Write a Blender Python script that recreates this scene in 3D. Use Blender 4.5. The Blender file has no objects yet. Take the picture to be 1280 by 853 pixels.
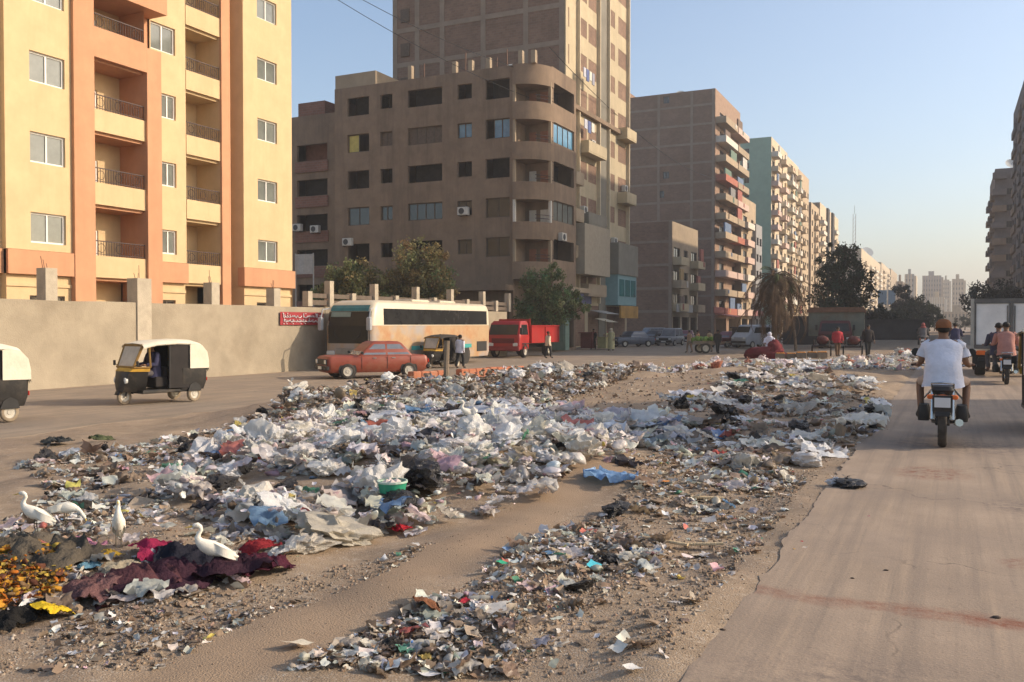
import bpy, bmesh, math, random
import numpy as np
from mathutils import Vector, Matrix, noise as mnoise

random.seed(7); RNG = np.random.default_rng(7)
SC = bpy.context.scene
COL = SC.collection
PI = math.pi
rad = math.radians

# ---------------------------------------------------------------- camera
F_PX, CXP, HYP, CAM_H = 1130.0, 640.0, 405.0, 1.65
YAW = math.atan((1186 - CXP) / F_PX)
CY, SY = math.cos(YAW), math.sin(YAW)
cam_data = bpy.data.cameras.new('camera')
cam = bpy.data.objects.new('camera', cam_data); COL.objects.link(cam)
cam.location = (0, 0, CAM_H)
cam.rotation_euler = (rad(90) - math.atan((426.5 - HYP) / F_PX), 0, YAW)
cam_data.sensor_width = 36; cam_data.lens = 36 * F_PX / 1280
cam_data.clip_start = 0.1; cam_data.clip_end = 6000
SC.camera = cam

# ---------------------------------------------------------------- light
SUN_EL = rad(26); SUN_AZ = math.atan2(0.9, 0.435)          # azimuth measured from +Y towards +X
world = bpy.data.worlds.new('World'); SC.world = world; world.use_nodes = True
wn = world.node_tree.nodes; wl = world.node_tree.links
sky = wn.new('ShaderNodeTexSky'); sky.sky_type = 'NISHITA'; sky.sun_disc = False
sky.sun_elevation = SUN_EL; sky.sun_rotation = SUN_AZ
sky.air_density = 1.0; sky.dust_density = 2.3; sky.ozone_density = 1.3; sky.altitude = 0
bg = wn['Background']; bg.inputs['Strength'].default_value = 0.15
wl.new(sky.outputs[0], bg.inputs[0])
sun_d = bpy.data.lights.new('sun', 'SUN'); sun_d.energy = 3.1; sun_d.angle = rad(0.6); sun_d.color = (1.0, 0.83, 0.64)
sun = bpy.data.objects.new('sun', sun_d); COL.objects.link(sun); sun.location = (40, 20, 60)
SUN_DIR = Vector((-math.sin(SUN_AZ) * math.cos(SUN_EL), -math.cos(SUN_AZ) * math.cos(SUN_EL), -math.sin(SUN_EL)))
sun.rotation_euler = SUN_DIR.to_track_quat('-Z', 'Y').to_euler()
SC.view_settings.view_transform = 'Standard'; SC.view_settings.look = 'None'
SC.view_settings.gamma = 1; SC.view_settings.exposure = 0.60
SC.view_settings.use_curve_mapping = False

# ---------------------------------------------------------------- survey helpers (photo point -> place in the world)
def on_x(u, x):
    k = (u - CXP) / F_PX; d = x / (-SY + CY * k); return CY * d + SY * k * d, d
def on_y(u, y):
    k = (u - CXP) / F_PX; d = y / (CY + SY * k); return -SY * d + CY * k * d, d
def on_g(u, v, z=0.0):
    d = F_PX * (CAM_H - z) / (v - HYP); l = (u - CXP) / F_PX * d
    return -SY * d + CY * l, CY * d + SY * l
def zat(v, d): return CAM_H + (HYP - v) / F_PX * d
def heading(a):
    """a degrees: 0 = driving straight to the left of the view, 90 = straight at the viewer"""
    a = rad(a); lx, dp = -math.cos(a), -math.sin(a)
    return math.atan2(lx * SY + dp * CY, lx * CY - dp * SY)

# ---------------------------------------------------------------- value noise on arrays
_PERM = np.random.default_rng(3).random((256, 256))
def vnoise(x, y):
    x = np.asarray(x, float); y = np.asarray(y, float)
    xi = np.floor(x).astype(int); yi = np.floor(y).astype(int); fx = x - xi; fy = y - yi
    fx = fx * fx * (3 - 2 * fx); fy = fy * fy * (3 - 2 * fy)
    a = _PERM[xi & 255, yi & 255]; b = _PERM[(xi + 1) & 255, yi & 255]
    c = _PERM[xi & 255, (yi + 1) & 255]; d = _PERM[(xi + 1) & 255, (yi + 1) & 255]
    return (a + (b - a) * fx) * (1 - fy) + (c + (d - c) * fx) * fy - 0.5
def fbm(x, y, o=4):
    s = 0; a = 1.0
    for i in range(o):
        s = s + a * vnoise(x * 2 ** i + 17 * i, y * 2 ** i + 31 * i); a *= 0.5
    return s
def sstep(a, b, x):
    t = np.clip((np.asarray(x, float) - a) / (b - a), 0, 1); return t * t * (3 - 2 * t)

# ---------------------------------------------------------------- terrain height
HEAPS = [  # x, y, half-length x, half-length y, height
    (-5.3, 8.3, 1.9, 1.6, 0.24), (-3.9, 9.6, 1.4, 1.3, 0.22), (-6.6, 9.8, 1.6, 1.6, 0.16),
    (-11.6, 17.5, 2.2, 3.4, 0.42), (-10.8, 22.5, 2.0, 3.4, 0.36), (-9.2, 27, 2.2, 3.5, 0.30), (-12.6, 14.5, 1.6, 1.6, 0.2),
    (-5.2, 5.0, 1.2, 0.7, 0.12), (-2.3, 4.7, 0.8, 0.8, 0.07), (-2.2, 6.6, 0.6, 1.2, 0.08),
    (-2.2, 22.5, 0.8, 3.2, 0.28), (-4.5, 26, 2.0, 3.0, 0.28), (-3.0, 31, 1.6, 3.0, 0.25), (-3.4, 15.8, 1.6, 1.6, 0.14),
    (-3.2, 5.8, 0.35, 2.4, 0.05), (-6.5, 33, 2.5, 3, 0.2), (-8, 16, 1.2, 2.5, 0.1), (-1.9, 11.5, 0.5, 2.5, 0.05)]
def ground_h(x, y):
    x = np.asarray(x, float); y = np.asarray(y, float)
    med = sstep(-15.2, -13.6, x) * (1 - sstep(-1.35, -0.95, x))
    z = -0.40 + 0.335 * sstep(-15.4, -5.0, x) + 0.02 * sstep(-3, -1.6, x) + 0.045 * sstep(-1.7, -1.2, x)
    for hx, hy, sx, sy, h in HEAPS:
        z = z + h * np.exp(-((x - hx) / sx) ** 2 - ((y - hy) / sy) ** 2) * med
    far = 1 - sstep(60, 120, y)
    z = z + med * far * (0.10 * fbm(x * 0.55, y * 0.55, 3) + 0.05 * fbm(x * 2.3, y * 2.3, 3))
    z = z + 0.015 * fbm(x * 0.3 + 9, y * 0.3, 2) * far * (1 - med) * (x < -1)
    return z
def gh(x, y): return float(ground_h(np.array([x]), np.array([y]))[0])
def on_terrain(u, v):
    z = -0.1
    for _ in range(12):
        x, y = on_g(u, v, z); z = 0.5 * z + 0.5 * gh(x, y)
    return x, y, gh(x, y)

# ---------------------------------------------------------------- materials
MATS = {}
def mat(name, col=(0.5, 0.5, 0.5), rough=0.8, var=0.12, scale=3.0, bump=0.0, bscale=30.0, metal=0.0, stain=None,
        stain_amt=0.5, stain_scale=0.6, src=None, spec=0.3, streak=False, coords='Position', trans=0.0, alpha=None):
    if name in MATS: return MATS[name]
    m = bpy.data.materials.new(name); m.use_nodes = True
    nt = m.node_tree; N = nt.nodes; L = nt.links; P = N['Principled BSDF']
    if coords == 'Position': co = N.new('ShaderNodeNewGeometry').outputs['Position']
    else: co = N.new('ShaderNodeTexCoord').outputs['Object']
    if src == 'object': base = N.new('ShaderNodeObjectInfo').outputs['Color']
    elif src == 'attr':
        a = N.new('ShaderNodeAttribute'); a.attribute_name = 'tint'; base = a.outputs['Color']
    else:
        r = N.new('ShaderNodeRGB'); r.outputs[0].default_value = (*col, 1); base = r.outputs[0]
    nz = N.new('ShaderNodeTexNoise'); nz.inputs['Scale'].default_value = scale; nz.inputs['Detail'].default_value = 6
    nz.inputs['Roughness'].default_value = 0.65
    L.new(co, nz.inputs['Vector'])
    mr = N.new('ShaderNodeMapRange'); mr.inputs[1].default_value = 0.3; mr.inputs[2].default_value = 0.7
    mr.inputs[3].default_value = 1 - var; mr.inputs[4].default_value = 1 + var
    L.new(nz.outputs['Fac'], mr.inputs[0])
    mx = N.new('ShaderNodeVectorMath'); mx.operation = 'SCALE'
    L.new(base, mx.inputs[0]); L.new(mr.outputs[0], mx.inputs['Scale'])
    out = mx.outputs[0]
    if stain:
        n2 = N.new('ShaderNodeTexNoise'); n2.inputs['Scale'].default_value = stain_scale; n2.inputs['Detail'].default_value = 8
        n2.inputs['Roughness'].default_value = 0.7
        if streak:
            mp = N.new('ShaderNodeMapping'); mp.inputs['Scale'].default_value = (1, 1, 0.12); L.new(co, mp.inputs[0]); L.new(mp.outputs[0], n2.inputs['Vector'])
        else: L.new(co, n2.inputs['Vector'])
        r2 = N.new('ShaderNodeMapRange'); r2.inputs[1].default_value = 0.48; r2.inputs[2].default_value = 0.68
        r2.inputs[3].default_value = 0; r2.inputs[4].default_value = stain_amt; L.new(n2.outputs['Fac'], r2.inputs[0])
        mm = N.new('ShaderNodeMix'); mm.data_type = 'RGBA'; L.new(r2.outputs[0], mm.inputs[0]); L.new(out, mm.inputs[6])
        mm.inputs[7].default_value = (*stain, 1); out = mm.outputs[2]
    L.new(out, P.inputs['Base Color'])
    P.inputs['Roughness'].default_value = rough; P.inputs['Metallic'].default_value = metal
    P.inputs['Specular IOR Level'].default_value = spec
    if bump:
        nb = N.new('ShaderNodeTexNoise'); nb.inputs['Scale'].default_value = bscale; nb.inputs['Detail'].default_value = 5
        L.new(co, nb.inputs['Vector']); b = N.new('ShaderNodeBump'); b.inputs['Strength'].default_value = bump
        b.inputs['Distance'].default_value = 0.03; L.new(nb.outputs['Fac'], b.inputs['Height']); L.new(b.outputs[0], P.inputs['Normal'])
    if trans:
        t = N.new('ShaderNodeBsdfTranslucent'); L.new(out, t.inputs[0]); ms = N.new('ShaderNodeMixShader')
        ms.inputs[0].default_value = trans; L.new(P.outputs[0], ms.inputs[1]); L.new(t.outputs[0], ms.inputs[2])
        L.new(ms.outputs[0], N['Material Output'].inputs[0])
    MATS[name] = m; return m

def brick_mat(name, c1, c2, mortar, sc=1.0, bands=None):
    if name in MATS: return MATS[name]
    m = mat(name, c1, 0.9, 0.18, 0.7, 0.15, 25, stain=(c1[0] * 0.7, c1[1] * 0.72, c1[2] * 0.75), stain_amt=0.45, stain_scale=0.25)
    nt = m.node_tree; N = nt.nodes; L = nt.links
    g = N.new('ShaderNodeNewGeometry'); sep = N.new('ShaderNodeSeparateXYZ'); L.new(g.outputs['Position'], sep.inputs[0])
    ad = N.new('ShaderNodeMath'); L.new(sep.outputs[0], ad.inputs[0]); L.new(sep.outputs[1], ad.inputs[1])
    cb = N.new('ShaderNodeCombineXYZ'); L.new(ad.outputs[0], cb.inputs[0]); L.new(sep.outputs[2], cb.inputs[1])
    br = N.new('ShaderNodeTexBrick'); br.inputs['Scale'].default_value = 1; br.inputs['Brick Width'].default_value = 0.4 * sc
    br.inputs['Row Height'].default_value = 0.2 * sc; br.inputs['Mortar Size'].default_value = 0.012
    br.inputs['Color1'].default_value = (*c1, 1); br.inputs['Color2'].default_value = (*c2, 1); br.inputs['Mortar'].default_value = (*mortar, 1)
    L.new(cb.outputs[0], br.inputs['Vector'])
    for n in N:
        if n.type == 'VECT_MATH' and n.operation == 'SCALE': L.new(br.outputs['Color'], n.inputs[0])
    return m

def glass_mat(name, col, rough=0.06):
    if name in MATS: return MATS[name]
    m = mat(name, col, rough, 0.25, 1.3, spec=0.7); return m

# ---------------------------------------------------------------- mesh builder
class MB:
    def __init__(s): s.v = []; s.f = []; s.m = []; s.mi = 0
    def add(s, vs, fs):
        o = len(s.v); s.v += [tuple(p) for p in vs]; s.f += [tuple(i + o for i in f) for f in fs]; s.m += [s.mi] * len(fs); return s
    def quad(s, a, b, c, d): return s.add([a, b, c, d], [(0, 1, 2, 3)])
    def box(s, x0, x1, y0, y1, z0, z1):
        return s.add([(x0, y0, z0), (x1, y0, z0), (x1, y1, z0), (x0, y1, z0), (x0, y0, z1), (x1, y0, z1), (x1, y1, z1), (x0, y1, z1)],
                     [(3, 2, 1, 0), (4, 5, 6, 7), (0, 1, 5, 4), (1, 2, 6, 5), (2, 3, 7, 6), (3, 0, 4, 7)])
    def rbox(s, c, size, rot=(0, 0, 0), b=0.0):
        M = Matrix.Translation(c) @ (Matrix.Rotation(rot[2], 4, 'Z') @ Matrix.Rotation(rot[1], 4, 'Y') @ Matrix.Rotation(rot[0], 4, 'X'))
        x, y, z = size[0] / 2, size[1] / 2, size[2] / 2
        t = MB()
        if b: t.loft([(-z, -x + b, x - b, y - b, b), (-z + b, -x, x, y, b), (z - b, -x, x, y, b), (z, -x + b, x - b, y - b, b)], n=2)
        else: t.box(-x, x, -y, y, -z, z)
        return s.add([M @ Vector(p) for p in t.v], t.f)
    def loft(s, levels, n=4, cap=True):
        """stack of rounded rectangles: (z, x0, x1, half width, corner radius)"""
        rings = []
        for (z, x0, x1, w, r) in levels:
            r = min(r, w * 0.98, (x1 - x0) * 0.49); ring = []
            for (cx, cy, a0) in ((x1 - r, w - r, 0), (x0 + r, w - r, 90), (x0 + r, -w + r, 180), (x1 - r, -w + r, 270)):
                for i in range(n + 1):
                    a = rad(a0 + 90 * i / n); ring.append((cx + r * math.cos(a), cy + r * math.sin(a), z))
            rings.append(ring)
        return s.rings(rings, cap)
    def rings(s, rings, cap=True, closed=True):
        n = len(rings[0]); vs = [p for r in rings for p in r]; fs = []
        for i in range(len(rings) - 1):
            for j in range(n if closed else n - 1):
                k = (j + 1) % n; fs.append((i * n + j, i * n + k, (i + 1) * n + k, (i + 1) * n + j))
        if cap:
            fs.append(tuple(range(n - 1, -1, -1))); b = (len(rings) - 1) * n; fs.append(tuple(b + j for j in range(n)))
        return s.add(vs, fs)
    def tube(s, pts, r, n=6, cap=True):
        pts = [Vector(p) for p in pts]; rs = r if isinstance(r, (list, tuple)) else [r] * len(pts); rings = []
        for i, p in enumerate(pts):
            t = (pts[min(i + 1, len(pts) - 1)] - pts[max(i - 1, 0)]).normalized()
            up = Vector((0, 0, 1)) if abs(t.z) < 0.9 else Vector((1, 0, 0))
            a = t.cross(up).normalized(); b = a.cross(t)
            rings.append([p + (a * math.cos(2 * PI * j / n) - b * math.sin(2 * PI * j / n)) * rs[i] for j in range(n)])
        return s.rings(rings, cap)
    def lathe(s, prof, c=(0, 0, 0), n=12, axis='z', cap=True):
        rings = []
        for (r, h) in prof:
            ring = []
            for j in range(n):
                a = 2 * PI * j / n; x, y = r * math.cos(a), r * math.sin(a)
                p = (x, y, h) if axis == 'z' else ((x, h, -y) if axis == 'y' else (h, x, y))
                ring.append((p[0] + c[0], p[1] + c[1], p[2] + c[2]))
            rings.append(ring)
        return s.rings(rings, cap)
    def prism(s, poly, y0, y1):
        """poly of (x,z) counter-clockwise seen from -y, extruded along y"""
        n = len(poly); vs = [(x, y0, z) for x, z in poly] + [(x, y1, z) for x, z in poly]
        fs = [tuple(range(n)), tuple(range(2 * n - 1, n - 1, -1))] + [((i + 1) % n, i, n + i, n + (i + 1) % n) for i in range(n)]
        return s.add(vs, fs)
    def blob(s, c, r, seed=0, amp=0.25, fr=1.5, sub=2, sq=(1, 1, 1), ridge=False):
        bm = bmesh.new(); bmesh.ops.create_icosphere(bm, subdivisions=sub, radius=1.0)
        vs = []
        for v in bm.verts:
            q = v.co * fr + Vector((seed * 3.1, seed * 1.7, seed * 0.9)); nz = mnoise.noise(q) + 0.5 * mnoise.noise(q * 2.1)
            if ridge: nz = (0.5 - abs(mnoise.noise(q))) + 0.5 * (0.4 - abs(mnoise.noise(q * 2.3))) + 0.3 * (0.4 - abs(mnoise.noise(q * 4.7)))
            k = 1 + amp * nz; p = v.co * k
            vs.append((c[0] + p.x * r * sq[0], c[1] + p.y * r * sq[1], c[2] + p.z * r * sq[2]))
        fs = [tuple(v.index for v in f.verts) for f in bm.faces]; bm.free(); return s.add(vs, fs)
    def mesh(s, name, mats, smooth=None):
        me = bpy.data.meshes.new(name); me.from_pydata(s.v, [], s.f)
        for m in (mats if isinstance(mats, (list, tuple)) else [mats]): me.materials.append(m)
        if any(s.m): me.polygons.foreach_set('material_index', s.m)
        if smooth is not None:
            me.polygons.foreach_set('use_smooth', [True] * len(s.f))
            if smooth < 179: me.set_sharp_from_angle(angle=rad(smooth))
        me.update(); return me
    def obj(s, name, mats, parent=None, loc=(0, 0, 0), rz=0.0, smooth=None):
        return link(name, s.mesh(name, mats, smooth), parent, loc, rz)

def link(name, me, parent=None, loc=(0, 0, 0), rz=0.0):
    o = bpy.data.objects.new(name, me); COL.objects.link(o); o.location = loc
    if rz: o.rotation_euler = (0, 0, rz)
    if parent is not None: o.parent = parent
    return o
def tag(o, label=None, cat=None, group=None, kind=None):
    if label: o['label'] = label
    if cat: o['category'] = cat
    if group: o['group'] = group
    if kind: o['kind'] = kind
    return o
def thing(name, label, cat, loc=(0, 0, 0), rz=0.0, group=None):
    o = bpy.data.objects.new(name, None); COL.objects.link(o); o.empty_display_size = 0.2
    o.location = loc; o.rotation_euler = (0, 0, rz); return tag(o, label, cat, group)
KIDS = {}
def copy_tree(o, parent=None, kids=None):
    if kids is None:
        kids = {}
        for x in bpy.data.objects:
            if x.parent: kids.setdefault(x.parent.name, []).append(x)
    c = o.copy(); COL.objects.link(c)
    if parent is not None: c.parent = parent
    for ch in kids.get(o.name, []): copy_tree(ch, c, kids)
    return c

def np_mesh(name, V, Fc, m, tint=None, smooth=False):
    """V (n,3), Fc (k,3 or 4)"""
    me = bpy.data.meshes.new(name); n, k, q = len(V), len(Fc), Fc.shape[1]
    me.vertices.add(n); me.vertices.foreach_set('co', np.ascontiguousarray(V, dtype=np.float32).ravel())
    me.loops.add(k * q); me.loops.foreach_set('vertex_index', np.ascontiguousarray(Fc, dtype=np.int32).ravel())
    me.polygons.add(k); me.polygons.foreach_set('loop_start', np.arange(0, k * q, q, dtype=np.int32))
    me.update(calc_edges=True)
    if smooth: me.polygons.foreach_set('use_smooth', np.ones(k, dtype=bool))
    if tint is not None:
        a = me.color_attributes.new('tint', 'FLOAT_COLOR', 'POINT')
        a.data.foreach_set('color', np.concatenate([tint, np.ones((n, 1))], 1).astype(np.float32).ravel())
    for mm in (m if isinstance(m, (list, tuple)) else [m]): me.materials.append(mm)
    return me

# ================================================================ SETTING
def grid_mesh(name, xs, ys, hf, m):
    X, Y = np.meshgrid(xs, ys); Z = hf(X.ravel(), Y.ravel()); V = np.stack([X.ravel(), Y.ravel(), Z], 1)
    nx, ny = len(xs), len(ys); i, j = np.meshgrid(np.arange(nx - 1), np.arange(ny - 1)); a = (j * nx + i).ravel()
    return np_mesh(name, V, np.stack([a, a + 1, a + nx + 1, a + nx], 1), m, smooth=True)

def node_ground():
    m = mat('ground_dirt', (0.315, 0.235, 0.16), 0.95, 0.26, 1.6, 0.4, 95, spec=0.1)
    nt = m.node_tree; N = nt.nodes; L = nt.links; P = N['Principled BSDF']
    src = P.inputs['Base Color'].links[0].from_socket
    co = N.new('ShaderNodeNewGeometry').outputs['Position']
    def noise(sc, lo, hi, det=6, out=1.0):
        n = N.new('ShaderNodeTexNoise'); n.inputs['Scale'].default_value = sc; n.inputs['Detail'].default_value = det; n.inputs['Roughness'].default_value = 0.7
        L.new(co, n.inputs['Vector']); r = N.new('ShaderNodeMapRange'); r.inputs[1].default_value = lo; r.inputs[2].default_value = hi; r.inputs[4].default_value = out
        L.new(n.outputs['Fac'], r.inputs[0]); return r.outputs[0]
    def mix(fac, a, col):
        x = N.new('ShaderNodeMix'); x.data_type = 'RGBA'; L.new(fac, x.inputs[0]); L.new(a, x.inputs[6]); x.inputs[7].default_value = (*col, 1); return x.outputs[2]
    c = mix(noise(0.45, 0.45, 0.65, out=0.75), src, (0.235, 0.175, 0.13))
    c = mix(noise(14, 0.56, 0.66, 4, 0.7), c, (0.42, 0.34, 0.26))
    c = mix(noise(38, 0.6, 0.66, 3, 0.7), c, (0.13, 0.10, 0.08))
    c = mix(noise(70, 0.62, 0.66, 2, 0.7), c, (0.52, 0.47, 0.40))
    sep = N.new('ShaderNodeSeparateXYZ'); L.new(co, sep.inputs[0])
    # compacted bare footpath along the median
    n = N.new('ShaderNodeTexNoise'); n.inputs['Scale'].default_value = 0.8; L.new(co, n.inputs['Vector'])
    ad = N.new('ShaderNodeMath'); ad.operation = 'MULTIPLY_ADD'; L.new(n.outputs['Fac'], ad.inputs[0]); ad.inputs[1].default_value = 0.5; L.new(sep.outputs[0], ad.inputs[2])
    s1 = N.new('ShaderNodeMath'); s1.operation = 'ADD'; L.new(ad.outputs[0], s1.inputs[0]); s1.inputs[1].default_value = 3.25 - 0.25
    ab = N.new('ShaderNodeMath'); ab.operation = 'ABSOLUTE'; L.new(s1.outputs[0], ab.inputs[0])
    r = N.new('ShaderNodeMapRange'); r.inputs[1].default_value = 0.36; r.inputs[2].default_value = 0.18; r.inputs[3].default_value = 0; r.inputs[4].default_value = 0.9
    L.new(ab.outputs[0], r.inputs[0]); c = mix(r.outputs[0], c, (0.305, 0.22, 0.148))
    L.new(c, P.inputs['Base Color'])
    return m
M_GROUND = node_ground()
xs = np.concatenate([[-2500, -900, -400, -180, -90, -60, -48, -40, -34, -30, -26, -22, -19, -17], np.arange(-16, 1.6, 0.11), [2, 3, 5, 8, 11, 15, 22, 40, 90, 200, 500, 1200, 2500]])
ys = np.concatenate([[-600, -200, -60, -20, -8, -3, 0], np.arange(1.5, 26, 0.1), np.arange(26, 62, 0.45), np.arange(62, 130, 4), [150, 200, 300, 500, 900, 1600, 2600, 4500]])
g = link('ground', grid_mesh('ground', xs, ys, ground_h, M_GROUND)); tag(g, kind='structure')

def node_road(name, col, left=False):
    m = mat(name, col, 0.85, 0.16, 0.9, 0.14, 60, spec=0.25)
    nt = m.node_tree; N = nt.nodes; L = nt.links; P = N['Principled BSDF']
    c = P.inputs['Base Color'].links[0].from_socket
    co = N.new('ShaderNodeNewGeometry').outputs['Position']
    sep = N.new('ShaderNodeSeparateXYZ'); L.new(co, sep.inputs[0])
    def math1(op, a, b=None, d=None):
        x = N.new('ShaderNodeMath'); x.operation = op
        for i, q in enumerate((a, b, d)):
            if q is None: continue
            if isinstance(q, (int, float)): x.inputs[i].default_value = q
            else: L.new(q, x.inputs[i])
        return x.outputs[0]
    def mix(fac, a, col):
        x = N.new('ShaderNodeMix'); x.data_type = 'RGBA'; L.new(fac, x.inputs[0]); L.new(a, x.inputs[6]); x.inputs[7].default_value = (*col, 1); return x.outputs[2]
    def noise(sc, det=5, mp=None):
        n = N.new('ShaderNodeTexNoise'); n.inputs['Scale'].default_value = sc; n.inputs['Detail'].default_value = det; n.inputs['Roughness'].default_value = 0.65
        if mp:
            q = N.new('ShaderNodeMapping'); q.inputs['Scale'].default_value = mp; L.new(co, q.inputs[0]); L.new(q.outputs[0], n.inputs['Vector'])
        else: L.new(co, n.inputs['Vector'])
        return n.outputs['Fac']
    def rng(x, lo, hi, a=0.0, b=1.0):
        r = N.new('ShaderNodeMapRange'); r.inputs[1].default_value = lo; r.inputs[2].default_value = hi; r.inputs[3].default_value = a; r.inputs[4].default_value = b
        L.new(x, r.inputs[0]); return r.outputs[0]
    st = noise(1.0, 6, (5.5, 0.12, 1))                       # tyre-polished streaks along the road
    c = mix(rng(st, 0.46, 0.66, 0, 0.8), c, (col[0] * 0.66, col[1] * 0.68, col[2] * 0.72))
    st2 = noise(1.0, 6, (9, 0.25, 1)); c = mix(rng(st2, 0.52, 0.7, 0, 0.65), c, (col[0] * 1.25, col[1] * 1.22, col[2] * 1.15))
    c = mix(rng(noise(0.5), 0.46, 0.64, 0, 0.6), c, (col[0] * 0.72, col[1] * 0.74, col[2] * 0.8))
    c = mix(rng(noise(30, 3), 0.62, 0.70, 0, 0.5), c, (col[0] * 0.5, col[1] * 0.5, col[2] * 0.5))
    if not left:
        wob = rng(noise(2.3), 0.3, 0.7, -0.09, 0.09)
        yy = math1('ADD', sep.outputs[1], wob)
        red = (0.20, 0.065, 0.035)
        ln = math1('ABSOLUTE', math1('SUBTRACT', yy, 5.62))
        f = math1('MULTIPLY', rng(ln, 0.15, 0.03), rng(sep.outputs[0], -1.0, 0.5, 0.5, 1.0))
        f = math1('MULTIPLY', f, rng(noise(9), 0.33, 0.6, 0.35, 1.0)); f = math1('MULTIPLY', f, rng(noise(26, 4), .34, .56, .6, 1)); c = mix(f, c, red)
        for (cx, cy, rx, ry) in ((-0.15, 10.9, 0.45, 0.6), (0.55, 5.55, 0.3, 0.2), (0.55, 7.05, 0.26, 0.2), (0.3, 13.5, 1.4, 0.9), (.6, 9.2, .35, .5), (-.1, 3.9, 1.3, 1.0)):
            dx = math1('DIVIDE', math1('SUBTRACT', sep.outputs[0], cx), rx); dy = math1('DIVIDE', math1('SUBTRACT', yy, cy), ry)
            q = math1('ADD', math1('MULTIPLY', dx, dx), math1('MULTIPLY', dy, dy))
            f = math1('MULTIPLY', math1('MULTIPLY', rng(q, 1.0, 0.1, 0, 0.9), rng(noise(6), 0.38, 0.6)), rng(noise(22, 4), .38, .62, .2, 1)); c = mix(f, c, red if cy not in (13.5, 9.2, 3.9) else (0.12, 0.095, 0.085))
    vo = N.new('ShaderNodeTexVoronoi'); vo.feature = 'DISTANCE_TO_EDGE'; vo.inputs['Scale'].default_value = .42
    wv = N.new('ShaderNodeTexNoise'); wv.inputs['Scale'].default_value = 2.2; wv.inputs['Detail'].default_value = 5; L.new(co, wv.inputs['Vector'])
    va = N.new('ShaderNodeVectorMath'); va.operation = 'MULTIPLY_ADD'; L.new(wv.outputs['Color'], va.inputs[0]); va.inputs[1].default_value = (.7, .7, .7); L.new(co, va.inputs[2]); L.new(va.outputs[0], vo.inputs['Vector'])
    f = math1('MULTIPLY', rng(vo.outputs['Distance'], .007, .002), rng(noise(.7), .5, .6, 0, .6)); c = mix(f, c, (.11, .085, .065))
    c = mix(rng(noise(120, 2), .62, .68, 0, .45), c, (col[0] * 1.5, col[1] * 1.5, col[2] * 1.5)); c = mix(rng(noise(90, 2), .64, .68, 0, .5), c, (.13, .10, .08))
    L.new(c, P.inputs['Base Color']); return m

def road_sheet(name, x_left, x_right, wl_, wr_, ys, m, lift, skirt=0.07):
    """a sheet with two ragged long edges and a broken vertical lip"""
    n = 22; V = []; Fs = []; mb = MB(); rows = []
    for y in ys:
        a = x_left + wl_ * float(fbm(y * 1.1, 3.3, 4)) + (.05 * float(fbm(y * 5.7, 5.1, 3)) if wl_ < .08 else 0); b = x_right + wr_ * float(fbm(y * 0.9, 8.1, 4)); row = []
        for i in range(n + 1):
            t = i / n; x = a + (b - a) * t; row.append((x, y))
        rows.append(row)
    P = np.array([p for r in rows for p in r]); Z = ground_h(P[:, 0], P[:, 1]) + lift if lift < .011 else ground_h(np.clip(P[:, 0], x_left + 0.35, x_right - 0.35), P[:, 1]) + lift
    pts = [[(rows[j][i][0], rows[j][i][1], Z[j * (n + 1) + i]) for i in range(n + 1)] for j in range(len(rows))]
    mb.rings(pts, cap=False, closed=False)
    for side in (0, n):
        edge = [p[side] for p in pts]; mb.rings([edge, [(x, y, z - skirt) for x, y, z in edge]] if side == n else [[(x, y, z - skirt) for x, y, z in edge], edge], cap=False, closed=False)
    o = mb.obj(name, m, smooth=40); return tag(o, kind='structure')
yr = np.concatenate([[-30, -10, 0], np.arange(2, 24, 0.07), np.arange(24, 70, 1.0), [80, 110, 160, 240, 400, 800, 1500]])
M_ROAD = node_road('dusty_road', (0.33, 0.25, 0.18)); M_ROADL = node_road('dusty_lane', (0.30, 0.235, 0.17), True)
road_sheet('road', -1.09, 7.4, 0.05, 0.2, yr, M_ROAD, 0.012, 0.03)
road_sheet('side_road', -25.1, -15.35, 0.1, 0.45, np.concatenate([[-30, 0], np.arange(4, 70, 0.5), [80, 110, 160, 240, 400, 800]]), M_ROADL, 0.006, 0.02)
# far pavements along the building rows
for nm, x0, x1 in (('pavement', -33, -26.9), ('pavement', 7.8, 14)):
    mb = MB(); mb.loft([(-0.35, 62, 420, 1, .01), (0, 62, 420, 1, .01)]); mb = MB()
    zb = -0.4 if x0 < 0 else 0.0
    mb.box(x0, x1, 66, 420, zb - 0.1, zb + 0.13); tag(mb.obj(nm, mat('pavement_concrete', (0.27, 0.23, 0.19), 0.9, 0.2, 1.0, 0.3)), kind='structure')

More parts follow.
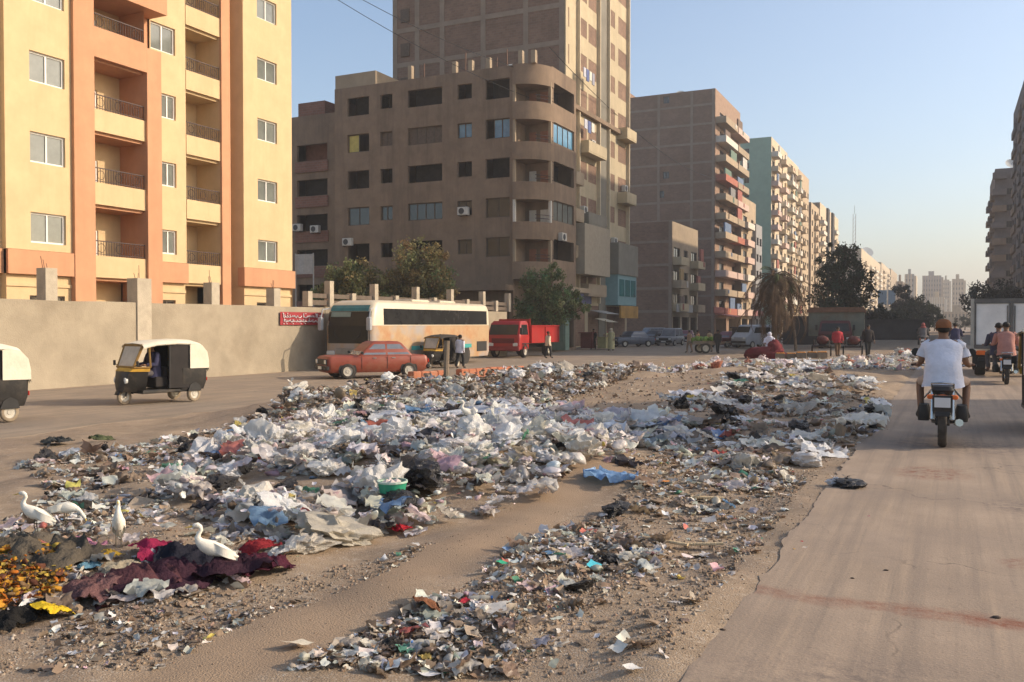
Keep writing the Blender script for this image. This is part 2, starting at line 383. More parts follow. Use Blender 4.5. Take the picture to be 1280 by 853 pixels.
# ================================================================ BUILDINGS
def face_wall(mb, O, U, w, z0, z1, holes=(), depth=0.22, a0=0.0, back=False):
    """wall sheet from O along U (2-D unit), outward normal = U turned right; holes (a0,a1,h0,h1) get reveals"""
    Nn = (U[1], -U[0])
    def P(a, z, d=0.0): return (O[0] + U[0] * a - Nn[0] * d, O[1] + U[1] * a - Nn[1] * d, z)
    A = sorted({a0, w} | {h[0] for h in holes} | {h[1] for h in holes}); Z = sorted({z0, z1} | {h[2] for h in holes} | {h[3] for h in holes})
    A = [a for a in A if a0 <= a <= w]; Z = [z for z in Z if z0 <= z <= z1]
    for i in range(len(A) - 1):
        for j in range(len(Z) - 1):
            ca, cz = (A[i] + A[i + 1]) / 2, (Z[j] + Z[j + 1]) / 2
            if any(h[0] < ca < h[1] and h[2] < cz < h[3] for h in holes): continue
            mb.quad(P(A[i], Z[j]), P(A[i + 1], Z[j]), P(A[i + 1], Z[j + 1]), P(A[i], Z[j + 1]))
    for (p, q, r, t) in holes:
        mb.quad(P(p, r), P(q, r), P(q, r, depth), P(p, r, depth)); mb.quad(P(p, t, depth), P(q, t, depth), P(q, t), P(p, t))
        mb.quad(P(p, r, depth), P(p, t, depth), P(p, t), P(p, r)); mb.quad(P(q, r), P(q, t), P(q, t, depth), P(q, r, depth))
        if back: mb.quad(P(p, r, depth), P(q, r, depth), P(q, t, depth), P(p, t, depth))
_WIN = {}
M_WHITE_FR = mat('white_window_frame', (0.72, 0.70, 0.64), 0.5, 0.06)
M_DARK_FR = mat('brown_window_frame', (0.10, 0.075, 0.055), 0.6, 0.2)
M_GLASS = glass_mat('window_glass', (0.16, 0.17, 0.15)); M_GLASS_DK = glass_mat('dark_glass', (0.035, 0.033, 0.03), 0.1)
M_GLASS_BL = glass_mat('blue_glass', (0.10, 0.24, 0.36), 0.08)
M_SHUT = mat('wooden_shutter', (0.12, 0.085, 0.06), 0.7, 0.25, 6)
M_CURT = mat('yellow_curtain', (0.5, 0.42, 0.13), 0.9, 0.15)
def frame_mesh(w, h, t, dp, mull=1, rail=None):
    mb = MB()
    mb.box(0, t, -dp / 2, dp / 2, 0, h); mb.box(w - t, w, -dp / 2, dp / 2, 0, h)
    mb.box(t, w - t, -dp / 2, dp / 2, 0, t); mb.box(t, w - t, -dp / 2, dp / 2, h - t, h)
    for i in range(mull):
        x = w * (i + 1) / (mull + 1); mb.box(x - t / 2, x + t / 2, -dp / 2 + .004, dp / 2 - .004, t, h - t)
    return mb
def window(parent, O, U, hole, depth=0.14, fr=None, glass=None, mull=1, panes=2, t=0.07, name='window', open_pane=None, label=None):
    fr = fr or M_WHITE_FR; glass = glass or M_GLASS
    a0, a1, h0, h1 = hole; w, h = a1 - a0, h1 - h0; Nn = (U[1], -U[0])
    key = (round(w, 2), round(h, 2), fr.name, mull, t)
    if key not in _WIN: _WIN[key] = frame_mesh(w, h, t, 0.06, mull).mesh('window_frame', fr)
    p = parent.location; loc = (O[0] + U[0] * a0 - Nn[0] * depth - p.x, O[1] + U[1] * a0 - Nn[1] * depth - p.y, h0 - p.z)
    o = link(name, _WIN[key], parent, loc, math.atan2(U[1], U[0]))
    if label: o['label'] = label
    pw = (w - 2 * t) / panes
    for i in range(panes):
        if open_pane == i: continue
        kk = ('pane', round(pw, 3), round(h, 2), glass.name)
        if kk not in _WIN:
            mb = MB(); mb.box(0, pw, 0.012, 0.024, 0, h - 2 * t); _WIN[kk] = mb.mesh('pane', glass)
        link('pane', _WIN[kk], o, (t + pw * i, 0, t))
    return o
def child(mb, name, mats, parent, smooth=None):
    """mesh given in world coordinates, linked under an unrotated thing"""
    p = parent.location; mb.v = [(x - p.x, y - p.y, z - p.z) for x, y, z in mb.v]
    return mb.obj(name, mats, parent, smooth=smooth)

# ---- yellow apartment block behind the compound wall
M_YEL = mat('yellow_plaster', (0.60, 0.435, 0.24), 0.85, 0.08, 1.2, 0.12, 60, stain=(0.48, 0.34, 0.18), stain_amt=0.45, stain_scale=0.9, streak=True)
M_ORG = mat('terracotta_plaster', (0.53, 0.275, 0.15), 0.85, 0.08, 1.4, 0.12, 60, stain=(0.43, 0.21, 0.11), stain_amt=0.45, stain_scale=.9, streak=True)
M_RAIL = mat('wrought_iron', (0.07, 0.05, 0.045), 0.6, 0.2, metal=0.3)
M_REDDARK = mat('dark_red_shutter', (0.16, 0.05, 0.03), 0.7, 0.2)
UY = (0.0, 1.0); UX = (1.0, 0.0); UMY = (0.0, -1.0)
yb = thing('apartment_building', 'yellow apartment block with orange columns, balconies and white windows behind the long wall', 'apartment building', (-36, 26, -0.4))
TOP = 24.6; FL = [3.55 + 2.95 * k for k in range(7)]
def yellow_building():
    wall = MB(); org = MB()
    tops = [5.85 + 3.02 * k for k in range(6)]
    def wins(ya, yb_, h=1.12, first=0): return [(ya, yb_, t - h, t) for t in tops[first:]]
    # bays: O, width, holes
    xA, xB, xD = -31.0, -31.5, -31.0
    segs = [(-31.25, 8.0, 21.72, [(y, y + 1.5) for y in (10, 13.2, 16.6, 19.6)], 1.12),
            (xA, 21.72, 24.5, [(22.72, 24.22)], 1.15), (xB, 28.85, 30.9, [(29.45, 30.32)], 1.08), (xD, 34.1, 37.7, [(35.1, 36.55)], 1.08)]
    for x, y0, y1, cols, h in segs:
        hs = []
        for (a, b) in cols:
            for k, t in enumerate(tops):
                if x == xB and k == 3: hs.append((28.88 - y0 + 0.02, 30.3 - y0, t - 1.2, t))
                else: hs.append((a - y0, b - y0, t - h - (0.0), t))
        face_wall(wall, (x, y0), UY, y1 - y0, 4.42, TOP, hs, 0.2)
        for q in hs: window(yb, (x, y0), UY, q, 0.13, mull=1 if q[1] - q[0] > 1 else 1)
        gh_ = [(a - y0, b - y0, 2.0, 2.72) for (a, b) in cols]
        face_wall(wall, (x - 0.1, y0), UY, y1 - y0, -0.4, 3.5, gh_, 0.2)
        for q in gh_: window(yb, (x - 0.1, y0), UY, q, 0.12, fr=M_DARK_FR, glass=M_GLASS_DK)
        wall.box(x - 0.1, x - 0.04, y0 + 0.01, y1 - 0.01, 3.05, 3.17)                       # thin string course
        org.box(x - 0.3, x + 0.12, y0 - (0.1 if y0 > 30 else 0.0), y1 + (0.1 if y1 > 37 else 0), 3.5, 4.4)
    # side returns of the projecting bays
    wall.quad((xA - 0.6, 21.72, -0.4), (xA, 21.72, -0.4), (xA, 21.72, TOP), (xA - 0.6, 21.72, TOP))
    wall.quad((xD - 1.0, 34.1, -0.4), (xD, 34.1, -0.4), (xD, 34.1, TOP), (xD - 1.0, 34.1, TOP))
    wall.quad((xD, 37.7, -0.4), (-46, 37.7, -0.4), (-46, 37.7, TOP), (xD, 37.7, TOP))
    wall.quad((-46, 37.7, -0.4), (-46, 8, -0.4), (-46, 8, TOP), (-46, 37.7, TOP))
    wall.quad((-46, 8, -0.4), (-31.25, 8, -0.4), (-31.25, 8, TOP), (-46, 8, TOP))
    # loggias: back wall, side walls
    for (y0, y1, x, dp, door) in ((25.45, 28.1, -31.0, 1.5, (25.6, 26.95)), (30.9, 33.05, -31.5, 1.5, (31.0, 32.0))):
        xb = x - dp
        hs = [(door[0] - y0, door[1] - y0, f + 0.02, f + 2.05) for f in FL[:6]]
        face_wall(wall, (xb, y0), UY, y1 - y0, -0.4, TOP, hs, 0.12)
        for q in hs: window(yb, (xb, y0), UY, q, 0.08, mull=1, name='balcony_door', glass=M_GLASS_DK if x < -31.2 else M_GLASS)
        lm = wall if x < -31.2 else org
        lm.quad((x, y0 + .006, 3.5), (xb, y0 + .006, 3.5), (xb, y0 + .006, TOP), (x, y0 + .006, TOP))
        (wall if x < -31.2 else org).quad((xb, y1 - .006, 3.5), (x, y1 - .006, 3.5), (x, y1 - .006, TOP), (xb, y1 - .006, TOP))
        for k, f in enumerate(FL[:7]):
            slab = MB(); slab.box(xb + 0.01, x - 0.13, y0 + 0.01, y1 - 0.01, f - 0.14, f); child(slab, 'loggia_floor', M_ORG if x > -31.2 else M_YEL, yb)
        for k, f in enumerate(FL[:6]):
            orange = (x > -31.2 and k == 3)
            b = MB(); z1 = f + (1.15 if orange else 0.86)
            if orange: b.box(x - 0.12, x + 0.158, y0 + 0.003, y1 - 0.003, f - 0.05, z1)
            else: b.box(x - 0.12, x + 0.03, y0 + 0.005, y1 - 0.005, f - 0.02, z1)
            bo = child(b, 'balcony_parapet', M_ORG if orange else M_YEL, yb)
            if orange: bo['label'] = 'orange beam closing the top of the balcony frame'
            r = MB(); rx = x - 0.045; h = 0.62; px, py, pz = yb.location
            r.box(rx - 0.02, rx + 0.02, y0 + 0.02, y1 - 0.02, z1 + h - 0.04, z1 + h); r.box(rx - 0.012, rx + 0.012, y0 + 0.02, y1 - 0.02, z1 + 0.06, z1 + 0.085)
            n = int((y1 - y0) / 0.13)
            for i in range(n + 1):
                yy = y0 + 0.03 + (y1 - y0 - 0.06) * i / n; r.box(rx - 0.008, rx + 0.008, yy - 0.008, yy + 0.008, z1, z1 + h - 0.04)
            for i in range(3):                                                             # scroll rings
                c = y0 + (y1 - y0) * (i + 0.5) / 3; pts = [(rx, c + 0.18 * math.cos(t), z1 + 0.32 + 0.18 * math.sin(t)) for t in np.linspace(0, 2 * PI, 13)]
                r.tube(pts, 0.012, 4, False)
            child(r, 'railing', M_RAIL, bo) if False else None
            r.v = [(a - px, b_ - py, c - pz) for a, b_, c in r.v]; r.obj('railing', M_RAIL, bo)
    child(wall, 'wall', M_YEL, yb)
    # orange columns
    for (xa, xb_, y0, y1, z0, z1) in ((-32.4, -30.84, 24.5, 25.45, -0.4, TOP), (-32.4, -30.84, 28.1, 28.87, -0.4, 13.4), (-32.4, -31.38, 33.05, 33.62, -0.4, TOP), (-32.4, -31.6, 28.1, 28.85, 13.4, TOP)):
        c = MB(); c.box(xa, xb_, y0, y1, z0, z1); child(c, 'column', M_ORG, yb)
    child(org, 'ledge', M_ORG, yb)
    c = MB(); c.box(-32.6, -30.5, 25.35, 28.9, 14.95, 15.75); child(c, 'canopy_slab', M_ORG, yb)
    c = MB(); face_wall(c, (-31.9, 33.62), UY, 0.5, -0.4, TOP); child(c, 'recess_wall', M_YEL, yb)
    # ground floor under the loggias
    for y0, y1 in ((25.45, 28.1), (30.9, 33.05)):
        c = MB(); c.box(-32.3, -31.75, y0 + 0.02, y1 - 0.02, -0.4, 2.55); child(c, 'ground_floor_wall', M_YEL, yb)
        c = MB(); c.box(-31.74, -31.68, y0 + 0.1, y1 - 0.3, 1.2, 2.45); child(c, 'roller_shutter', M_REDDARK, yb)
    c = MB(); c.box(-46, -31.2, 8, 37.7, TOP, TOP + 0.2); child(c, 'roof', M_YEL, yb)
yellow_building()

# ---- compound wall with stub posts, then the lower wall with posts and rails behind the bus
M_WALL = mat('compound_wall_plaster', (0.335, 0.28, 0.20), 0.92, 0.16, 0.8, 0.4, 22, stain=(0.22, 0.175, 0.12), stain_amt=0.55, stain_scale=0.5, streak=False)
M_POST = mat('raw_concrete_post', (0.42, 0.36, 0.27), 0.92, 0.15, 3, 0.4, 30)
M_REBAR = mat('rusty_rebar', (0.16, 0.09, 0.06), 0.8, 0.2)
cw = thing('compound_wall', 'long tan plastered compound wall with concrete stub posts below the yellow block', 'wall', (-25.6, 30, -0.4))
def compound_wall():
    ys_ = np.concatenate([np.arange(6, 33.4, 0.9), [33.4]])
    fr, bk, tp = [], [], []
    for y in ys_:
        t = 2.40 + 0.03 * float(fbm(y * 0.7, 2, 3)); o = 0.02 * float(fbm(y * 0.4, 7, 3)); fr.append((y, o, t))
    mb = MB()
    rows = [[(-25.6 + o + (0.05 if z == -0.6 else 0), y, (z if z < 9 else t)) for (y, o, t) in fr] for z in (-0.6, 0.1, 0.9, 1.6, 99)]
    rows.append([(-25.85, y, t) for (y, o, t) in fr]); rows.append([(-25.85, y, -0.6) for (y, o, t) in fr])
    mb.rings([list(r) for r in rows], cap=False, closed=False); child(mb, 'wall_panel', M_WALL, cw, smooth=40)
    mb = MB(); mb.box(-25.86, -25.58, 33.4, 52.2, -0.6, 2.42); child(mb, 'wall_panel', M_WALL, cw)
    for (u, w, zt) in ((63, 0.42, 3.42), (177, 0.62, 3.25), (268, 0.42, 3.25), (345, 0.4, 3.15)):
        y, d = on_x(u, -25.7); p = MB(); p.box(-26.05, -25.62 + (0.08 if w > 0.5 else 0), y - w / 2, y + w / 2, 1.2 if w < 0.5 else -0.4, zt); po = child(p, 'post', M_POST, cw)
        r = MB()
        for i in range(3):
            a = random.uniform(-0.1, 0.1); r.tube([(-25.85 + a, y + 0.1 * (i - 1), zt - 0.05), (-25.85 + a * 2, y + 0.12 * (i - 1) + random.uniform(-.05, .05), zt + random.uniform(0.15, 0.5))], 0.012, 4)
        r.v = [(a + 25.6, b - 30, c + 0.4) for a, b, c in r.v]; r.obj('rebar', M_REBAR, po)
    prev = None
    for u in (385, 412, 440, 468, 494, 520, 542, 563, 583, 603, 619, 635):
        big = u in (412, 468, 520, 563, 603, 635)
        y, d = on_x(u, -25.7); p = MB(); p.box(-25.88, -25.56, y - 0.15, y + 0.15, 2.43, 3.62 if big else 3.1); child(p, 'post', M_POST, cw)
    y0, _ = on_x(385, -25.7); y1, _ = on_x(635, -25.7)
    n = 14
    for k, (z0, z1) in enumerate(((2.5, 2.72), (2.82, 3.02))):
        p = MB(); p.box(-25.75 - 0.002 * k, -25.69, y0 + 0.2, y1 - 0.21, z0, z1); child(p, 'rail', mat('brown_timber_rail', (0.13, 0.10, 0.075), 0.85, 0.2), cw)
compound_wall()

# ---- brown unfinished corner building
M_MUD = mat('brown_render', (0.24, 0.17, 0.115), 0.92, 0.18, 0.9, 0.3, 14, stain=(0.13, 0.092, 0.065), stain_amt=0.65, stain_scale=0.7, streak=True)
M_MUD2 = mat('pale_render', (0.36, 0.28, 0.19), 0.9, 0.12, 0.9, 0.25, 14, stain=(0.26, 0.2, 0.14), stain_amt=0.5, stain_scale=0.35)
M_BRICK = brick_mat('grey_brick', (0.25, 0.155, 0.105), (0.20, 0.122, 0.085), (0.23, 0.175, 0.13))
M_BRICKR = brick_mat('red_brick', (0.25, 0.12, 0.085), (0.20, 0.10, 0.07), (0.22, 0.17, 0.14))
M_CONC = mat('concrete_frame', (0.28, 0.215, 0.16), 0.9, 0.15, 1.1, 0.2, 18)
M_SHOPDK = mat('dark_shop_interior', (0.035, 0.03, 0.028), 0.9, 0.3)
bb = thing('corner_building', 'brown unfinished corner block with rounded balconies and dark open windows', 'apartment building', (-34, 66, -0.4))
CT = [19.44 - 2.87 * k for k in range(5)]
def corner_building():
    Y0 = 59.0; X0, X1 = -44.2, -28.4; TOPZ = 20.3
    wall = MB(); cols = [(435, 462), (476, 491), (510, 553), (572, 590), (607, 637)]; holes = []; info = []
    for ci, (ua, ub) in enumerate(cols):
        xa, _ = on_y(ua, Y0); xb, _ = on_y(ub, Y0); xa += 0.0
        for k, t in enumerate(CT):
            h = 1.42 if ci in (0, 2, 4) else 1.15
            if ci == 2: h = 1.3
            hole = (xa - X0, xb - X0, t - h, t - (0.0 if ci in (0, 2, 4) else 0.05)); holes.append(hole); info.append((ci, k, hole))
    holes2 = holes + [(1.0 + 3.0 * i, 3.5 + 3.0 * i, -0.2, 2.9) for i in range(5)]
    face_wall(wall, (X0, Y0), UX, X1 - X0, -0.4, TOPZ, holes2, 0.25)
    # street face
    sh = [(0.35, 4.4, t - 1.55, t - 0.05) for t in CT]
    face_wall(wall, (-26.3, 61.1), UY, 4.8, -0.4, TOPZ + 0.2, sh + [(0.4, 4.4, -0.2, 2.9)], 0.25)
    # closed back sides
    wall.quad((X0, 66, -0.4), (X0, Y0, -0.4), (X0, Y0, TOPZ), (X0, 66, TOPZ)); wall.quad((-26.3, 65.9, -0.4), (X0, 66, -0.4), (X0, 66, TOPZ), (-26.3, 65.9, TOPZ))
    # corner room behind the balconies
    wall.quad((X1, Y0, -0.4), (X1, 61.1, -0.4), (X1, 61.1, TOPZ), (X1, Y0, TOPZ)); wall.quad((X1, 61.1, -0.4), (-26.3, 61.1, -0.4), (-26.3, 61.1, TOPZ), (X1, 61.1, TOPZ))
    child(wall, 'wall', M_MUD, bb)
    c = MB(); c.quad((X0, Y0 + .1, TOPZ - 0.6), (X1, Y0 + .1, TOPZ - 0.6), (X1, 66, TOPZ - 0.6), (X0, 66, TOPZ - 0.6)); c.quad((X1, 61, TOPZ - .6), (-26.35, 61, TOPZ - .6), (-26.35, 66, TOPZ - .6), (X1, 66, TOPZ - .6)); child(c, 'roof', M_MUD, bb)
    # window joinery
    for ci, k, q in info:
        if (ci, k) in ((0, 1),): window(bb, (X0, Y0), UX, q, 0.18, M_DARK_FR, M_CURT, open_pane=1, label='window with a yellow curtain in one half')
        elif (ci, k) in ((3, 1), (4, 1)): window(bb, (X0, Y0), UX, q, 0.18, M_DARK_FR, M_GLASS_BL, mull=1 if ci == 3 else 2, panes=2 if ci == 3 else 3, open_pane=None if ci == 3 else 0, label='window with blue glass')
        elif (ci, k) in ((2, 1), (2, 3), (4, 3), (0, 3), (1, 3), (3, 3), (3, 4), (1, 1), (4, 4)):
            window(bb, (X0, Y0), UX, q, 0.18, M_DARK_FR, M_SHUT if k == 1 else M_GLASS_DK, mull=3 if ci == 2 else 1, panes=4 if ci == 2 else 2)
        else:
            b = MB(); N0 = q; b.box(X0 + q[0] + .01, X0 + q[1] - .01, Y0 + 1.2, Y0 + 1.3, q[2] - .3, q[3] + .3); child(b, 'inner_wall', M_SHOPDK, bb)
    for k, q in enumerate(sh):
        if k in (1, 3): window(bb, (-26.3, 61.1), UY, q, 0.12, M_DARK_FR, M_GLASS_BL if k == 1 else M_GLASS, mull=3, panes=4)
        else:
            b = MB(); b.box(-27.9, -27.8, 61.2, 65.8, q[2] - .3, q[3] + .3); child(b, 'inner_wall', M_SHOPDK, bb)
    # rounded balconies
    def arc(r, z, n=10): return [(X1 + r * math.sin(a), 61.1 - r * math.cos(a), z) for a in np.linspace(0, PI / 2, n + 1)]
    M_WHT = mat('white_door_paint', (0.6, 0.57, 0.5), 0.7, 0.1); M_TERR = mat('terracotta_door', (0.33, 0.15, 0.09), 0.7, 0.2)
    zt = [(t - 2.9 + 0.0) for t in CT]
    levels = [(18.85, 20.3)] + [(16.35 - 2.87 * k, 17.62 - 2.87 * k) for k in range(5)]
    for i, (z0, z1) in enumerate(levels):
        b = MB(); R, r = 2.3, 2.16
        b.rings([arc(R, z0), arc(R, z1), arc(r, z1), arc(r, z0 + 0.14), [(X1, 61.1, z0 + 0.14)] * 11], cap=False, closed=False)
        b.rings([[(X1, 61.1, z0)] * 11, arc(R, z0)], cap=False, closed=False)
        child(b, 'rounded_balcony', M_MUD, bb, smooth=30)
        if i > 0:
            for (xx, yy, w, mt) in ((X1 + 0.35, 61.04, 0.55, M_WHT if i in (3, 4) else M_TERR), (X1 + 1.25, 61.04, 0.6, M_WHT if i == 4 else M_TERR)):
                d = MB(); d.box(xx, xx + w, yy - 0.05, yy, z0 + 0.14, z0 + 2.3); child(d, 'balcony_door', mt, bb)
            p = MB(); p.box(X1 + 0.02, X1 + 0.2, Y0 - .15, Y0 + 0.05, z1, z1 + 1.6); p.box(-26.34, -26.14, 60.6, 60.8, z1, z1 + 1.6); child(p, 'balcony_post', M_MUD2 if i != 4 else M_WHT, bb)
            rr = MB()
            for hh in (0.25, 0.5): rr.tube([(X1 + 2.22 * math.sin(a), 61.1 - 2.22 * math.cos(a), z1 + hh) for a in np.linspace(0.75, PI / 2, 6)], 0.025, 4)
            child(rr, 'railing', M_RAIL, bb)
    # ground-floor canopy slab and floor bands
    c = MB(); c.box(X0 + 6, X1 + 0.1, Y0 - 1.5, Y0 + 0.0, 4.05, 4.45); child(c, 'canopy', M_MUD, bb)
    c = MB(); c.box(-26.28, -24.9, 60.4, 65.8, 4.0, 4.35); child(c, 'canopy', M_MUD2, bb)
    # roof: pilaster stubs, stair room
    for u in (515, 570, 612, 652, 668, 590):
        x, _ = on_y(u, Y0 + 0.3); s = MB(); s.box(x - .16, x + .16, Y0 + 0.05, Y0 + .4, TOPZ, TOPZ + random.uniform(0.6, 1.25)); child(s, 'pilaster_stub', M_MUD2, bb)
    x0, _ = on_y(424, 60); x1, _ = on_y(474, 60); s = MB(); s.box(x0, x1, 59.6, 64.5, TOPZ - 0.6, 21.55); child(s, 'stair_room', M_MUD2, bb)
    for _ in range(5):
        x = random.uniform(-40, -27); s = MB(); s.tube([(x, 60.5, TOPZ - .6), (x + .1, 60.4, TOPZ + random.uniform(.8, 2.0))], 0.05, 5); child(s, 'rebar', M_REBAR, bb)
corner_building()
# air conditioners hanging on the brown facade
def ac_unit(loc, rz, label, group='air conditioners on the brown facades'):
    t = thing('air_conditioner', label, 'air conditioner', loc, rz, group)
    m = MB(); m.rbox((0, -0.2, 0.3), (0.85, 0.36, 0.6), b=0.03); m.obj('casing', mat('dirty_white_metal', (0.55, 0.52, 0.46), 0.5, 0.15, coords='Object'), t)
    f = MB(); f.lathe([(0.23, -0.40), (0.23, -0.385), (0.2, -0.385), (0.2, -0.39)], (-0.08, 0, 0.3), 14, 'y'); f.obj('fan_grille', mat('dark_plastic', (0.05, 0.05, 0.05), 0.5), t)
    b = MB(); b.box(-0.35, -0.3, -0.4, 0, -0.05, -0.01); b.box(0.3, 0.35, -0.4, 0, -0.05, -0.01); b.obj('bracket', M_RAIL, t)
for (u, v, yy, lb) in ((437, 300, 59.0, 'white air conditioner under the second window column of the brown corner block'), (581, 262, 59.0, 'white air conditioner beside the small window of the brown corner block')):
    x, d = on_y(u, yy); ac_unit((x, yy, zat(v + 8, d)), 0, lb)
for (u, v, xx, lb) in ((700, 296, -26.28, 'white air conditioner on the street side of the corner block beside the rounded balconies'), (727, 262, -27.1, 'air conditioner on the tower front left of the dark duct'), (765, 300, -27.38, 'air conditioner on the tower front right of the dark duct'), (737, 180, -27.1, 'air conditioner high on the tower front below the cornice'), (778, 235, -27.38, 'air conditioner near the right end of the tower front')):
    y, d = on_x(u, xx); ac_unit((xx, y, zat(v + 6, d)), rad(90), lb, 'air conditioners on the street fronts')
# satellite dishes
def dish(loc, rz, label, r=0.55, group='satellite dishes'):
    t = thing('satellite_dish', label, 'satellite dish', loc, rz, group)
    m = MB(); m.tube([(0, 0, 0), (0, 0, 0.9)], 0.035, 6); m.obj('mast', M_RAIL, t)
    d = MB(); d.lathe([(0.02, 0.0), (r * .4, 0.03), (r * .75, 0.1), (r, 0.2), (r, 0.22), (r * .7, 0.12), (0.02, 0.02)], (0, 0, 0), 16, cap=False)
    o = d.obj('bowl', mat('dish_white', (0.6, 0.58, 0.52), 0.5, 0.1, coords='Object'), t, (0, 0, 1.0), smooth=50); o.rotation_euler = (rad(55), 0, 0)
    a = MB(); a.tube([(0, -0.3, 0.85), (0, -0.62, 1.25)], 0.02, 5); a.obj('feed_arm', M_RAIL, t)

# ---- older brick block left of it
ob = thing('apartment_building', 'old reddish brick block with wide open balconies left of the brown corner building', 'apartment building', (-50, 66, -0.4))
def old_block():
    Y0 = 60.4; X0, X1 = -56, -44.22; w = MB(); hs = []; T = 18.9
    xa, _ = on_y(372, Y0); xb, _ = on_y(410, Y0); xl = -54
    for k in range(6):
        t = 16.5 - 2.9 * k; hs.append((xa - X0, xb - X0, t - 1.35, t))
        hs.append((0.9, 3.6, t - 1.35, t))
    face_wall(w, (X0, Y0), UX, X1 - X0, -0.4, T, hs, 0.3)
    w.quad((X1, Y0, T - 2), (X1, 68, T - 2), (X1, 68, T), (X1, Y0, T)); w.quad((X0, 68, -.4), (X0, Y0, -.4), (X0, Y0, T), (X0, 68, T)); w.quad((X1, 68, -.4), (X0, 68, -.4), (X0, 68, T), (X1, 68, T))
    child(w, 'wall', M_MUD, ob)
    r = MB(); r.quad((X0, Y0, T - .5), (X1, Y0, T - .5), (X1, 68, T - .5), (X0, 68, T - .5)); child(r, 'roof', M_MUD, ob)
    for q in hs:
        p = MB(); p.box(X0 + q[0] - .1, X0 + q[1] + .1, Y0 - .12, Y0 - .002, q[2] - 0.95, q[2] - 0.05); child(p, 'balcony_parapet', M_BRICKR, ob)
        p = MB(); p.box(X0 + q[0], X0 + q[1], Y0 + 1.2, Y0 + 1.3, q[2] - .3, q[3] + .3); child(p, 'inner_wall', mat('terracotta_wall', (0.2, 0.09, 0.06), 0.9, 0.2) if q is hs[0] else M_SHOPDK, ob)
    x0, _ = on_y(376, 61); x1, _ = on_y(409, 61); s = MB(); s.box(x0, x1, 60.8, 64, T - .5, 20.1); child(s, 'stair_room', M_BRICKR, ob)
    s = MB(); s.box(X1 - 0.4, X1 - 0.05, Y0 - .25, Y0 - .003, -0.4, T - 0.4); child(s, 'column', M_CONC, ob)
old_block()
for (u, v, lb) in ((376, 282, 'white air conditioner at the far left of the old brick block'), (398, 284, 'white air conditioner under the balcony of the old brick block')):
    x, d = on_y(u, 60.4); ac_unit((x, 60.25, zat(v + 8, d)), 0, lb)
# dirty white sheet hanging at the left end
x, d = on_y(381, 57); sh_ = MB(); rr = [[(x - 0.85 + 1.7 * i / 6, 57 + 0.05 * math.sin(i * 1.7), z) for i in range(7)] for z in (zat(343, d), zat(330, d), zat(318, d))]
sh_.rings([[(a, b + 0.04, c) for a, b, c in r] for r in rr] , cap=False, closed=False); sh_.rings(rr[::-1], cap=False, closed=False)
sh_.box(x - .9, x - .84, 56.95, 57.05, -0.4, zat(317, d)); sh_.box(x + .84, x + .9, 56.95, 57.05, -0.4, zat(317, d))
tag(sh_.obj('sign_board', mat('faded_white_sheet', (0.42, 0.40, 0.37), 0.9, 0.2, 2.5)), 'faded white board on posts right beside the end of the yellow block', 'board')

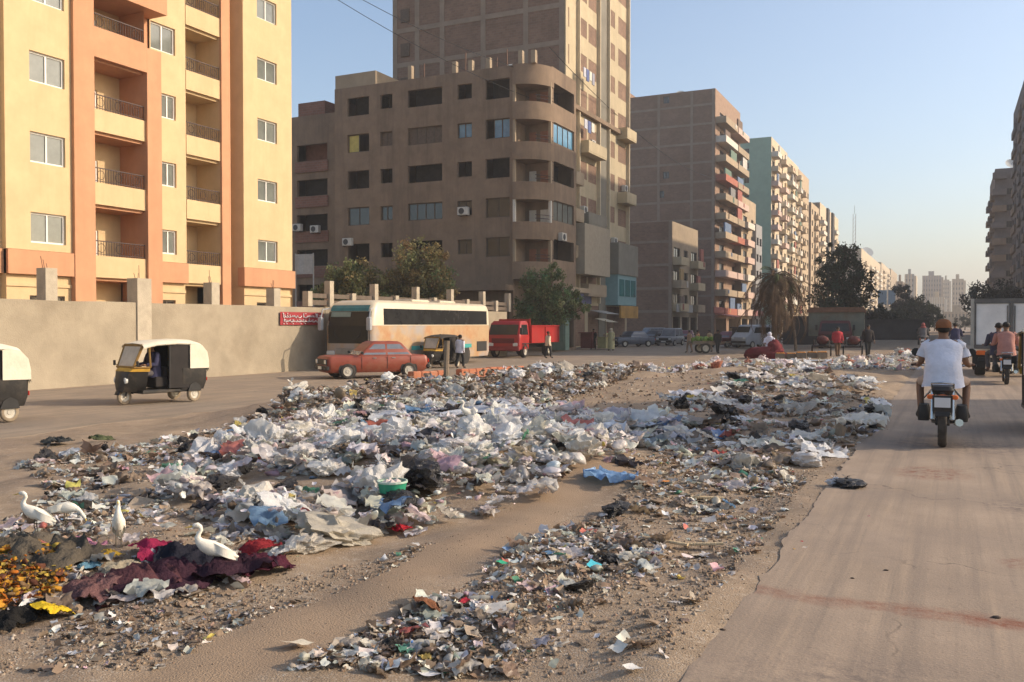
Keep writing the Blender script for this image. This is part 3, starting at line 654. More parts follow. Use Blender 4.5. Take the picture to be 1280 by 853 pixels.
# ---- tall tower behind the corner building
tw = thing('tower_block', 'tall tower with blank grey brick side and cream street front rising behind the corner building', 'tower', (-34, 73, -0.4))
M_CREAM = mat('cream_render', (0.50, 0.41, 0.265), 0.88, 0.12, 0.8, 0.2, 16, stain=(0.34, 0.28, 0.19), stain_amt=0.55, stain_scale=0.3, streak=True)
M_GREYR = mat('grey_render', (0.22, 0.20, 0.16), 0.9, 0.15, 0.8, 0.2, 16)
M_WBRICK = mat('brick_infill_panel', (0.30, 0.20, 0.14), 0.9, 0.2, 2.0)
def tower():
    Y0, X1 = 66.2, -27.4; X0 = -43.4; T = 40.5; PIT = 2.92
    # blank side: brick infill set back, concrete grid proud of it
    w = MB(); w.box(X0 + 0.02, X1 - 0.02, Y0 + 0.05, 81.6, -0.4, T - 0.05); child(w, 'side_wall', M_BRICK, tw)
    xs_ = [on_y(u, Y0)[0] for u in (522, 553, 604, 657)] + [X1 - 0.25, X0 + 0.2]
    for x in xs_:
        c = MB(); c.box(x - .22, x + .22, Y0, Y0 + 0.049, -0.4, T); child(c, 'column', M_CONC, tw)
    for k in range(1, 14):
        z = -0.4 + 0.9 + PIT * k; c = MB(); c.box(X0, X1, Y0 + 0.008, Y0 + 0.046, z - .2, z + .2); child(c, 'floor_beam', M_CONC, tw)
    # narrow shaft with small windows at the left end of the side
    for k in range(5, 13):
        z = 1.2 + PIT * k; q = MB(); xx = (xs_[0] + xs_[-1]) / 2 + 0.0; q.box(xx - .5, xx + .35, Y0 - .06, Y0 + 0.048, z, z + 1.1); child(q, 'shaft_window', M_SHUT, tw)
    # street front
    f = MB(); W = 81.6 - Y0; hs = []
    def a_of(u): return on_x(u, X1)[0] - Y0
    colsu = [(700, 711), (722, 733), (735, 745), (760, 768), (772, 785)]
    for ci, (ua, ub) in enumerate(colsu):
        a0, a1 = max(0.25, a_of(ua)), min(W - 0.3, a_of(ub))
        for k in range(1, 14):
            z = 1.9 + PIT * k
            if z + 1.5 < T: hs.append((a0, a1, z + (0.1 if ci % 2 else 0), z + 1.55, ci, k))
    face_wall(f, (X1, Y0), UY, W, -0.4, T, [h[:4] for h in hs] + [(0.5, 4.5, -0.2, 3.2), (5.2, 9.0, -0.2, 3.2), (9.8, W - 0.5, -0.2, 3.2)], 0.25)
    child(f, 'street_wall', M_CREAM, tw)
    for h in hs:
        ci, k = h[4], h[5]; rnd = random.random()
        if ci in (3, 1) and rnd < 0.55:
            p = MB(); p.box(X1 - 0.2, X1 - 0.06, Y0 + h[0] + .01, Y0 + h[1] - .01, h[2] + .01, h[3] - .01); child(p, 'infill_panel', M_WBRICK, tw)
        else: window(tw, (X1, Y0), UY, h[:4], 0.16, M_DARK_FR if rnd < .6 else M_WHITE_FR, M_GLASS_DK if rnd < .7 else M_GLASS, mull=1 if ci < 4 else 2, panes=2 if ci < 4 else 3, t=0.09)
    # vertical dark duct and white pilasters
    a = a_of(748); b = a_of(757); p = MB(); p.box(X1 - 0.2, X1 + 0.05, Y0 + a, Y0 + b, -0.4, T); child(p, 'duct', M_GREYR, tw)
    for u in (721, 746.5, 758.5, 787): p = MB(); q = Y0 + a_of(u); q = min(q, 81.55); p.box(X1 + .002, X1 + 0.3, q - .14, q + .02, 3.4, T); child(p, 'pilaster', mat('cream_pilaster', (0.55, 0.46, 0.32), 0.85, 0.1), tw)
    p = MB(); p.box(X1 + .004, X1 + .4, Y0 + a_of(714), 81.6, 18.9, 19.25); child(p, 'cornice', M_MUD, tw)
    p = MB(); p.box(X1 + .004, X1 + .1, Y0 + .02, Y0 + .5, 19.3, T); child(p, 'corner_pilaster', M_CREAM, tw)
    # balconies
    for (u0, u1, ks) in ((700, 716, (2, 3, 4)), (722, 745, (1, 2, 3, 5)), (771, 787, (1, 2, 4, 6))):
        for k in ks:
            z = 1.0 + PIT * k; p = MB(); y0, y1 = Y0 + max(.1, a_of(u0)), min(81.5, Y0 + a_of(u1)); p.box(X1 + .003, X1 + 0.95, y0, y1, z, z + .12); p.box(X1 + .87, X1 + .97, y0, y1, z + .121, z + 1.0); p.box(X1 + .003, X1 + .868, y0, y0 + .1, z + .122, z + 1.0)
            child(p, 'balcony', random.choice([M_GREYR, M_CREAM, M_MUD2]), tw)
    p = MB(); p.box(X1 + .005, X1 + 1.5, Y0 + 0.6, Y0 + 6.5, 5.6, 9.6); child(p, 'enclosed_balcony', mat('beige_cladding', (0.36, 0.30, 0.22), 0.85, .1), tw)
    p = MB(); p.box(X1 + .005, X1 + 1.3, Y0 + 9.3, Y0 + 14.8, 6.0, 8.8); child(p, 'enclosed_balcony', M_GREYR, tw)
    p = MB(); p.box(X1 + .005, X1 + 1.2, Y0 + 9.4, Y0 + 14.6, 3.3, 6.0)
    e = child(p, 'enclosed_balcony', mat('turquoise_metal', (0.20, 0.33, 0.34), 0.6, .1), tw); e['label'] = 'turquoise glazed balcony above the shop'
    q = MB(); q.box(1.0, 1.24, 0, 0, 0, 0) if False else None
    for i in range(3):
        q = MB(); y = Y0 + 9.8 + i * 1.6; q.box(X1 + 1.202, X1 + 1.23, y, y + 1.3, 4.1, 5.6); child(q, 'balcony_glazing', glass_mat('teal_glass', (0.03, 0.16, 0.16)), tw)
    c = MB(); c.box(X0, X1, Y0, 81.6, T, T + .3); child(c, 'roof', M_CONC, tw)
tower()
# shop sign band and laundry on the tower
sg = MB(); sg.box(-26.1, -25.95, 75.7, 80.6, 2.15, 3.25); tag(sg.obj('shop_sign', mat('orange_sign_paint', (0.40, 0.22, 0.06), 0.7, 0.3, 0.8)), 'orange brown shop fascia under the turquoise balcony', 'sign')
def laundry(loc, w, cols, label):
    t = thing('clothes_line', label, 'laundry', loc, rad(90), 'laundry on the tower front'); m = MB(); m.tube([(0, 0, 0), (w, 0, 0)], 0.012, 4); m.obj('line', M_RAIL, t)
    for i, c in enumerate(cols):
        q = MB(); x0 = w * (i + .1) / len(cols); x1 = w * (i + .9) / len(cols); q.box(x0, x1, -0.03, 0.03, -0.75 - .2 * (i % 2), 0.0); q.obj('garment', mat('garment_%s' % 'abcdefgh'[i % 8], c, 0.9, .2, coords='Object'), t)
laundry((-26.6, 68.2, 22.3), 2.6, ((.5, .5, .55), (.12, .15, .3), (.6, .58, .5), (.3, .3, .35)), 'pale laundry hanging on the tower front near the top cornice')
laundry((-26.6, 68.4, 18.2), 2.4, ((.12, .12, .2), (.5, .48, .45), (.4, .3, .35)), 'dark and pale laundry hanging below the tower cornice')

# ---- the rest of the street: generic blocks along x = const
def block(label, xf, y0, y1, z1, pit, m_side, m_front, side=1, depth=14, base=1.6, grid=None, front_cols=3, bal=(), bal_m=None, side_wins=(), fr=None, win_h=1.35, zb=-0.4, roofbox=None, bal_d=1.1, name='apartment_building', frame_m=None, clutter=0.0):
    """side=+1: street front faces +x (left row), -1: faces -x (right row)"""
    xb = xf - side * depth
    t = thing(name, label, 'apartment building', ((xf + xb) / 2, (y0 + y1) / 2, zb))
    n = int((z1 - zb - base - 0.4) / pit); W = y1 - y0
    w = MB()
    # side towards the viewer (faces -y)
    xa, xc = min(xf, xb), max(xf, xb); hs = []
    for (fx, ks) in side_wins:
        for k in (range(n) if ks is None else ks):
            z = zb + base + pit * k + 0.8; hs.append((fx * depth - .5, fx * depth + .5, z, z + 1.1))
    face_wall(w, (xa, y0), UX, depth, zb, z1, hs, 0.2)
    sh = hs
    w.quad((xc, y1, zb), (xa, y1, zb), (xa, y1, z1), (xc, y1, z1))
    bk = xb
    if side > 0: w.quad((xb, y1, zb), (xb, y0, zb), (xb, y0, z1), (xb, y1, z1))
    else: w.quad((xb, y0, zb), (xb, y1, zb), (xb, y1, z1), (xb, y0, z1))
    child(w, 'side_wall', m_side, t)
    for h in sh: window(t, (xa, y0), UX, h, 0.14, M_DARK_FR, M_GLASS_DK, mull=1, t=.08)
    # street front
    f = MB(); O = (xf, y0) if side > 0 else (xf, y1); U = UY if side > 0 else UMY; hs = []
    cw_ = W / front_cols
    for c in range(front_cols):
        for k in range(n):
            z = zb + base + pit * k + (0.25 if c in bal else 0.85); a = cw_ * (c + .5); ww = min(cw_ * .32, 1.0) if c not in bal else min(cw_ * .38, 1.5)
            hs.append((a - ww, a + ww, z, z + (win_h if c not in bal else 2.0)))
    doors = [(cw_ * (c + .1), cw_ * (c + .9), zb + .2, zb + 2.9) for c in range(front_cols)] if base > 3 else []
    face_wall(f, O, U, W, zb, z1, hs + doors, 0.25, back=False)
    child(f, 'street_wall', m_front, t)
    for h in hs: window(t, O, U, h, 0.18, fr or M_DARK_FR, M_GLASS_DK, mull=1, t=.09)
    bms = bal_m or [m_front]; Nx = side
    for c in bal:
        for k in range(n):
            z = zb + base + pit * k; a0, a1 = y0 + cw_ * c + .25, y0 + cw_ * (c + 1) - .25; b = MB()
            x0, x1 = (xf + .004, xf + bal_d) if side > 0 else (xf - bal_d, xf - .004); xo = x1 if side > 0 else x0
            b.box(x0, x1, a0, a1, z, z + .13); b.box(min(xo, xo - .1 * side), max(xo, xo - .1 * side), a0, a1, z + .131, z + 1.0); 
            i0, i1 = (x0, x1 - .101) if side > 0 else (x0 + .101, x1); b.box(i0, i1, a0, a0 + .1, z + .132, z + .98); b.box(i0, i1, a1 - .1, a1, z + .132, z + .98)
            child(b, 'balcony', random.choice(bms), t)
            if clutter and random.random() < clutter:
                e = MB(); a2 = a0 + (a1 - a0) * random.choice((.0, .0, .45)) + .12; a3 = a2 + (a1 - a0) * random.choice((.4, .5)); xi = xo - .35 * side; e.box(min(xo - .12 * side, xi), max(xo - .12 * side, xi), a2, a3, z + 1.0, z + random.choice((1.9, 2.4, 2.7))); child(e, 'balcony_screen', random.choice(CLUT), t)
            if clutter and random.random() < clutter * .6:
                e = MB(); a2 = random.uniform(a0 + .1, a1 - 1.0); e.box(min(xo + .01 * side, xo + .06 * side), max(xo + .01 * side, xo + .06 * side), a2, a2 + random.uniform(.5, .9), z + random.uniform(.1, .4), z + .95); child(e, 'hung_rug', random.choice(CLUT), t)
    if grid:
        gm = frame_m or M_CONC
        for fx in grid:
            c = MB(); x = xa + fx * depth; c.box(x - .2, x + .2, y0 - 0.06, y0 - .002, zb, z1); child(c, 'column', gm, t)
        for k in range(n + 1):
            z = zb + base + pit * k; c = MB(); c.box(xa, xc, y0 - .05, y0 - .004, z - .17, z + .17); child(c, 'floor_beam', gm, t)
    r = MB(); r.box(xa + .05, xc - .05, y0 + .05, y1 - .05, z1 - 0.3, z1 - 0.1); child(r, 'roof', M_CONC, t)
    for rb in ([roofbox] if roofbox else []):
        fx0, fx1, h, mm = rb; r = MB(); r.box(xa + fx0 * depth, xa + fx1 * depth, y0 + .6, y0 + min(W * .5, 5), z1 - .2, z1 + h); child(r, 'stair_room', mm, t)
    return t
def LY(u, x): return on_x(u, x)[0]
def LZ(u, v, x): return zat(v, on_x(u, x)[1])
M_PINKW = mat('pale_pink_paint', (0.55, 0.40, 0.33), 0.85, .15, 2); M_WHP = mat('off_white_paint', (0.60, 0.55, 0.46), 0.85, .15, 2)
M_REDP = mat('faded_red_paint', (0.40, 0.14, 0.09), 0.85, .15, 2); M_MINT = mat('mint_paint', (0.28, 0.41, 0.32), 0.85, .1, .8, stain=(.22, .33, .26), stain_amt=.4)
M_TANP = mat('tan_paint', (0.42, 0.32, 0.21), 0.85, .14, .8, stain=(.3, .23, .16), stain_amt=.5, streak=True); M_BEIGE = mat('beige_paint', (0.52, 0.42, 0.29), 0.85, .12, .8)
M_PGREY = mat('pale_grey_paint', (0.30, 0.29, 0.28), 0.85, .12, .8)
XL = -32.0
CLUT = [mat('screen_%s' % n, c, .85, .2, 2) for n, c in (('red', (.34, .12, .09)), ('brown', (.16, .11, .08)), ('white', (.5, .47, .42)), ('green', (.14, .2, .15)), ('ochre', (.38, .26, .12)), ('grey', (.22, .21, .2)), ('blue', (.14, .19, .28)))]
small = block('low dark brick house with a lit upper corner squeezed before the big grey brick block', XL + 1, LY(840, XL + 1), LY(872, XL + 1), LZ(840, 277, XL + 1), 2.9, M_BRICK, M_MUD2, depth=17, base=3.6, front_cols=3, bal=(0, 2), bal_m=[M_MUD2, M_CREAM], clutter=.6, side_wins=((.1, None),), grid=(0.985,))
third = block('big grey brick block with concrete grid side and stacked white and red balconies', XL, LY(893, XL), LY(924, XL), LZ(893, 112, XL), 2.9, M_BRICK, M_WBRICK, depth=20, base=3.4, front_cols=2, bal=(0, 1), bal_m=[M_WHP, M_PINKW, M_TANP, M_MUD2, M_MUD2, M_TANP, M_REDP], side_wins=((.62, (7, 11)), (.58, (6,))), grid=(0.03, .27, .56, .82, 0.985), roofbox=(0.05, .3, 1.2, M_BRICK), bal_d=1.6, clutter=.75)
narrow = block('narrow tan house wedged between the grey brick block and the mint block', XL + 1.0, LY(926, XL + 1), LY(944, XL + 1), LZ(926, 245, XL + 1), 2.9, M_TANP, M_TANP, depth=12, base=3.4, front_cols=2, bal=(0,), bal_m=[M_PINKW, M_WHP])
pale = block('pale grey narrow house with a blank street front before the mint block', XL + 1.6, LY(944.5, XL + 1.6), LY(952, XL + 1.6), LZ(948, 282, XL + 1.6), 2.9, M_PGREY, M_PGREY, depth=10, base=3.4, front_cols=2)
mint = block('mint green sided block with cream balconies on its street front', XL, LY(963, XL), LY(983, XL), LZ(963, 172, XL), 2.9, M_MINT, M_BEIGE, depth=22, base=3.4, front_cols=4, bal=(0, 2), bal_m=[M_WHP, M_PINKW, M_BEIGE], side_wins=((.55, None), (.78, None)), roofbox=(.15, .38, 2.6, M_TANP), bal_d=1.3, clutter=.5)
creamb = block('cream and tan block with lit balconies just beyond the mint green one', XL, LY(983.5, XL), LY(997, XL), LZ(984, 197, XL), 2.9, M_TANP, M_BEIGE, depth=16, base=3.4, front_cols=4, bal=(0, 1, 3), bal_m=[M_WHP, M_BEIGE, M_TANP], clutter=.5)
tanb = block('plain tan block beyond the cream one with windows in rows', XL, LY(997.5, XL), LY(1010, XL), LZ(998, 213, XL), 2.9, M_TANP, M_TANP, depth=14, base=3.4, front_cols=5, bal=(1,))
dk = block('dark sided slab behind the crown of the big dark tree', XL, LY(1013, XL), LY(1023, XL), LZ(1015, 255, XL), 2.9, M_MUD, M_TANP, depth=9, base=3.4, front_cols=3, bal=(1,))
lt = block('cream tower with two dark vertical stripes above the big dark tree', XL, LY(1024, XL), LY(1047, XL), LZ(1030, 259, XL), 2.9, M_MUD, M_BEIGE, depth=10, base=3.4, front_cols=6, bal=(0, 4), bal_m=[M_WHP, M_BEIGE])
for u in (1033, 1039):
    y = LY(u, XL); p = MB(); p.box(XL + .004, XL + .5, y - 2.2, y + 2.2, 3, LZ(1030, 259, XL)); child(p, 'dark_strip', M_SHOPDK, lt)
low1 = block('low tan block with many small balconies beyond the big tree', XL, LY(1076, XL), LY(1100, XL), LZ(1080, 314, XL), 2.9, M_TANP, M_BEIGE, depth=16, base=3.4, front_cols=8, bal=(1, 3, 5, 7), bal_m=[M_WHP, M_BEIGE])
low2 = block('tan block end with the blue hoardings in front of it', XL, LY(1101, XL), LY(1112, XL), LZ(1100, 327, XL), 2.9, M_TANP, M_BEIGE, depth=16, base=3.4, front_cols=6, bal=(1, 4))
low3 = block('dark thin block at the end of the left row', XL, LY(1113, XL), LY(1121, XL), LZ(1113, 336, XL), 2.9, M_MUD, M_TANP, depth=14, base=3.4, front_cols=4)
# far slabs closing the street
def far_block(u0, u1, v, Y, label, ms, mf, cols=4):
    x0, d = on_y(u0, Y); x1, _ = on_y(u1, Y); z1 = zat(v, d); t = thing('apartment_building', label, 'apartment building', ((x0 + x1) / 2, Y + 8, 0)); f = MB()
    W = x1 - x0; pit = 3.0; n = int((z1 - 4) / pit); hs = []
    for c in range(cols):
        for k in range(n): a = W * (c + .5) / cols; z = 4 + pit * k; hs.append((a - W * .16 / cols * 1.2, a + W * .16 / cols * 1.2, z + .6, z + 2.0))
    face_wall(f, (x0, Y), UX, W, -0.5, z1, hs, 0.4, back=False); f.quad((x1, Y, -.5), (x1, Y + 18, -.5), (x1, Y + 18, z1), (x1, Y, z1)); f.quad((x0, Y + 18, -.5), (x0, Y, -.5), (x0, Y, z1), (x0, Y + 18, z1)); f.quad((x0, Y, z1), (x1, Y, z1), (x1, Y + 18, z1), (x0, Y + 18, z1)); f.quad((x1, Y + 18, -.5), (x0, Y + 18, -.5), (x0, Y + 18, z1), (x1, Y + 18, z1))
    child(f, 'wall', ms, t)
    for h in hs: window(t, (x0, Y), UX, h, 0.3, M_DARK_FR, M_GLASS_DK, mull=0, panes=1, t=.15)
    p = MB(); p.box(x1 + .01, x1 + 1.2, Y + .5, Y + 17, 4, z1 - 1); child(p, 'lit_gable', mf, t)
    p = MB(); p.box(x0 + W * .3, x0 + W * .6, Y + 3, Y + 8, z1 + .01, z1 + 3); child(p, 'stair_room', ms, t)
    for c in range(cols):
        p = MB(); a = x0 + W * c / cols; p.box(a - .3, a + .3, Y - .25, Y - .01, 0, z1); child(p, 'pilaster', mf, t)
    return t
far_block(1120, 1128, 352, 430, 'far dark slab just right of the left row', M_MUD, M_TANP, 2)
far_block(1131, 1142, 343, 560, 'far grey tower with a lit right edge', M_PGREY, M_BEIGE, 3)
far_block(1153, 1176, 345, 640, 'far wide mauve grey slab in the middle of the street end', mat('mauve_grey', (.30, .25, .23), .9, .1), M_TANP, 7)
far_block(1178, 1186, 350, 700, 'far narrow tan tower right of the mauve slab', M_TANP, M_BEIGE, 3)
far_block(1190, 1204, 349, 620, 'far tan tower with lit right side nearest the right row', M_TANP, M_BEIGE, 4)
far_block(1162, 1180, 372, 520, 'far low cream block before the mauve slab', M_BEIGE, M_WHP, 6)
far_block(1100, 1118, 385, 380, 'low pale houses at the foot of the blue hoardings', M_TANP, M_BEIGE, 5)
far_block(1142, 1160, 382, 480, 'low greyish houses left of the cream block', M_PGREY, M_TANP, 5)
far_block(1180, 1215, 390, 450, 'low line of brownish houses at the far end of the road', M_MUD2, M_TANP, 8)
# right row
M_DKR = mat('dark_render', (0.17, 0.14, 0.125), 0.9, .2, .7)  # even dark grey-brown over whole fronts and sides
XR = 8.6
block('dark apartment block with small balconies nearest on the right edge', XR, 112, LY(1264, XR), LZ(1264, 144, XR), 2.9, M_DKR, M_DKR, side=-1, depth=14, base=3.4, front_cols=10, bal=(0, 2, 4, 6, 8, 9), bal_m=[M_DKR, M_MUD], zb=0.0, bal_d=.28)
rx_, rd_ = on_y(1242, 182)
rb_ = block('lower dark block standing farther out on the right side of the road', rx_, 182, 205, zat(212, rd_), 2.9, M_DKR, M_DKR, side=-1, depth=14, base=3.4, front_cols=5, bal=(0, 2, 4), bal_m=[M_DKR, M_MUD], zb=0.0, bal_d=.7, side_wins=((.16, None), (.34, None), (.5, None)))
for k in range(9):
    for fx in (.02, .4):
        if random.random() < .75: q = MB(); q.box(rx_ + fx * 9 - .6 * (fx < .1), rx_ + fx * 9 + 1.6, 180.9, 181.99, 4 + 2.9 * k, 5.1 + 2.9 * k); child(q, 'balcony', random.choice([M_DKR, M_MUD]), rb_)
dish((rx_ + 2.5, 183, zat(212, rd_) - .2), .3, 'dish and mast on the roof of the lower dark block on the right', 1.0)
block('tall brown block on the right side of the road outside the view', XR + 1, 77, 110, 34.5, 2.9, M_MUD, M_MUD, side=-1, depth=16, base=3.4, front_cols=8, bal=(1, 4, 6), zb=0.0)
# unseen house, added and sized to throw the shade band over the road
block('unseen low house added on the right side of the road for its shadow', 15.5, 22.6, 29.2, 12.0, 2.9, M_MUD2, M_MUD2, side=-1, depth=4, base=3.4, front_cols=2, zb=0.0)

# blue hoardings, mast, dishes, wires
for (u0, u1, lb) in ((1097, 1108, 'left one of two blue hoardings on tall posts far down the street'), (1110, 1119, 'right one of two blue hoardings on tall posts far down the street')):
    y = 250; x0, d = on_y(u0, y); x1, _ = on_y(u1, y); t = thing('billboard', lb, 'billboard', ((x0 + x1) / 2, y, -.3), 0, 'blue hoardings down the street'); w = x1 - x0; z0, z1 = zat(381, d), zat(363, d)
    m = MB(); m.box(-w / 2, w / 2, -.15, .15, z0 + .3, z1 + .3); m.obj('panel', mat('blue_hoarding', (0.10, 0.19, 0.30), .6, .1), t)
    m = MB(); m.box(-.2, .2, -.13, .13, -.2, z0 + .29); m.obj('post', M_CONC, t)
x, d = on_x(1067, -31); m = thing('lattice_mast', 'thin red and white lattice mast rising behind the big dark tree', 'mast', (-31, x, 0)); zz0 = zat(268, d)
q = MB(); 
for s in (-.45, .45): q.box(s - .08, s + .08, -.08, .08, 0, zz0)
for k in range(int(zz0 / 1.5)): q.tube([(-.45, 0, k * 1.5), (.45, 0, k * 1.5 + 1.5)], .05, 4)
q.obj('lattice', mat('mast_paint', (.45, .36, .32), .6, .2), m)
q = MB(); q.tube([(0, 0, zz0), (0, 0, zz0 + 3)], .06, 5); q.obj('antenna', M_RAIL, m)
x, d = on_x(1094, XL); dish((XL - 4, x, LZ(1094, 318, XL)), 0.4, 'large dish on the roof of the low tan block', 3.0)
x, d = on_y(640, 62); dish((x, 62, 19.7), 0.3, 'dish on the roof of the brown corner block above the rounded balconies', .7)
x, d = on_y(590, 62); dish((x, 62.5, 19.7), -0.5, 'dish on the roof of the brown corner block towards the left', .6)
x, d = on_y(850, 142); dish((x, 142, LZ(893, 112, XL) - .2), 0.3, 'dish on the roof of the grey brick block', .9)
def cable(a, b, sag, label, r=0.016):
    a, b = Vector(a), Vector(b); pts = []
    for i in range(17):
        t = i / 16; p = a.lerp(b, t); p.z -= sag * 4 * t * (1 - t); pts.append(p)
    tag(MB().tube(pts, r, 4).obj('power_cable', mat('black_cable', (.03, .03, .03), .6)), label, 'cable', 'overhead cables')
ya, _ = on_x(425, -31); 
cable((-30.9, 37.6, 20.6), (-27.3, 67.0, 20.9), .9, 'upper overhead cable running from the yellow block to the tower', .02)
cable((-30.9, 37.6, 20.0), (-27.3, 67.2, 18.6), .8, 'lower overhead cable running from the yellow block to the tower', .02)
cable((-26, 60, 21.5), (XL, 140, 24), 2.0, 'overhead cable sagging across the grey brick block', .03)

# ================================================================ TREES
M_BARK = mat('bark', (0.13, 0.095, 0.07), .95, .25, 6, .6, 20); M_LEAF = mat('leaf', src='attr', rough=.6, var=.2, scale=2, spec=.2, trans=.4)
def tree(loc, clumps, label, leaf=.2, n=2600, col=(0.07, 0.085, 0.03), tr=0.16, name='tree', trunk_top=None, droop=0.0, group=None, asp=2.0):
    """clumps: (dx,dy,z,r) foliage masses; limbs reach every mass"""
    t = thing(name, label, 'tree', loc, 0, group); rg = np.random.default_rng(abs(hash(label)) % 1000 if False else len(label) * 7 + int(loc[1]))
    zt = trunk_top or min(c[2] for c in clumps) - .2; m = MB(); top = (rg.normal(0, .15), rg.normal(0, .15), zt)
    m.tube([(0, 0, -.1), (.05, .03, zt * .5), top], [tr, tr * .8, tr * .65], 7)
    for (dx, dy, z, r) in clumps: m.tube([top, (top[0] * .5 + dx * .5 + rg.normal(0, .1), top[1] * .5 + dy * .5, (zt + z) * .5 + .1), (dx, dy, z), (dx + rg.normal(0, .2), dy + rg.normal(0, .2), z + r * .7)], [tr * .5, tr * .35, tr * .2, .015], 5)
    m.obj('trunk', M_BARK, t, smooth=60)
    tot = sum(c[3] ** 2 for c in clumps); C, T = [], []
    for (dx, dy, z, r) in clumps:
        k = int(n * r * r / tot); nsub = max(4, int(k / 55)); u = rg.normal(size=(nsub, 3)); u /= np.linalg.norm(u, axis=1)[:, None]
        sub = u * (r * rg.uniform(.35, 1.0, nsub) ** .6)[:, None]; sub[:, 2] *= .8; sub += rg.normal(0, r * .12, sub.shape)
        shade = rg.uniform(.65, 1.4, nsub); hue = rg.normal(0, .12, nsub)
        idx = rg.integers(0, nsub, k); p = sub[idx] + rg.normal(size=(k, 3)) * r * .14; p[:, 2] -= droop * rg.random(k) * r
        C.append(p + np.array([dx, dy, z])); b = np.array(col)[None] * (shade[idx] * rg.uniform(.8, 1.2, k))[:, None]; b[:, 0] *= 1 + hue[idx] * 1.5; T.append(b)
    C = np.concatenate(C); T = np.concatenate(T); k = len(C)
    a = rg.normal(size=(k, 3)); a[:, 2] -= droop * 1.5; a /= np.linalg.norm(a, axis=1)[:, None]; b = np.cross(a, rg.normal(size=(k, 3))); b /= np.linalg.norm(b, axis=1)[:, None]
    s = leaf * rg.uniform(.6, 1.4, k)[:, None]; w = s / asp
    V = np.stack([C - a * s * .5, C + b * w * .5, C + a * s * .5, C - b * w * .5], 1).reshape(-1, 3); Fq = np.arange(4 * k).reshape(-1, 4)
    link('crown', np_mesh('crown', V, Fq, M_LEAF, np.repeat(np.clip(T, .005, 1), 4, 0)), t); return t
def at_y(u, y): return on_y(u, y)[0]
x = at_y(440, 50); tree((x, 50, -.4), [(-.6, 0, 4.6, 1.5), (.9, .3, 4.5, 1.5), (-2.0, .2, 4.1, 1.2), (.2, 0, 5.3, 1.2), (2.0, .4, 3.6, 1.0), (0, -.3, 3.2, 1.3)], 'dusty green tree over the wall left of its taller neighbour', .22, 13000, (.19, .19, .08))
x = at_y(522, 52); tree((x, 52, -.4), [(-.8, 0, 4.6, 1.6), (.8, .2, 5.0, 1.6), (.2, 0, 6.3, 1.5), (1.7, .2, 4.2, 1.1), (-1.9, .1, 4.2, 1.2), (1.2, 0, 6.6, .8), (0, 0, 3.2, 1.3)], 'taller dusty olive tree behind the wall above the bus', .22, 15000, (.25, .215, .095))
x = at_y(680, 57.5); tree((x, 57.5, -.3), [(0, 0, 3.1, 1.5), (-1.0, 0, 2.9, 1.1), (1.1, .2, 3.0, 1.2), (-.3, 0, 4.5, 1.3), (.5, .3, 4.8, 1.0), (1.9, .5, 3.7, .8), (-1.6, 0, 3.3, .7), (2.6, .4, 2.9, .7), (.6, 0, 5.5, .6), (0, -.3, 1.9, 1.0)], 'green roadside tree just behind the red truck', .19, 13000, (.155, .185, .08))
x = at_y(1052, 88); tree((x, 88, -.3), [(0, 0, 6.0, 2.1), (-1.2, 0, 4.6, 1.8), (1.2, .3, 4.7, 1.8), (.1, 0, 8.0, 1.5), (-1.4, 0, 6.9, 1.2), (1.5, 0, 6.3, 1.3), (0, 0, 3.2, 2.0), (-.4, 0, 9.0, .8)], 'big dense dark green tree behind the grey container', .28, 11000, (.04, .05, .028), .3)
x = at_y(1146, 170); tree((x, 170, -.2), [(0, 0, 4.2, 2.4), (-2.4, 0, 3.2, 1.9), (1.8, 0, 3.3, 1.9)], 'dark rounded tree in the median far down the street', .45, 7000, (.03, .04, .024))
x = at_y(1103, 150); tree((x, 150, -.2), [(0, 0, 2.8, 1.8), (-1.8, 0, 2.4, 1.6), (1.8, 0, 2.3, 1.5)], 'dark bush below the blue hoardings', .4, 5000, (.035, .042, .025))
x = at_y(1128, 190); tree((x, 190, -.2), [(0, 0, 5.5, 2.0), (0, 0, 8, 1.6), (-.6, 0, 3.3, 2.0)], 'slim dark tree between the far slabs', .45, 5000, (.035, .04, .03))
x = at_y(1226, 120); tree((x, 120, 0), [(0, 0, 4.5, 2.1), (1.8, 0, 4.0, 2.0), (3.6, 0, 4.6, 1.9)], 'dark sooty tree above the box truck on the right', .35, 7000, (.035, .035, .03))
for (u, y, lb) in ((1206, 260, 'distant tree nearest the right row'), (1092, 120, 'dark bush just left of the far end of the median'), (1168, 240, 'small distant dark tree at the road end')):
    x = at_y(u, y); tree((x, y, -.1), [(0, 0, 2.6, 1.7), (1.2, 0, 2.2, 1.4), (-1.3, 0, 2.0, 1.5)], lb, .4, 1500, (.03, .035, .025))
# dark hedge-like line of shacks and bushes across the far median
x = at_y(1115, 105); t = MB(); t.box(x - 3.2, x + 3.6, 105, 108, -.5, 2.0); t.box(x - 3.4, x + 3.8, 104.8, 108.2, 2.001, 2.12); tag(t.obj('shack', mat('dark_shack_sheet', (.06, .055, .055), .9, .3, 1.0)), 'long low dark shack across the median in the distance', 'shack')
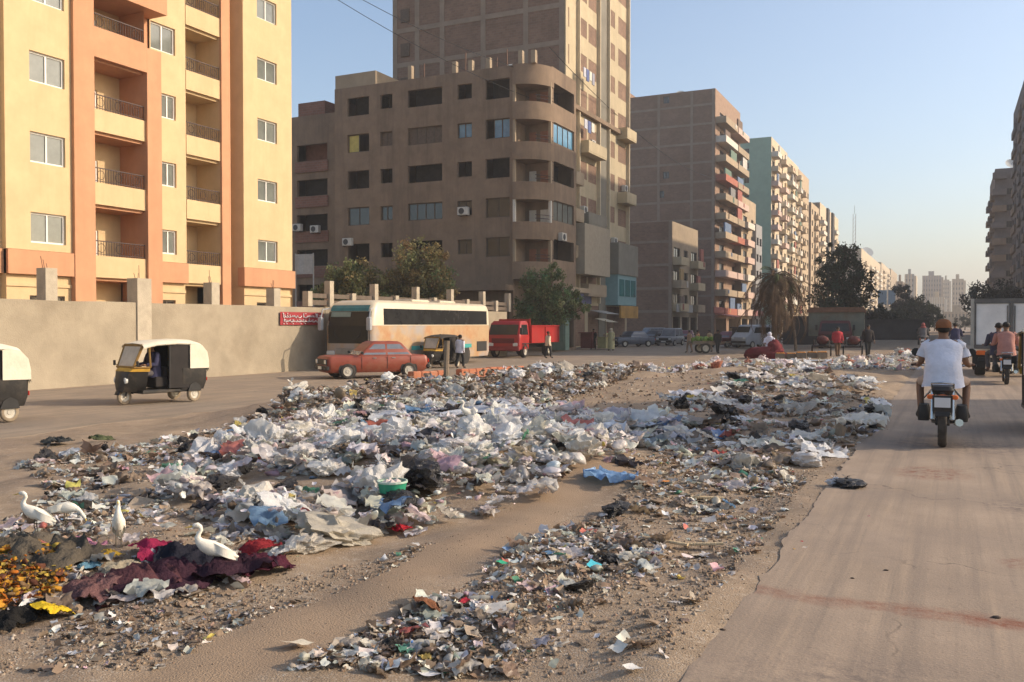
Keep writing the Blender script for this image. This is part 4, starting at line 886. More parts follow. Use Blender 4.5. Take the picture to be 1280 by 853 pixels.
# palm with a skirt of dead fronds and its slim neighbour
def palm(loc, h, label, skirt, lean=0.0, tk=1.0):
    t = thing('palm_tree', label, 'palm', loc, 0); m = MB(); pts = [(lean * (i / 8) ** 1.5, 0, h * i / 8) for i in range(9)]; m.tube(pts, [(.2 - .012 * (i % 2) - .006 * i) * tk for i in range(9)], 8); m.obj('trunk', mat('palm_bark', (.17, .12, .08), .95, .3, 8, .6, 25), t)
    gm, dm = mat('palm_frond_green', (.09, .11, .03), .7, .3, 3), mat('palm_frond_dead', (.105, .062, .034), .9, .3, 3); top = Vector(pts[-1])
    def frond(az, el, L, m_, nm, curl):
        b = MB(); q = [top.copy()]; e = el
        for i in range(7): q.append(q[-1] + Vector((math.cos(az) * math.cos(e), math.sin(az) * math.cos(e), math.sin(e))) * L / 7); e -= curl
        b.tube(q, .02, 3)
        sd = Vector((-math.sin(az), math.cos(az), 0))
        for i in range(1, 8):
            dr = (q[i] - q[i - 1]).normalized()
            for k in range(3):
                p = q[i - 1].lerp(q[i], k / 3); w = .42 * (1 - abs(i / 8 - .4)); 
                for s in (-1, 1): e2 = p + sd * s * w + dr * w * .7 + Vector((0, 0, -.14 * random.random() - .06)); b.add([p, p + dr * .07, e2], [(0, 1, 2)])
        b.obj(nm, m_, t)
    for i in range(11): frond(i * 2.4 + random.random(), random.uniform(.2, 1.2), random.uniform(1.3, 1.8), gm if i < 7 else dm, 'frond', .28)
    for i in range(skirt):
        top = Vector(pts[random.choice((8, 8, 7, 7, 6, 5))]); frond(i * 2.399 + random.random() * .4, random.uniform(-.6, .5), random.uniform(2.2, 3.4), dm, 'dead_frond', random.uniform(.25, .38))
px_ = on_terrain(968, 441); palm((px_[0], px_[1], px_[2] - .05), 5.0, 'palm with a thick skirt of brown hanging fronds', 90)
px_ = on_terrain(995, 439); palm((px_[0], px_[1], px_[2] - .05), 4.4, 'slim leaning palm with few dry fronds right of the shaggy one', 9, -.7, .5)

# ================================================================ VEHICLES
M_TYRE = mat('dusty_tyre', (.05, .043, .037), .95, .3, 8, .3, 40, coords='Object'); M_TYRED = mat('very_dusty_tyre', (.28, .22, .15), .95, .2, 8, coords='Object')
M_RIM = mat('dusty_rim', (.50, .46, .38), .55, .2, 6, metal=.2, coords='Object'); M_BLK = mat('black_paint', (.022, .02, .018), .45, .3, 4, coords='Object', spec=.4, stain=(.12, .095, .07), stain_amt=.4, stain_scale=3)
M_BLKP = mat('black_plastic', (.03, .028, .026), .6, .2, coords='Object'); M_CHROME = mat('worn_chrome', (.55, .54, .5), .25, .1, metal=.9, coords='Object')
M_CANVAS = mat('white_canvas', (.70, .64, .50), .85, .08, 3, .2, 12, coords='Object', stain=(.5, .42, .3), stain_amt=.3, stain_scale=2); M_CURTK = mat('black_canvas', (.022, .018, .016), .8, .3, 3, coords='Object')
M_YELP = mat('taxi_yellow', (.50, .28, .035), .5, .15, 5, coords='Object'); M_LAMPW = mat('lamp_glass', (.6, .6, .56), .15, .1, coords='Object'); M_LAMPR = mat('red_lens', (.45, .03, .02), .25, .1, coords='Object'); M_LAMPO = mat('orange_lens', (.75, .16, .03), .3, .1, coords='Object')
M_WSHIELD = mat('hazy_windshield', (.42, .38, .32), .15, .2, 2, coords='Object', spec=.6); M_CARGL = mat('car_glass', (.025, .025, .025), .12, .3, 2, coords='Object', spec=.35); M_CARGL2 = mat('blue_grey_car_glass', (.16, .17, .19), .12, .25, 2, coords='Object', spec=.7)
def wheel(p, loc, R, w, tyre=None, rim=None, n=18):
    m = MB(); h = w / 2
    m.lathe([(R * .62, -h * .9), (R * .9, -h), (R * .98, -h * .75), (R, -h * .3), (R, h * .3), (R * .98, h * .75), (R * .9, h), (R * .62, h * .9)], (0, 0, 0), n, 'y', cap=False)
    o = m.obj('wheel', tyre or M_TYRE, p, loc, smooth=50); m = MB()
    m.lathe([(.02, -h * .75), (R * .25, -h * .8), (R * .3, -h * .6), (R * .58, -h * .62), (R * .64, -h * .9), (R * .64, h * .9), (R * .58, h * .62), (R * .3, h * .6), (R * .25, h * .8), (.02, h * .75)], (0, 0, 0), n, 'y')
    m.obj('rim', rim or M_RIM, o, smooth=30); return o

def tuktuk(loc, rz, label, canvas=None, sc=.93):
    M_CANVAS = canvas or MATS['white_canvas']
    t = thing('auto_rickshaw', label, 'auto rickshaw', loc, rz, 'auto rickshaws'); B = lambda: MB()
    # nose cowl
    m = B(); m.rings([[(1.22 - .0 * z, -w, z), (1.28, -w * .5, z + .01), (1.28, w * .5, z + .01), (1.22, w, z), (.62, w2, z), (.62, -w2, z)] for z, w, w2 in ((.34, .16, .30), (.45, .24, .42), (.62, .30, .5))] + [[(1.12, -.40, .9), (1.2, -.2, .92), (1.2, .2, .92), (1.12, .40, .9), (.62, .56, .88), (.62, -.56, .88)]])
    m.obj('nose_cowl', M_BLK, t, smooth=40)
    m = B(); m.rings([[(1.13, -.42, .9), (1.21, -.2, .905), (1.21, .2, .905), (1.13, .42, .9), (.60, .6, .89), (.60, -.6, .89)], [(1.02, -.46, 1.0), (1.1, -.2, 1.0), (1.1, .2, 1.0), (1.02, .46, 1.0), (.58, .62, 1.0), (.58, -.62, 1.0)]]); m.obj('yellow_band', M_YELP, t, smooth=40)
    # windscreen frame and pane
    m = B()
    for s in (-1, 1): m.tube([(1.03, s * .45, 1.0), (.76, s * .5, 1.6)], .04, 6); m.tube([(.58, s * .61, 1.0), (.6, s * .58, 1.6)], .03, 5); m.tube([(1.03, s * .45, 1.0), (.58, s * .61, 1.0)], .03, 5)
    m.tube([(.76, -.5, 1.6), (.76, .5, 1.6)], .045, 6); m.tube([(1.05, -.46, 1.02), (1.05, .46, 1.02)], .035, 6); m.obj('windscreen_frame', mat('brown_yellow_frame', (.26, .15, .04), .6, .25, coords='Object'), t)
    m = B(); m.add([(1.035, -.42, 1.03), (1.035, .42, 1.03), (.79, .46, 1.57), (.79, -.46, 1.57)], [(0, 1, 2, 3)]); m.add([(1.02, -.42, 1.03), (1.02, .42, 1.03), (.775, .46, 1.57), (.775, -.46, 1.57)], [(3, 2, 1, 0)]); m.obj('windscreen', M_WSHIELD, t)
    for s in (-1, 1):
        m = B(); m.lathe([(.02, .03), (.08, .02), (.09, -.05)], (1.2, s * .27, .66), 10, 'x'); m.obj('headlight', M_LAMPW, t)
        m = B(); m.rbox((1.02, s * .66, 1.12), (.04, .1, .14), b=.01); m.tube([(1.0, s * .5, 1.05), (1.02, s * .64, 1.1)], .012, 4); m.obj('mirror', M_BLKP, t)
    m = B(); m.rings([[(1.08 + .27 * math.cos(a) * k, y, .22 + .27 * math.sin(a) * k) for a in np.linspace(.2, PI - .2, 8)] for k, y in ((.88, -.12), (1, -.08), (1, .08), (.88, .12))], cap=False, closed=False); m.obj('fender', M_BLKP, t, smooth=60)
    # floor, tub, seats
    m = B(); m.rbox((-.15, 0, .34), (1.9, 1.1, .1), b=.02); m.obj('floor', M_BLK, t)
    m = B(); m.loft([(.34, -1.28, -.42, .58, .1), (.55, -1.34, -.42, .63, .1), (.95, -1.36, -.42, .64, .1)], 3); m.obj('rear_tub', M_BLK, t, smooth=40)
    m = B(); m.rbox((.12, 0, .58), (.4, .9, .3), b=.04); m.rbox((-.02, 0, .86), (.1, .9, .3), b=.03); m.obj('driver_seat', M_CURTK, t)
    m = B(); m.rbox((-.62, 0, .66), (.5, 1.1, .14), b=.04); m.rbox((-.95, 0, 1.05), (.12, 1.12, .55), b=.04); m.obj('passenger_seat', mat('maroon_vinyl', (.08, .03, .03), .6, .2, coords='Object'), t)
    # canvas roof: arc profile extruded across
    prof = [(.80, 1.62), (.4, 1.70), (-.3, 1.73), (-.85, 1.71), (-1.15, 1.63), (-1.32, 1.42), (-1.38, 1.15), (-1.385, .93)]
    m = B(); Y = [(-.66, -.09), (-.58, -.02), (-.4, .02), (0, .035), (.4, .02), (.58, -.02), (.66, -.09)]
    m.rings([[(x * 1.0, y, z + dz) for (x, z) in prof] for y, dz in Y], cap=False, closed=False); m.rings([[(x * .98, y * .97, z + dz - .02) for (x, z) in prof] for y, dz in Y][::-1], cap=False, closed=False)
    m.obj('canvas_roof', M_CANVAS, t, smooth=50)
    for s in (-1, 1):
        m = B(); y = s * .655
        pts = [(-.72, 1.60), (-.72, .94), (-1.385, .93), (-1.38, 1.15), (-1.32, 1.40), (-1.14, 1.58), (-.85, 1.64)]
        m.prism(pts if s > 0 else pts, y - .012, y + .012); m.obj('canvas_side', M_CANVAS, t)
        m = B(); m.prism([(-.02, 1.56), (-.05, .42), (-.72, .40), (-.725, 1.6), (-.3, 1.62)], y * .93 - .01, y * .93 + .01); m.obj('side_curtain', M_CURTK, t)
        m = B(); m.tube([(.6, s * .59, 1.58), (.1, s * .62, 1.62), (-.05, s * .62, 1.58), (-.05, s * .6, .4)], .022, 5); m.obj('side_frame', M_BLKP, t)
        m = B(); m.prism([(-1.12, .30), (-1.06, .48), (-.9, .56), (-.74, .48), (-.66, .30)], s * .56 - .08, s * .56 + .08); m.obj('rear_fender', M_BLKP, t)
        m = B(); m.rbox((-1.37, s * .5, .62), (.03, .12, .1), b=.008); m.obj('tail_light', M_LAMPR, t)
        wheel(t, (-.90, s * .55, .22), .22, .13, M_TYRED if s else M_TYRE)
    wheel(t, (1.08, 0, .22), .22, .11, M_TYRED); t.scale = (sc * .9, sc * .9, sc)
    m = B(); m.tube([(1.08, .09, .22), (1.0, .08, .6), (.85, .1, .95)], .03, 5); m.tube([(.72, -.34, 1.02), (.78, 0, 1.0), (.72, .34, 1.02)], .018, 5); m.obj('fork', M_BLKP, t)
    return t
def dirv(rz, f, l): return (math.cos(rz) * f - math.sin(rz) * l, math.sin(rz) * f + math.cos(rz) * l)
rz2 = heading(52); fx, fy = on_g(150, 507, -.39); dx, dy = dirv(rz2, -1.0, 0)
TUK2 = ((fx + dx, fy + dy, gh(fx + dx, fy + dy) + .02), rz2)
tuktuk(*TUK2, 'black auto rickshaw with white canvas roof and yellow front driving below the wall')
rz1 = heading(50); wx, wy = on_g(22, 528, -.39); dx, dy = dirv(rz1, .90, -.55)
TUK1 = ((wx + dx, wy + dy, gh(wx + dx, wy + dy) + .02), rz1); tuktuk(*TUK1, 'auto rickshaw cut by the left edge of the photo, only its rear showing')
rz3 = heading(58); wx, wy = on_g(533, 461, -.39); dx, dy = dirv(rz3, -1.08, 0)
TUK3 = ((wx + dx, wy + dy, gh(wx + dx, wy + dy) + .02), rz3); tuktuk(*TUK3, 'auto rickshaw with a dark hood between the orange red saloon and the coach', mat('dark_brown_canvas', (.05, .042, .035), .85, .2, 3, coords='Object'), .88)
# edge rickshaw on the right carriageway, seen from behind
tuktuk((1.56, 16.3, .01), rad(92), 'auto rickshaw at the right edge of the photo, only a dark sliver of it showing')

# ---- orange-red saloon
def saloon(loc, rz, label, paint, L=4.0, detail=True, name='parked_car', glass=None, suv=False, group=None):
    t = thing(name, label, 'car', loc, rz, group); h = L / 2; glass = glass or M_CARGL2
    m = MB(); m.loft([(.22, -h + .15, h - .12, .70, .12), (.34, -h + .04, h - .03, .79, .16), (.56, -h, h, .81, .18), (.74, -h + .02, h - .02, .80, .16), (.82, -h + .06, h - .10, .76, .14), (.85, -h + .16, h - .3, .70, .12)], 4); m.obj('body', paint, t, smooth=35)
    r0, r1, f0, f1, zr = (-h + .62, -h + 1.05, .78, .22, 1.37)
    if suv: r0, r1, f0, f1, zr = (-h + .12, -h + .25, .8, .35, 1.62)
    m = MB(); m.loft([(.84, r0, f0, .735, .1), (1.0, r0 + (r1 - r0) * .32, f0 + (f1 - f0) * .32, .70, .1), (zr - .06, r1 - .03, f1 + .03, .60, .1), (zr, r1 + .1, f1 - .1, .52, .1)], 4); m.obj('cabin', paint, t, smooth=35)
    # glass: four sides a few mm proud of the cabin
    def P(x_t, s, k):  # on cabin side at height k (0..1)
        z = .88 + (zr - .1 - .88) * k; q = (z - .84) / (zr - .06 - .84); w = .735 + (.60 - .735) * q + .008; return (x_t, s * w, z)
    def xe(k, front): z = .88 + (zr - .1 - .88) * k; q = (z - .84) / (zr - .06 - .84); return (f0 + (f1 - f0) * q) if front else (r0 + (r1 - r0) * q)
    for s in (-1, 1):
        mid = (r1 + f1) / 2 + .05
        for (a0, a1, b0, b1) in ((xe(0, 0) + .12, mid - .04, xe(1, 0) + .12, mid - .04), (mid + .04, xe(0, 1) - .12, mid + .04, xe(1, 1) - .12)):
            m = MB(); q = [P(a0, s, 0), P(a1, s, 0), P(b1, s, 1), P(b0, s, 1)]; m.add(q if s < 0 else q[::-1], [(0, 1, 2, 3)]); m.add([(x, y - s * .006, z) for x, y, z in (q[::-1] if s < 0 else q)], [(0, 1, 2, 3)]); m.obj('side_window', glass, t)
        for xs_ in (xe(0, 0) + .1, mid, xe(0, 1) - .05): m = MB(); m.rbox((xs_, s * .809, .60), (.014, .012, .5)); m.obj('door_seam', M_BLKP, t)
        m = MB(); m.rbox((mid - .25, s * .81, .76), (.14, .02, .03)); m.rbox((mid + .5, s * .81, .76), (.14, .02, .03)); m.obj('door_handle', M_CHROME, t)
        m = MB(); m.rbox((f0 - .1, s * .86, .95), (.08, .14, .1), b=.02); m.obj('wing_mirror', M_BLKP, t)
    for fr in (1, 0):
        m = MB(); sgn = 1 if fr else -1; q = []
        for k, s in ((0, -1), (0, 1), (1, 1), (1, -1)):
            x = xe(k, fr) + sgn * .012; y = P(0, s, k)[1] - s * .09; q.append((x, y, .88 + (zr - .1 - .88) * k))
        m.add(q if fr else q[::-1], [(0, 1, 2, 3)]); m.add([(x - sgn * .006, y, z) for x, y, z in (q[::-1] if fr else q)], [(0, 1, 2, 3)]); m.obj('windscreen' if fr else 'rear_window', glass, t)
    for x in (h - .78, -h + .82):
        for s in (-1, 1):
            m = MB(); m.lathe([(.02, -.02), (.34, -.02), (.34, .012), (.02, .012)], (x, s * .793, .32), 20, 'y'); m.obj('wheel_arch', M_BLKP, t)
            wheel(t, (x, s * .765, .28), .285, .17, M_TYRE, M_RIM)
    m = MB(); m.rbox((h - .02, 0, .40), (.14, 1.62, .16), b=.03); m.rbox((-h + .02, 0, .42), (.14, 1.62, .16), b=.03); m.obj('bumper', M_BLKP, t)
    m = MB(); m.rbox((h - .005, 0, .62), (.03, 1.46, .22), b=.008); m.obj('grille', M_BLKP, t)
    for s in (-1, 1):
        m = MB(); m.rbox((h + .003, s * .58, .63), (.05, .24, .15), b=.015); m.obj('headlight', M_LAMPW, t); m = MB(); m.rbox((-h + .005, s * .6, .63), (.05, .32, .15), b=.015); m.obj('tail_light', M_LAMPR, t)
    m = MB(); m.rbox((h + .055, 0, .40), (.012, .46, .11)); m.rbox((-h - .055, 0, .42), (.012, .46, .11)); m.obj('number_plate', M_LAMPW, t)
    return t
M_CARRED = mat('faded_orange_red_paint', (.25, .055, .03), .42, .10, 3, coords='Object', spec=.4, stain=(.30, .16, .10), stain_amt=.35, stain_scale=2)
rzc = heading(27); wx, wy = on_g(434, 474, -.39); dx, dy = dirv(rzc, -(4.0 / 2 - .78), -.74)
saloon((wx + dx, wy + dy, gh(wx + dx, wy + dy) + .02), rzc, 'faded orange red old saloon passing in front of the coach', M_CARRED, name='saloon_car')
M_CARBL = mat('slate_car_paint', (.085, .10, .13), .35, .1, coords='Object', spec=.5); M_CARSV = mat('silver_car_paint', (.20, .20, .21), .35, .1, coords='Object', spec=.5); M_CARMR = mat('maroon_car_paint', (.14, .025, .03), .4, .1, coords='Object', spec=.5); M_CARWH = mat('white_car_paint', (.34, .35, .36), .4, .1, coords='Object', spec=.5)
def park(u, v, a, label, paint, z=-.38, **k):
    x, y = on_g(u, v, z); return saloon((x, y, z), heading(a), label, paint, **k)
for (u, v, a, lb, pt, kw) in ((790, 433.5, 25, 'slate blue car parked before the dark brick house', M_CARBL, {}), (838, 432, 62, 'silver grey car with light roof facing the road by the dark brick house', M_CARSV, dict(suv=True)),
        (910, 434, 40, 'maroon car with lit headlamps left of the pale minibus', M_CARMR, {}), (772, 432, 60, 'dark car half hidden behind the slate blue one', M_BLK, {}), (818, 431, 40, 'dark car between the slate blue car and the silver grey one', M_BLK, {}), (858, 430, 75, 'small maroon car right of the silver grey one', M_CARMR, {}), (925, 432, 60, 'dark grey car between the maroon car and the pale minibus', M_CARBL, {}), (812, 428.5, 30, 'pale pickup like car behind the row before the dark brick house', M_CARSV, dict(suv=True)), (988, 428, 50, 'dark car seen beyond the slim leaning palm', M_BLK, {})):
    park(u, v, a, lb, pt, group='cars parked along the left row', **kw)
def minibus(loc, rz, label):
    t = thing('minibus', label, 'minibus', loc, rz); m = MB(); m.loft([(.3, -2.1, 2.15, .8, .15), (.9, -2.15, 2.2, .84, .15), (1.3, -2.12, 1.7, .82, .15), (1.85, -2.05, 1.35, .74, .15), (1.93, -1.95, 1.2, .66, .15)], 4); m.obj('body', M_CARWH, t, smooth=35)
    for s in (-1, 1):
        for i in range(3): q = MB(); x = -1.95 + i * 1.1; q.add([(x, s * .845, 1.25), (x + 1.0, s * .845, 1.25), (x + 1.0 - (.0 if i < 2 else .25), s * .79, 1.72), (x, s * .79, 1.72)], [(0, 1, 2, 3) if s < 0 else (3, 2, 1, 0)]); q.obj('side_window', M_CARGL, t)
        for x in (-1.35, 1.4): wheel(t, (x, s * .76, .3), .3, .18)
    q = MB(); q.add([(1.72, -.7, 1.3), (1.72, .7, 1.3), (1.42, .64, 1.78), (1.42, -.64, 1.78)], [(0, 1, 2, 3)]); q.obj('windscreen', M_CARGL, t)
    q = MB(); q.rbox((2.2, 0, .5), (.1, 1.5, .2), b=.03); q.obj('bumper', M_BLKP, t)
    for s in (-1, 1): q = MB(); q.rbox((2.19, s * .6, .82), (.05, .25, .16), b=.01); q.obj('headlight', M_LAMPW, t)
x, y = on_g(945, 434, -.3); minibus((x, y, -.36), heading(35), 'pale minibus with light roof right of the maroon car, left of the palm')

# ---- coach
def coach():
    rz = rad(-90); t = thing('coach', 'cream coach with an orange mural and turquoise stripes parked along the wall', 'bus', (-23.55, 37.9, -.38), rz)
    M_MURAL = mat('cream_and_orange_mural', (.44, .30, .17), .5, .1, 2, coords='Object', stain=(.40, .16, .06), stain_amt=.9, stain_scale=.8)
    nt = M_MURAL.node_tree; N, L = nt.nodes, nt.links; P = N['Principled BSDF']; src = P.inputs['Base Color'].links[0].from_socket
    n = N.new('ShaderNodeTexNoise'); n.inputs['Scale'].default_value = .8; n.inputs['Detail'].default_value = 7; co = N.new('ShaderNodeTexCoord'); mp = N.new('ShaderNodeMapping'); mp.inputs['Location'].default_value = (7, 3, 2); L.new(co.outputs['Object'], mp.inputs[0]); L.new(mp.outputs[0], n.inputs['Vector'])
    r = N.new('ShaderNodeMapRange'); r.inputs[1].default_value = .46; r.inputs[2].default_value = .6; r.inputs[4].default_value = .85; L.new(n.outputs['Fac'], r.inputs[0]); x = N.new('ShaderNodeMix'); x.data_type = 'RGBA'; L.new(r.outputs[0], x.inputs[0]); L.new(src, x.inputs[6]); x.inputs[7].default_value = (.34, .32, .31, 1); L.new(x.outputs[2], P.inputs['Base Color'])
    M_CR = mat('coach_cream', (.62, .54, .40), .4, .08, coords='Object', spec=.5); h = 5.6
    m = MB(); m.loft([(.34, -h + .1, h - .12, 1.2, .2), (.6, -h, h, 1.25, .28), (2.02, -h, h, 1.25, .28)], 4, cap=True); m.obj('lower_body', M_MURAL, t, smooth=35)
    m = MB(); m.loft([(2.025, -h, h, 1.245, .28), (2.82, -h + .03, h - .2, 1.22, .28), (3.06, -h + .1, h - .42, 1.15, .28), (3.18, -h + .3, h - .75, 1.0, .28)], 4); m.obj('upper_body', M_CR, t, smooth=35)
    for s in (-1, 1):
        for i in range(7):
            q = MB(); x0 = -h + .45 + i * 1.40; x1 = x0 + 1.396; q.add([(x0, s * 1.252, 2.06), (x1, s * 1.252, 2.06), (x1, s * 1.232, 2.80), (x0, s * 1.232, 2.80)], [(0, 1, 2, 3) if s < 0 else (3, 2, 1, 0)]); q.add([(x0, s * 1.246, 2.06), (x1, s * 1.246, 2.06), (x1, s * 1.226, 2.80), (x0, s * 1.226, 2.80)], [(3, 2, 1, 0) if s < 0 else (0, 1, 2, 3)]); q.obj('side_window', M_CARGL, t)
        q = MB(); q.box(-h + 2.2, h - 3.2, s * 1.262 - .008, s * 1.262 + .008, .84, 1.04); q.obj('turquoise_stripe', mat('turquoise_paint', (.05, .30, .28), .5, .1, coords='Object'), t)
        q = MB(); q.box(-h + .5, -h + 1.6, s * 1.262 - .008, s * 1.262 + .008, .62, 1.15); q.obj('engine_grille', M_BLKP, t)
        for x in (h - 2.4, -h + 2.9):
            q = MB(); q.lathe([(.02, -.02), (.54, -.02), (.54, .014), (.02, .014)], (x, s * 1.25, .48), 20, 'y'); q.obj('wheel_arch', M_BLKP, t); wheel(t, (x, s * 1.13, .47), .47, .28)
        q = MB(); q.rbox((h + .22, s * 1.28, 2.1), (.18, .22, .62), b=.05); q.tube([(h - .25, s * 1.15, 2.8), (h + .1, s * 1.27, 2.75), (h + .2, s * 1.28, 2.35)], .035, 5); q.obj('wing_mirror', M_CARWH, t)
        q = MB(); q.rbox((h + .01, s * .9, .78), (.08, .42, .2), b=.03); q.obj('headlight', M_LAMPW, t)
    def fr(z): return h + .012 - (0 if z < 2.02 else .2 * (z - 2.02) / .8 if z < 2.82 else .2 + .22 * (z - 2.82) / .24)
    q = MB(); zz_ = (1.22, 2.02, 2.4, 2.66); q.rings([[(fr(z) - .055 * (abs(y) > 1.0), y, z) for y in (-1.12, -.98, -.4, .4, .98, 1.12)] for z in zz_], cap=False, closed=False); q.obj('windscreen', mat('dark_windscreen', (.022, .02, .017), .25, .2, coords='Object', spec=.25), t)
    q = MB(); q.rings([[(fr(z) + .004, y, z) for y in (-1.0, -.4, .4, 1.0)] for z in (2.675, 2.82, 2.95)], cap=False, closed=False); q.obj('route_panel', mat('green_blue_panel', (.03, .17, .19), .4, .3, 2, coords='Object'), t)
    q = MB(); q.add([(fr(2.42) + .012, -.95, 2.42), (fr(2.42) + .012, .1, 2.42), (fr(2.63) + .012, .1, 2.64), (fr(2.63) + .012, -.95, 2.64)], [(0, 1, 2, 3), (3, 2, 1, 0)]); q.obj('white_sign', mat('pale_green_card', (.45, .55, .47), .7, .1, coords='Object'), t)
    q = MB(); q.rbox((h + .02, 0, .5), (.12, 2.3, .3), b=.04); q.obj('bumper', M_BLKP, t); q = MB(); q.rbox((h + .012, 0, .86), (.04, 1.2, .28), b=.012); q.obj('grille', mat('grey_grille', (.25, .23, .2), .6, .2, coords='Object'), t)
    for s in (-1, 1):
        q = MB(); q.tube([(h - .02, s * .2, 1.18), (h + .05, s * .65, 1.6), (h - .05, s * .7, 2.1)], .014, 4); q.obj('wiper', M_BLKP, t)
    for x in (-2.2, .4): q = MB(); q.rbox((x, 0, 3.24), (1.6, 1.1, .14), b=.05); q.obj('roof_unit', M_CR, t)
    t.scale = (1, 1, .965)
    return t
coach()

# ---- red tipper truck
def red_truck():
    M_R = mat('red_truck_paint', (.34, .018, .016), .4, .12, 2, coords='Object', spec=.45, stain=(.22, .05, .04), stain_amt=.4, stain_scale=1.2)
    t = thing('tipper_truck', 'bright red tipper truck parked nose out behind the coach', 'truck', (-23.9, 51.2, -.38), rad(-90)); h = 2.95
    m = MB(); m.loft([(.5, 1.55, h, 1.05, .1), (1.2, 1.5, h + .02, 1.1, .12), (1.35, 1.5, h - .02, 1.08, .12), (2.05, 1.5, h - .3, 1.0, .12), (2.2, 1.55, h - .5, .92, .12)], 4); m.obj('cab', M_R, t, smooth=35)
    q = MB(); q.rings([[(h + .012 - .28 * (z - 1.35) / .7, y, z) for y in (-.92, 0, .92)] for z in (1.38, 1.98)], cap=False, closed=False); q.obj('windscreen', M_CARGL, t)
    for s in (-1, 1):
        q = MB(); q.add([(1.75, s * 1.09, 1.38), (h - .22, s * 1.09, 1.38), (h - .4, s * 1.015, 1.98), (1.75, s * 1.015, 1.98)], [(0, 1, 2, 3) if s < 0 else (3, 2, 1, 0)]); q.obj('side_window', M_CARGL, t)
        q = MB(); q.rbox((h + .08, s * 1.22, 1.6), (.1, .16, .4), b=.03); q.obj('wing_mirror', M_BLKP, t)
        q = MB(); q.rbox((h + .01, s * .8, .8), (.06, .3, .2), b=.02); q.obj('headlight', M_LAMPW, t)
        wheel(t, (2.1, s * .95, .42), .42, .26); wheel(t, (-1.5, s * .9, .42), .42, .4)
        q = MB(); q.rbox((2.1, s * 1.02, .84), (1.0, .2, .06), b=.02); q.obj('mudguard', M_BLKP, t)
    q = MB(); q.rbox((h + .02, 0, 1.02), (.05, 1.5, .3), b=.012); q.obj('grille', mat('dark_red_grille', (.12, .02, .02), .6, .2, coords='Object'), t)
    q = MB(); q.rbox((h + .05, 0, .55), (.18, 2.2, .26), b=.04); q.obj('bumper', mat('dark_red_bumper', (.22, .03, .03), .5, .2, coords='Object'), t)
    q = MB(); q.box(-h, 1.5, -.42, -.3, .55, .75); q.box(-h, 1.5, .3, .42, .55, .75); q.obj('chassis', M_BLKP, t)
    q = MB(); q.box(-h, 1.42, -1.1, 1.1, .86, .98)
    for s in (-1, 1):
        q.box(-h, 1.42, s * 1.1 - .05 * (s > 0) , s * 1.1 + .05 * (s < 0), .981, 1.86)
    q.box(1.34, 1.415, -1.049, 1.049, .982, 2.32); q.box(-h, -h + .07, -1.049, 1.049, .983, 1.84); q.obj('tipper_bed', M_R, t)
    for s in (-1, 1):
        for i in range(3): q = MB(); x = -h + .05 + i * 2.1; q.box(x, x + .09, s * 1.1 - .06 * (s < 0), s * 1.1 + .06 * (s > 0), .88, 1.84); q.obj('bed_rib', M_R, t)
        q = MB(); q.box(-h - .01, 1.43, s * 1.1 - .075 * (s < 0), s * 1.1 + .075 * (s > 0), 1.861, 1.94); q.obj('bed_rail', M_R, t)
red_truck()

# ---- box truck on the right, seen from behind
def box_truck():
    t = thing('box_truck', 'white box truck with dark framed rear panels driving away on the right', 'truck', (1.72, 33.2, .012), rad(90)); M_W = mat('dirty_white_panel', (.78, .76, .72), .55, .12, 1.5, coords='Object', stain=(.5, .47, .42), stain_amt=.4, stain_scale=1.2); M_F = mat('grey_frame_metal', (.13, .125, .115), .6, .2, coords='Object')
    m = MB(); m.box(-1.5, 2.0, -1.02, 1.02, .92, 2.36); m.obj('cargo_box', M_W, t)
    for s in (-1, 1):
        q = MB(); q.box(-1.545, -1.502, s * .51 - .44, s * .51 + .44, 1.0, 2.26); q.obj('rear_door', M_W, t)
        q = MB(); q.box(-1.57, -1.44, s * 1.06 - .05, s * 1.06 + .05, .86, 2.42); q.obj('corner_post', mat('pale_post', (.40, .38, .33), .7, .15, coords='Object'), t)
        q = MB(); q.tube([(-1.57, s * .1, 1.0), (-1.57, s * .1, 2.2)], .018, 5); q.obj('lock_bar', M_F, t)
        q = MB(); q.rbox((-1.6, s * .82, .74), (.06, .26, .14), b=.02); q.obj('tail_light', M_LAMPO, t)
        wheel(t, (-.7, s * .82, .36), .36, .3); wheel(t, (2.9, s * .85, .36), .36, .22)
        q = MB(); q.rbox((-1.1, s * .85, .5), (.04, .36, .5)); q.obj('mud_flap', M_BLKP, t)
    q = MB(); q.box(-1.58, -1.5, -1.009, 1.009, 2.27, 2.42); q.box(-1.58, -1.5, -1.009, 1.009, .86, .99); q.box(-1.585, -1.505, -.045, .045, .991, 2.269); q.box(-1.583, -1.503, -1.0, -.955, .991, 2.269); q.box(-1.583, -1.503, .955, 1.0, .991, 2.269); q.obj('rear_frame', M_F, t)
    q = MB(); q.box(-1.45, 3.6, -.4, -.28, .6, .8); q.box(-1.45, 3.6, .28, .4, .6, .8); q.rbox((-1.52, 0, .52), (.1, 1.8, .14), b=.02); q.obj('chassis', M_BLKP, t)
    q = MB(); q.loft([(.5, 2.15, 3.7, .9, .15), (1.1, 2.15, 3.75, .92, .15), (1.9, 2.2, 3.4, .82, .15), (2.0, 2.3, 3.2, .75, .15)], 3); q.obj('cab', M_W, t, smooth=35)
box_truck()

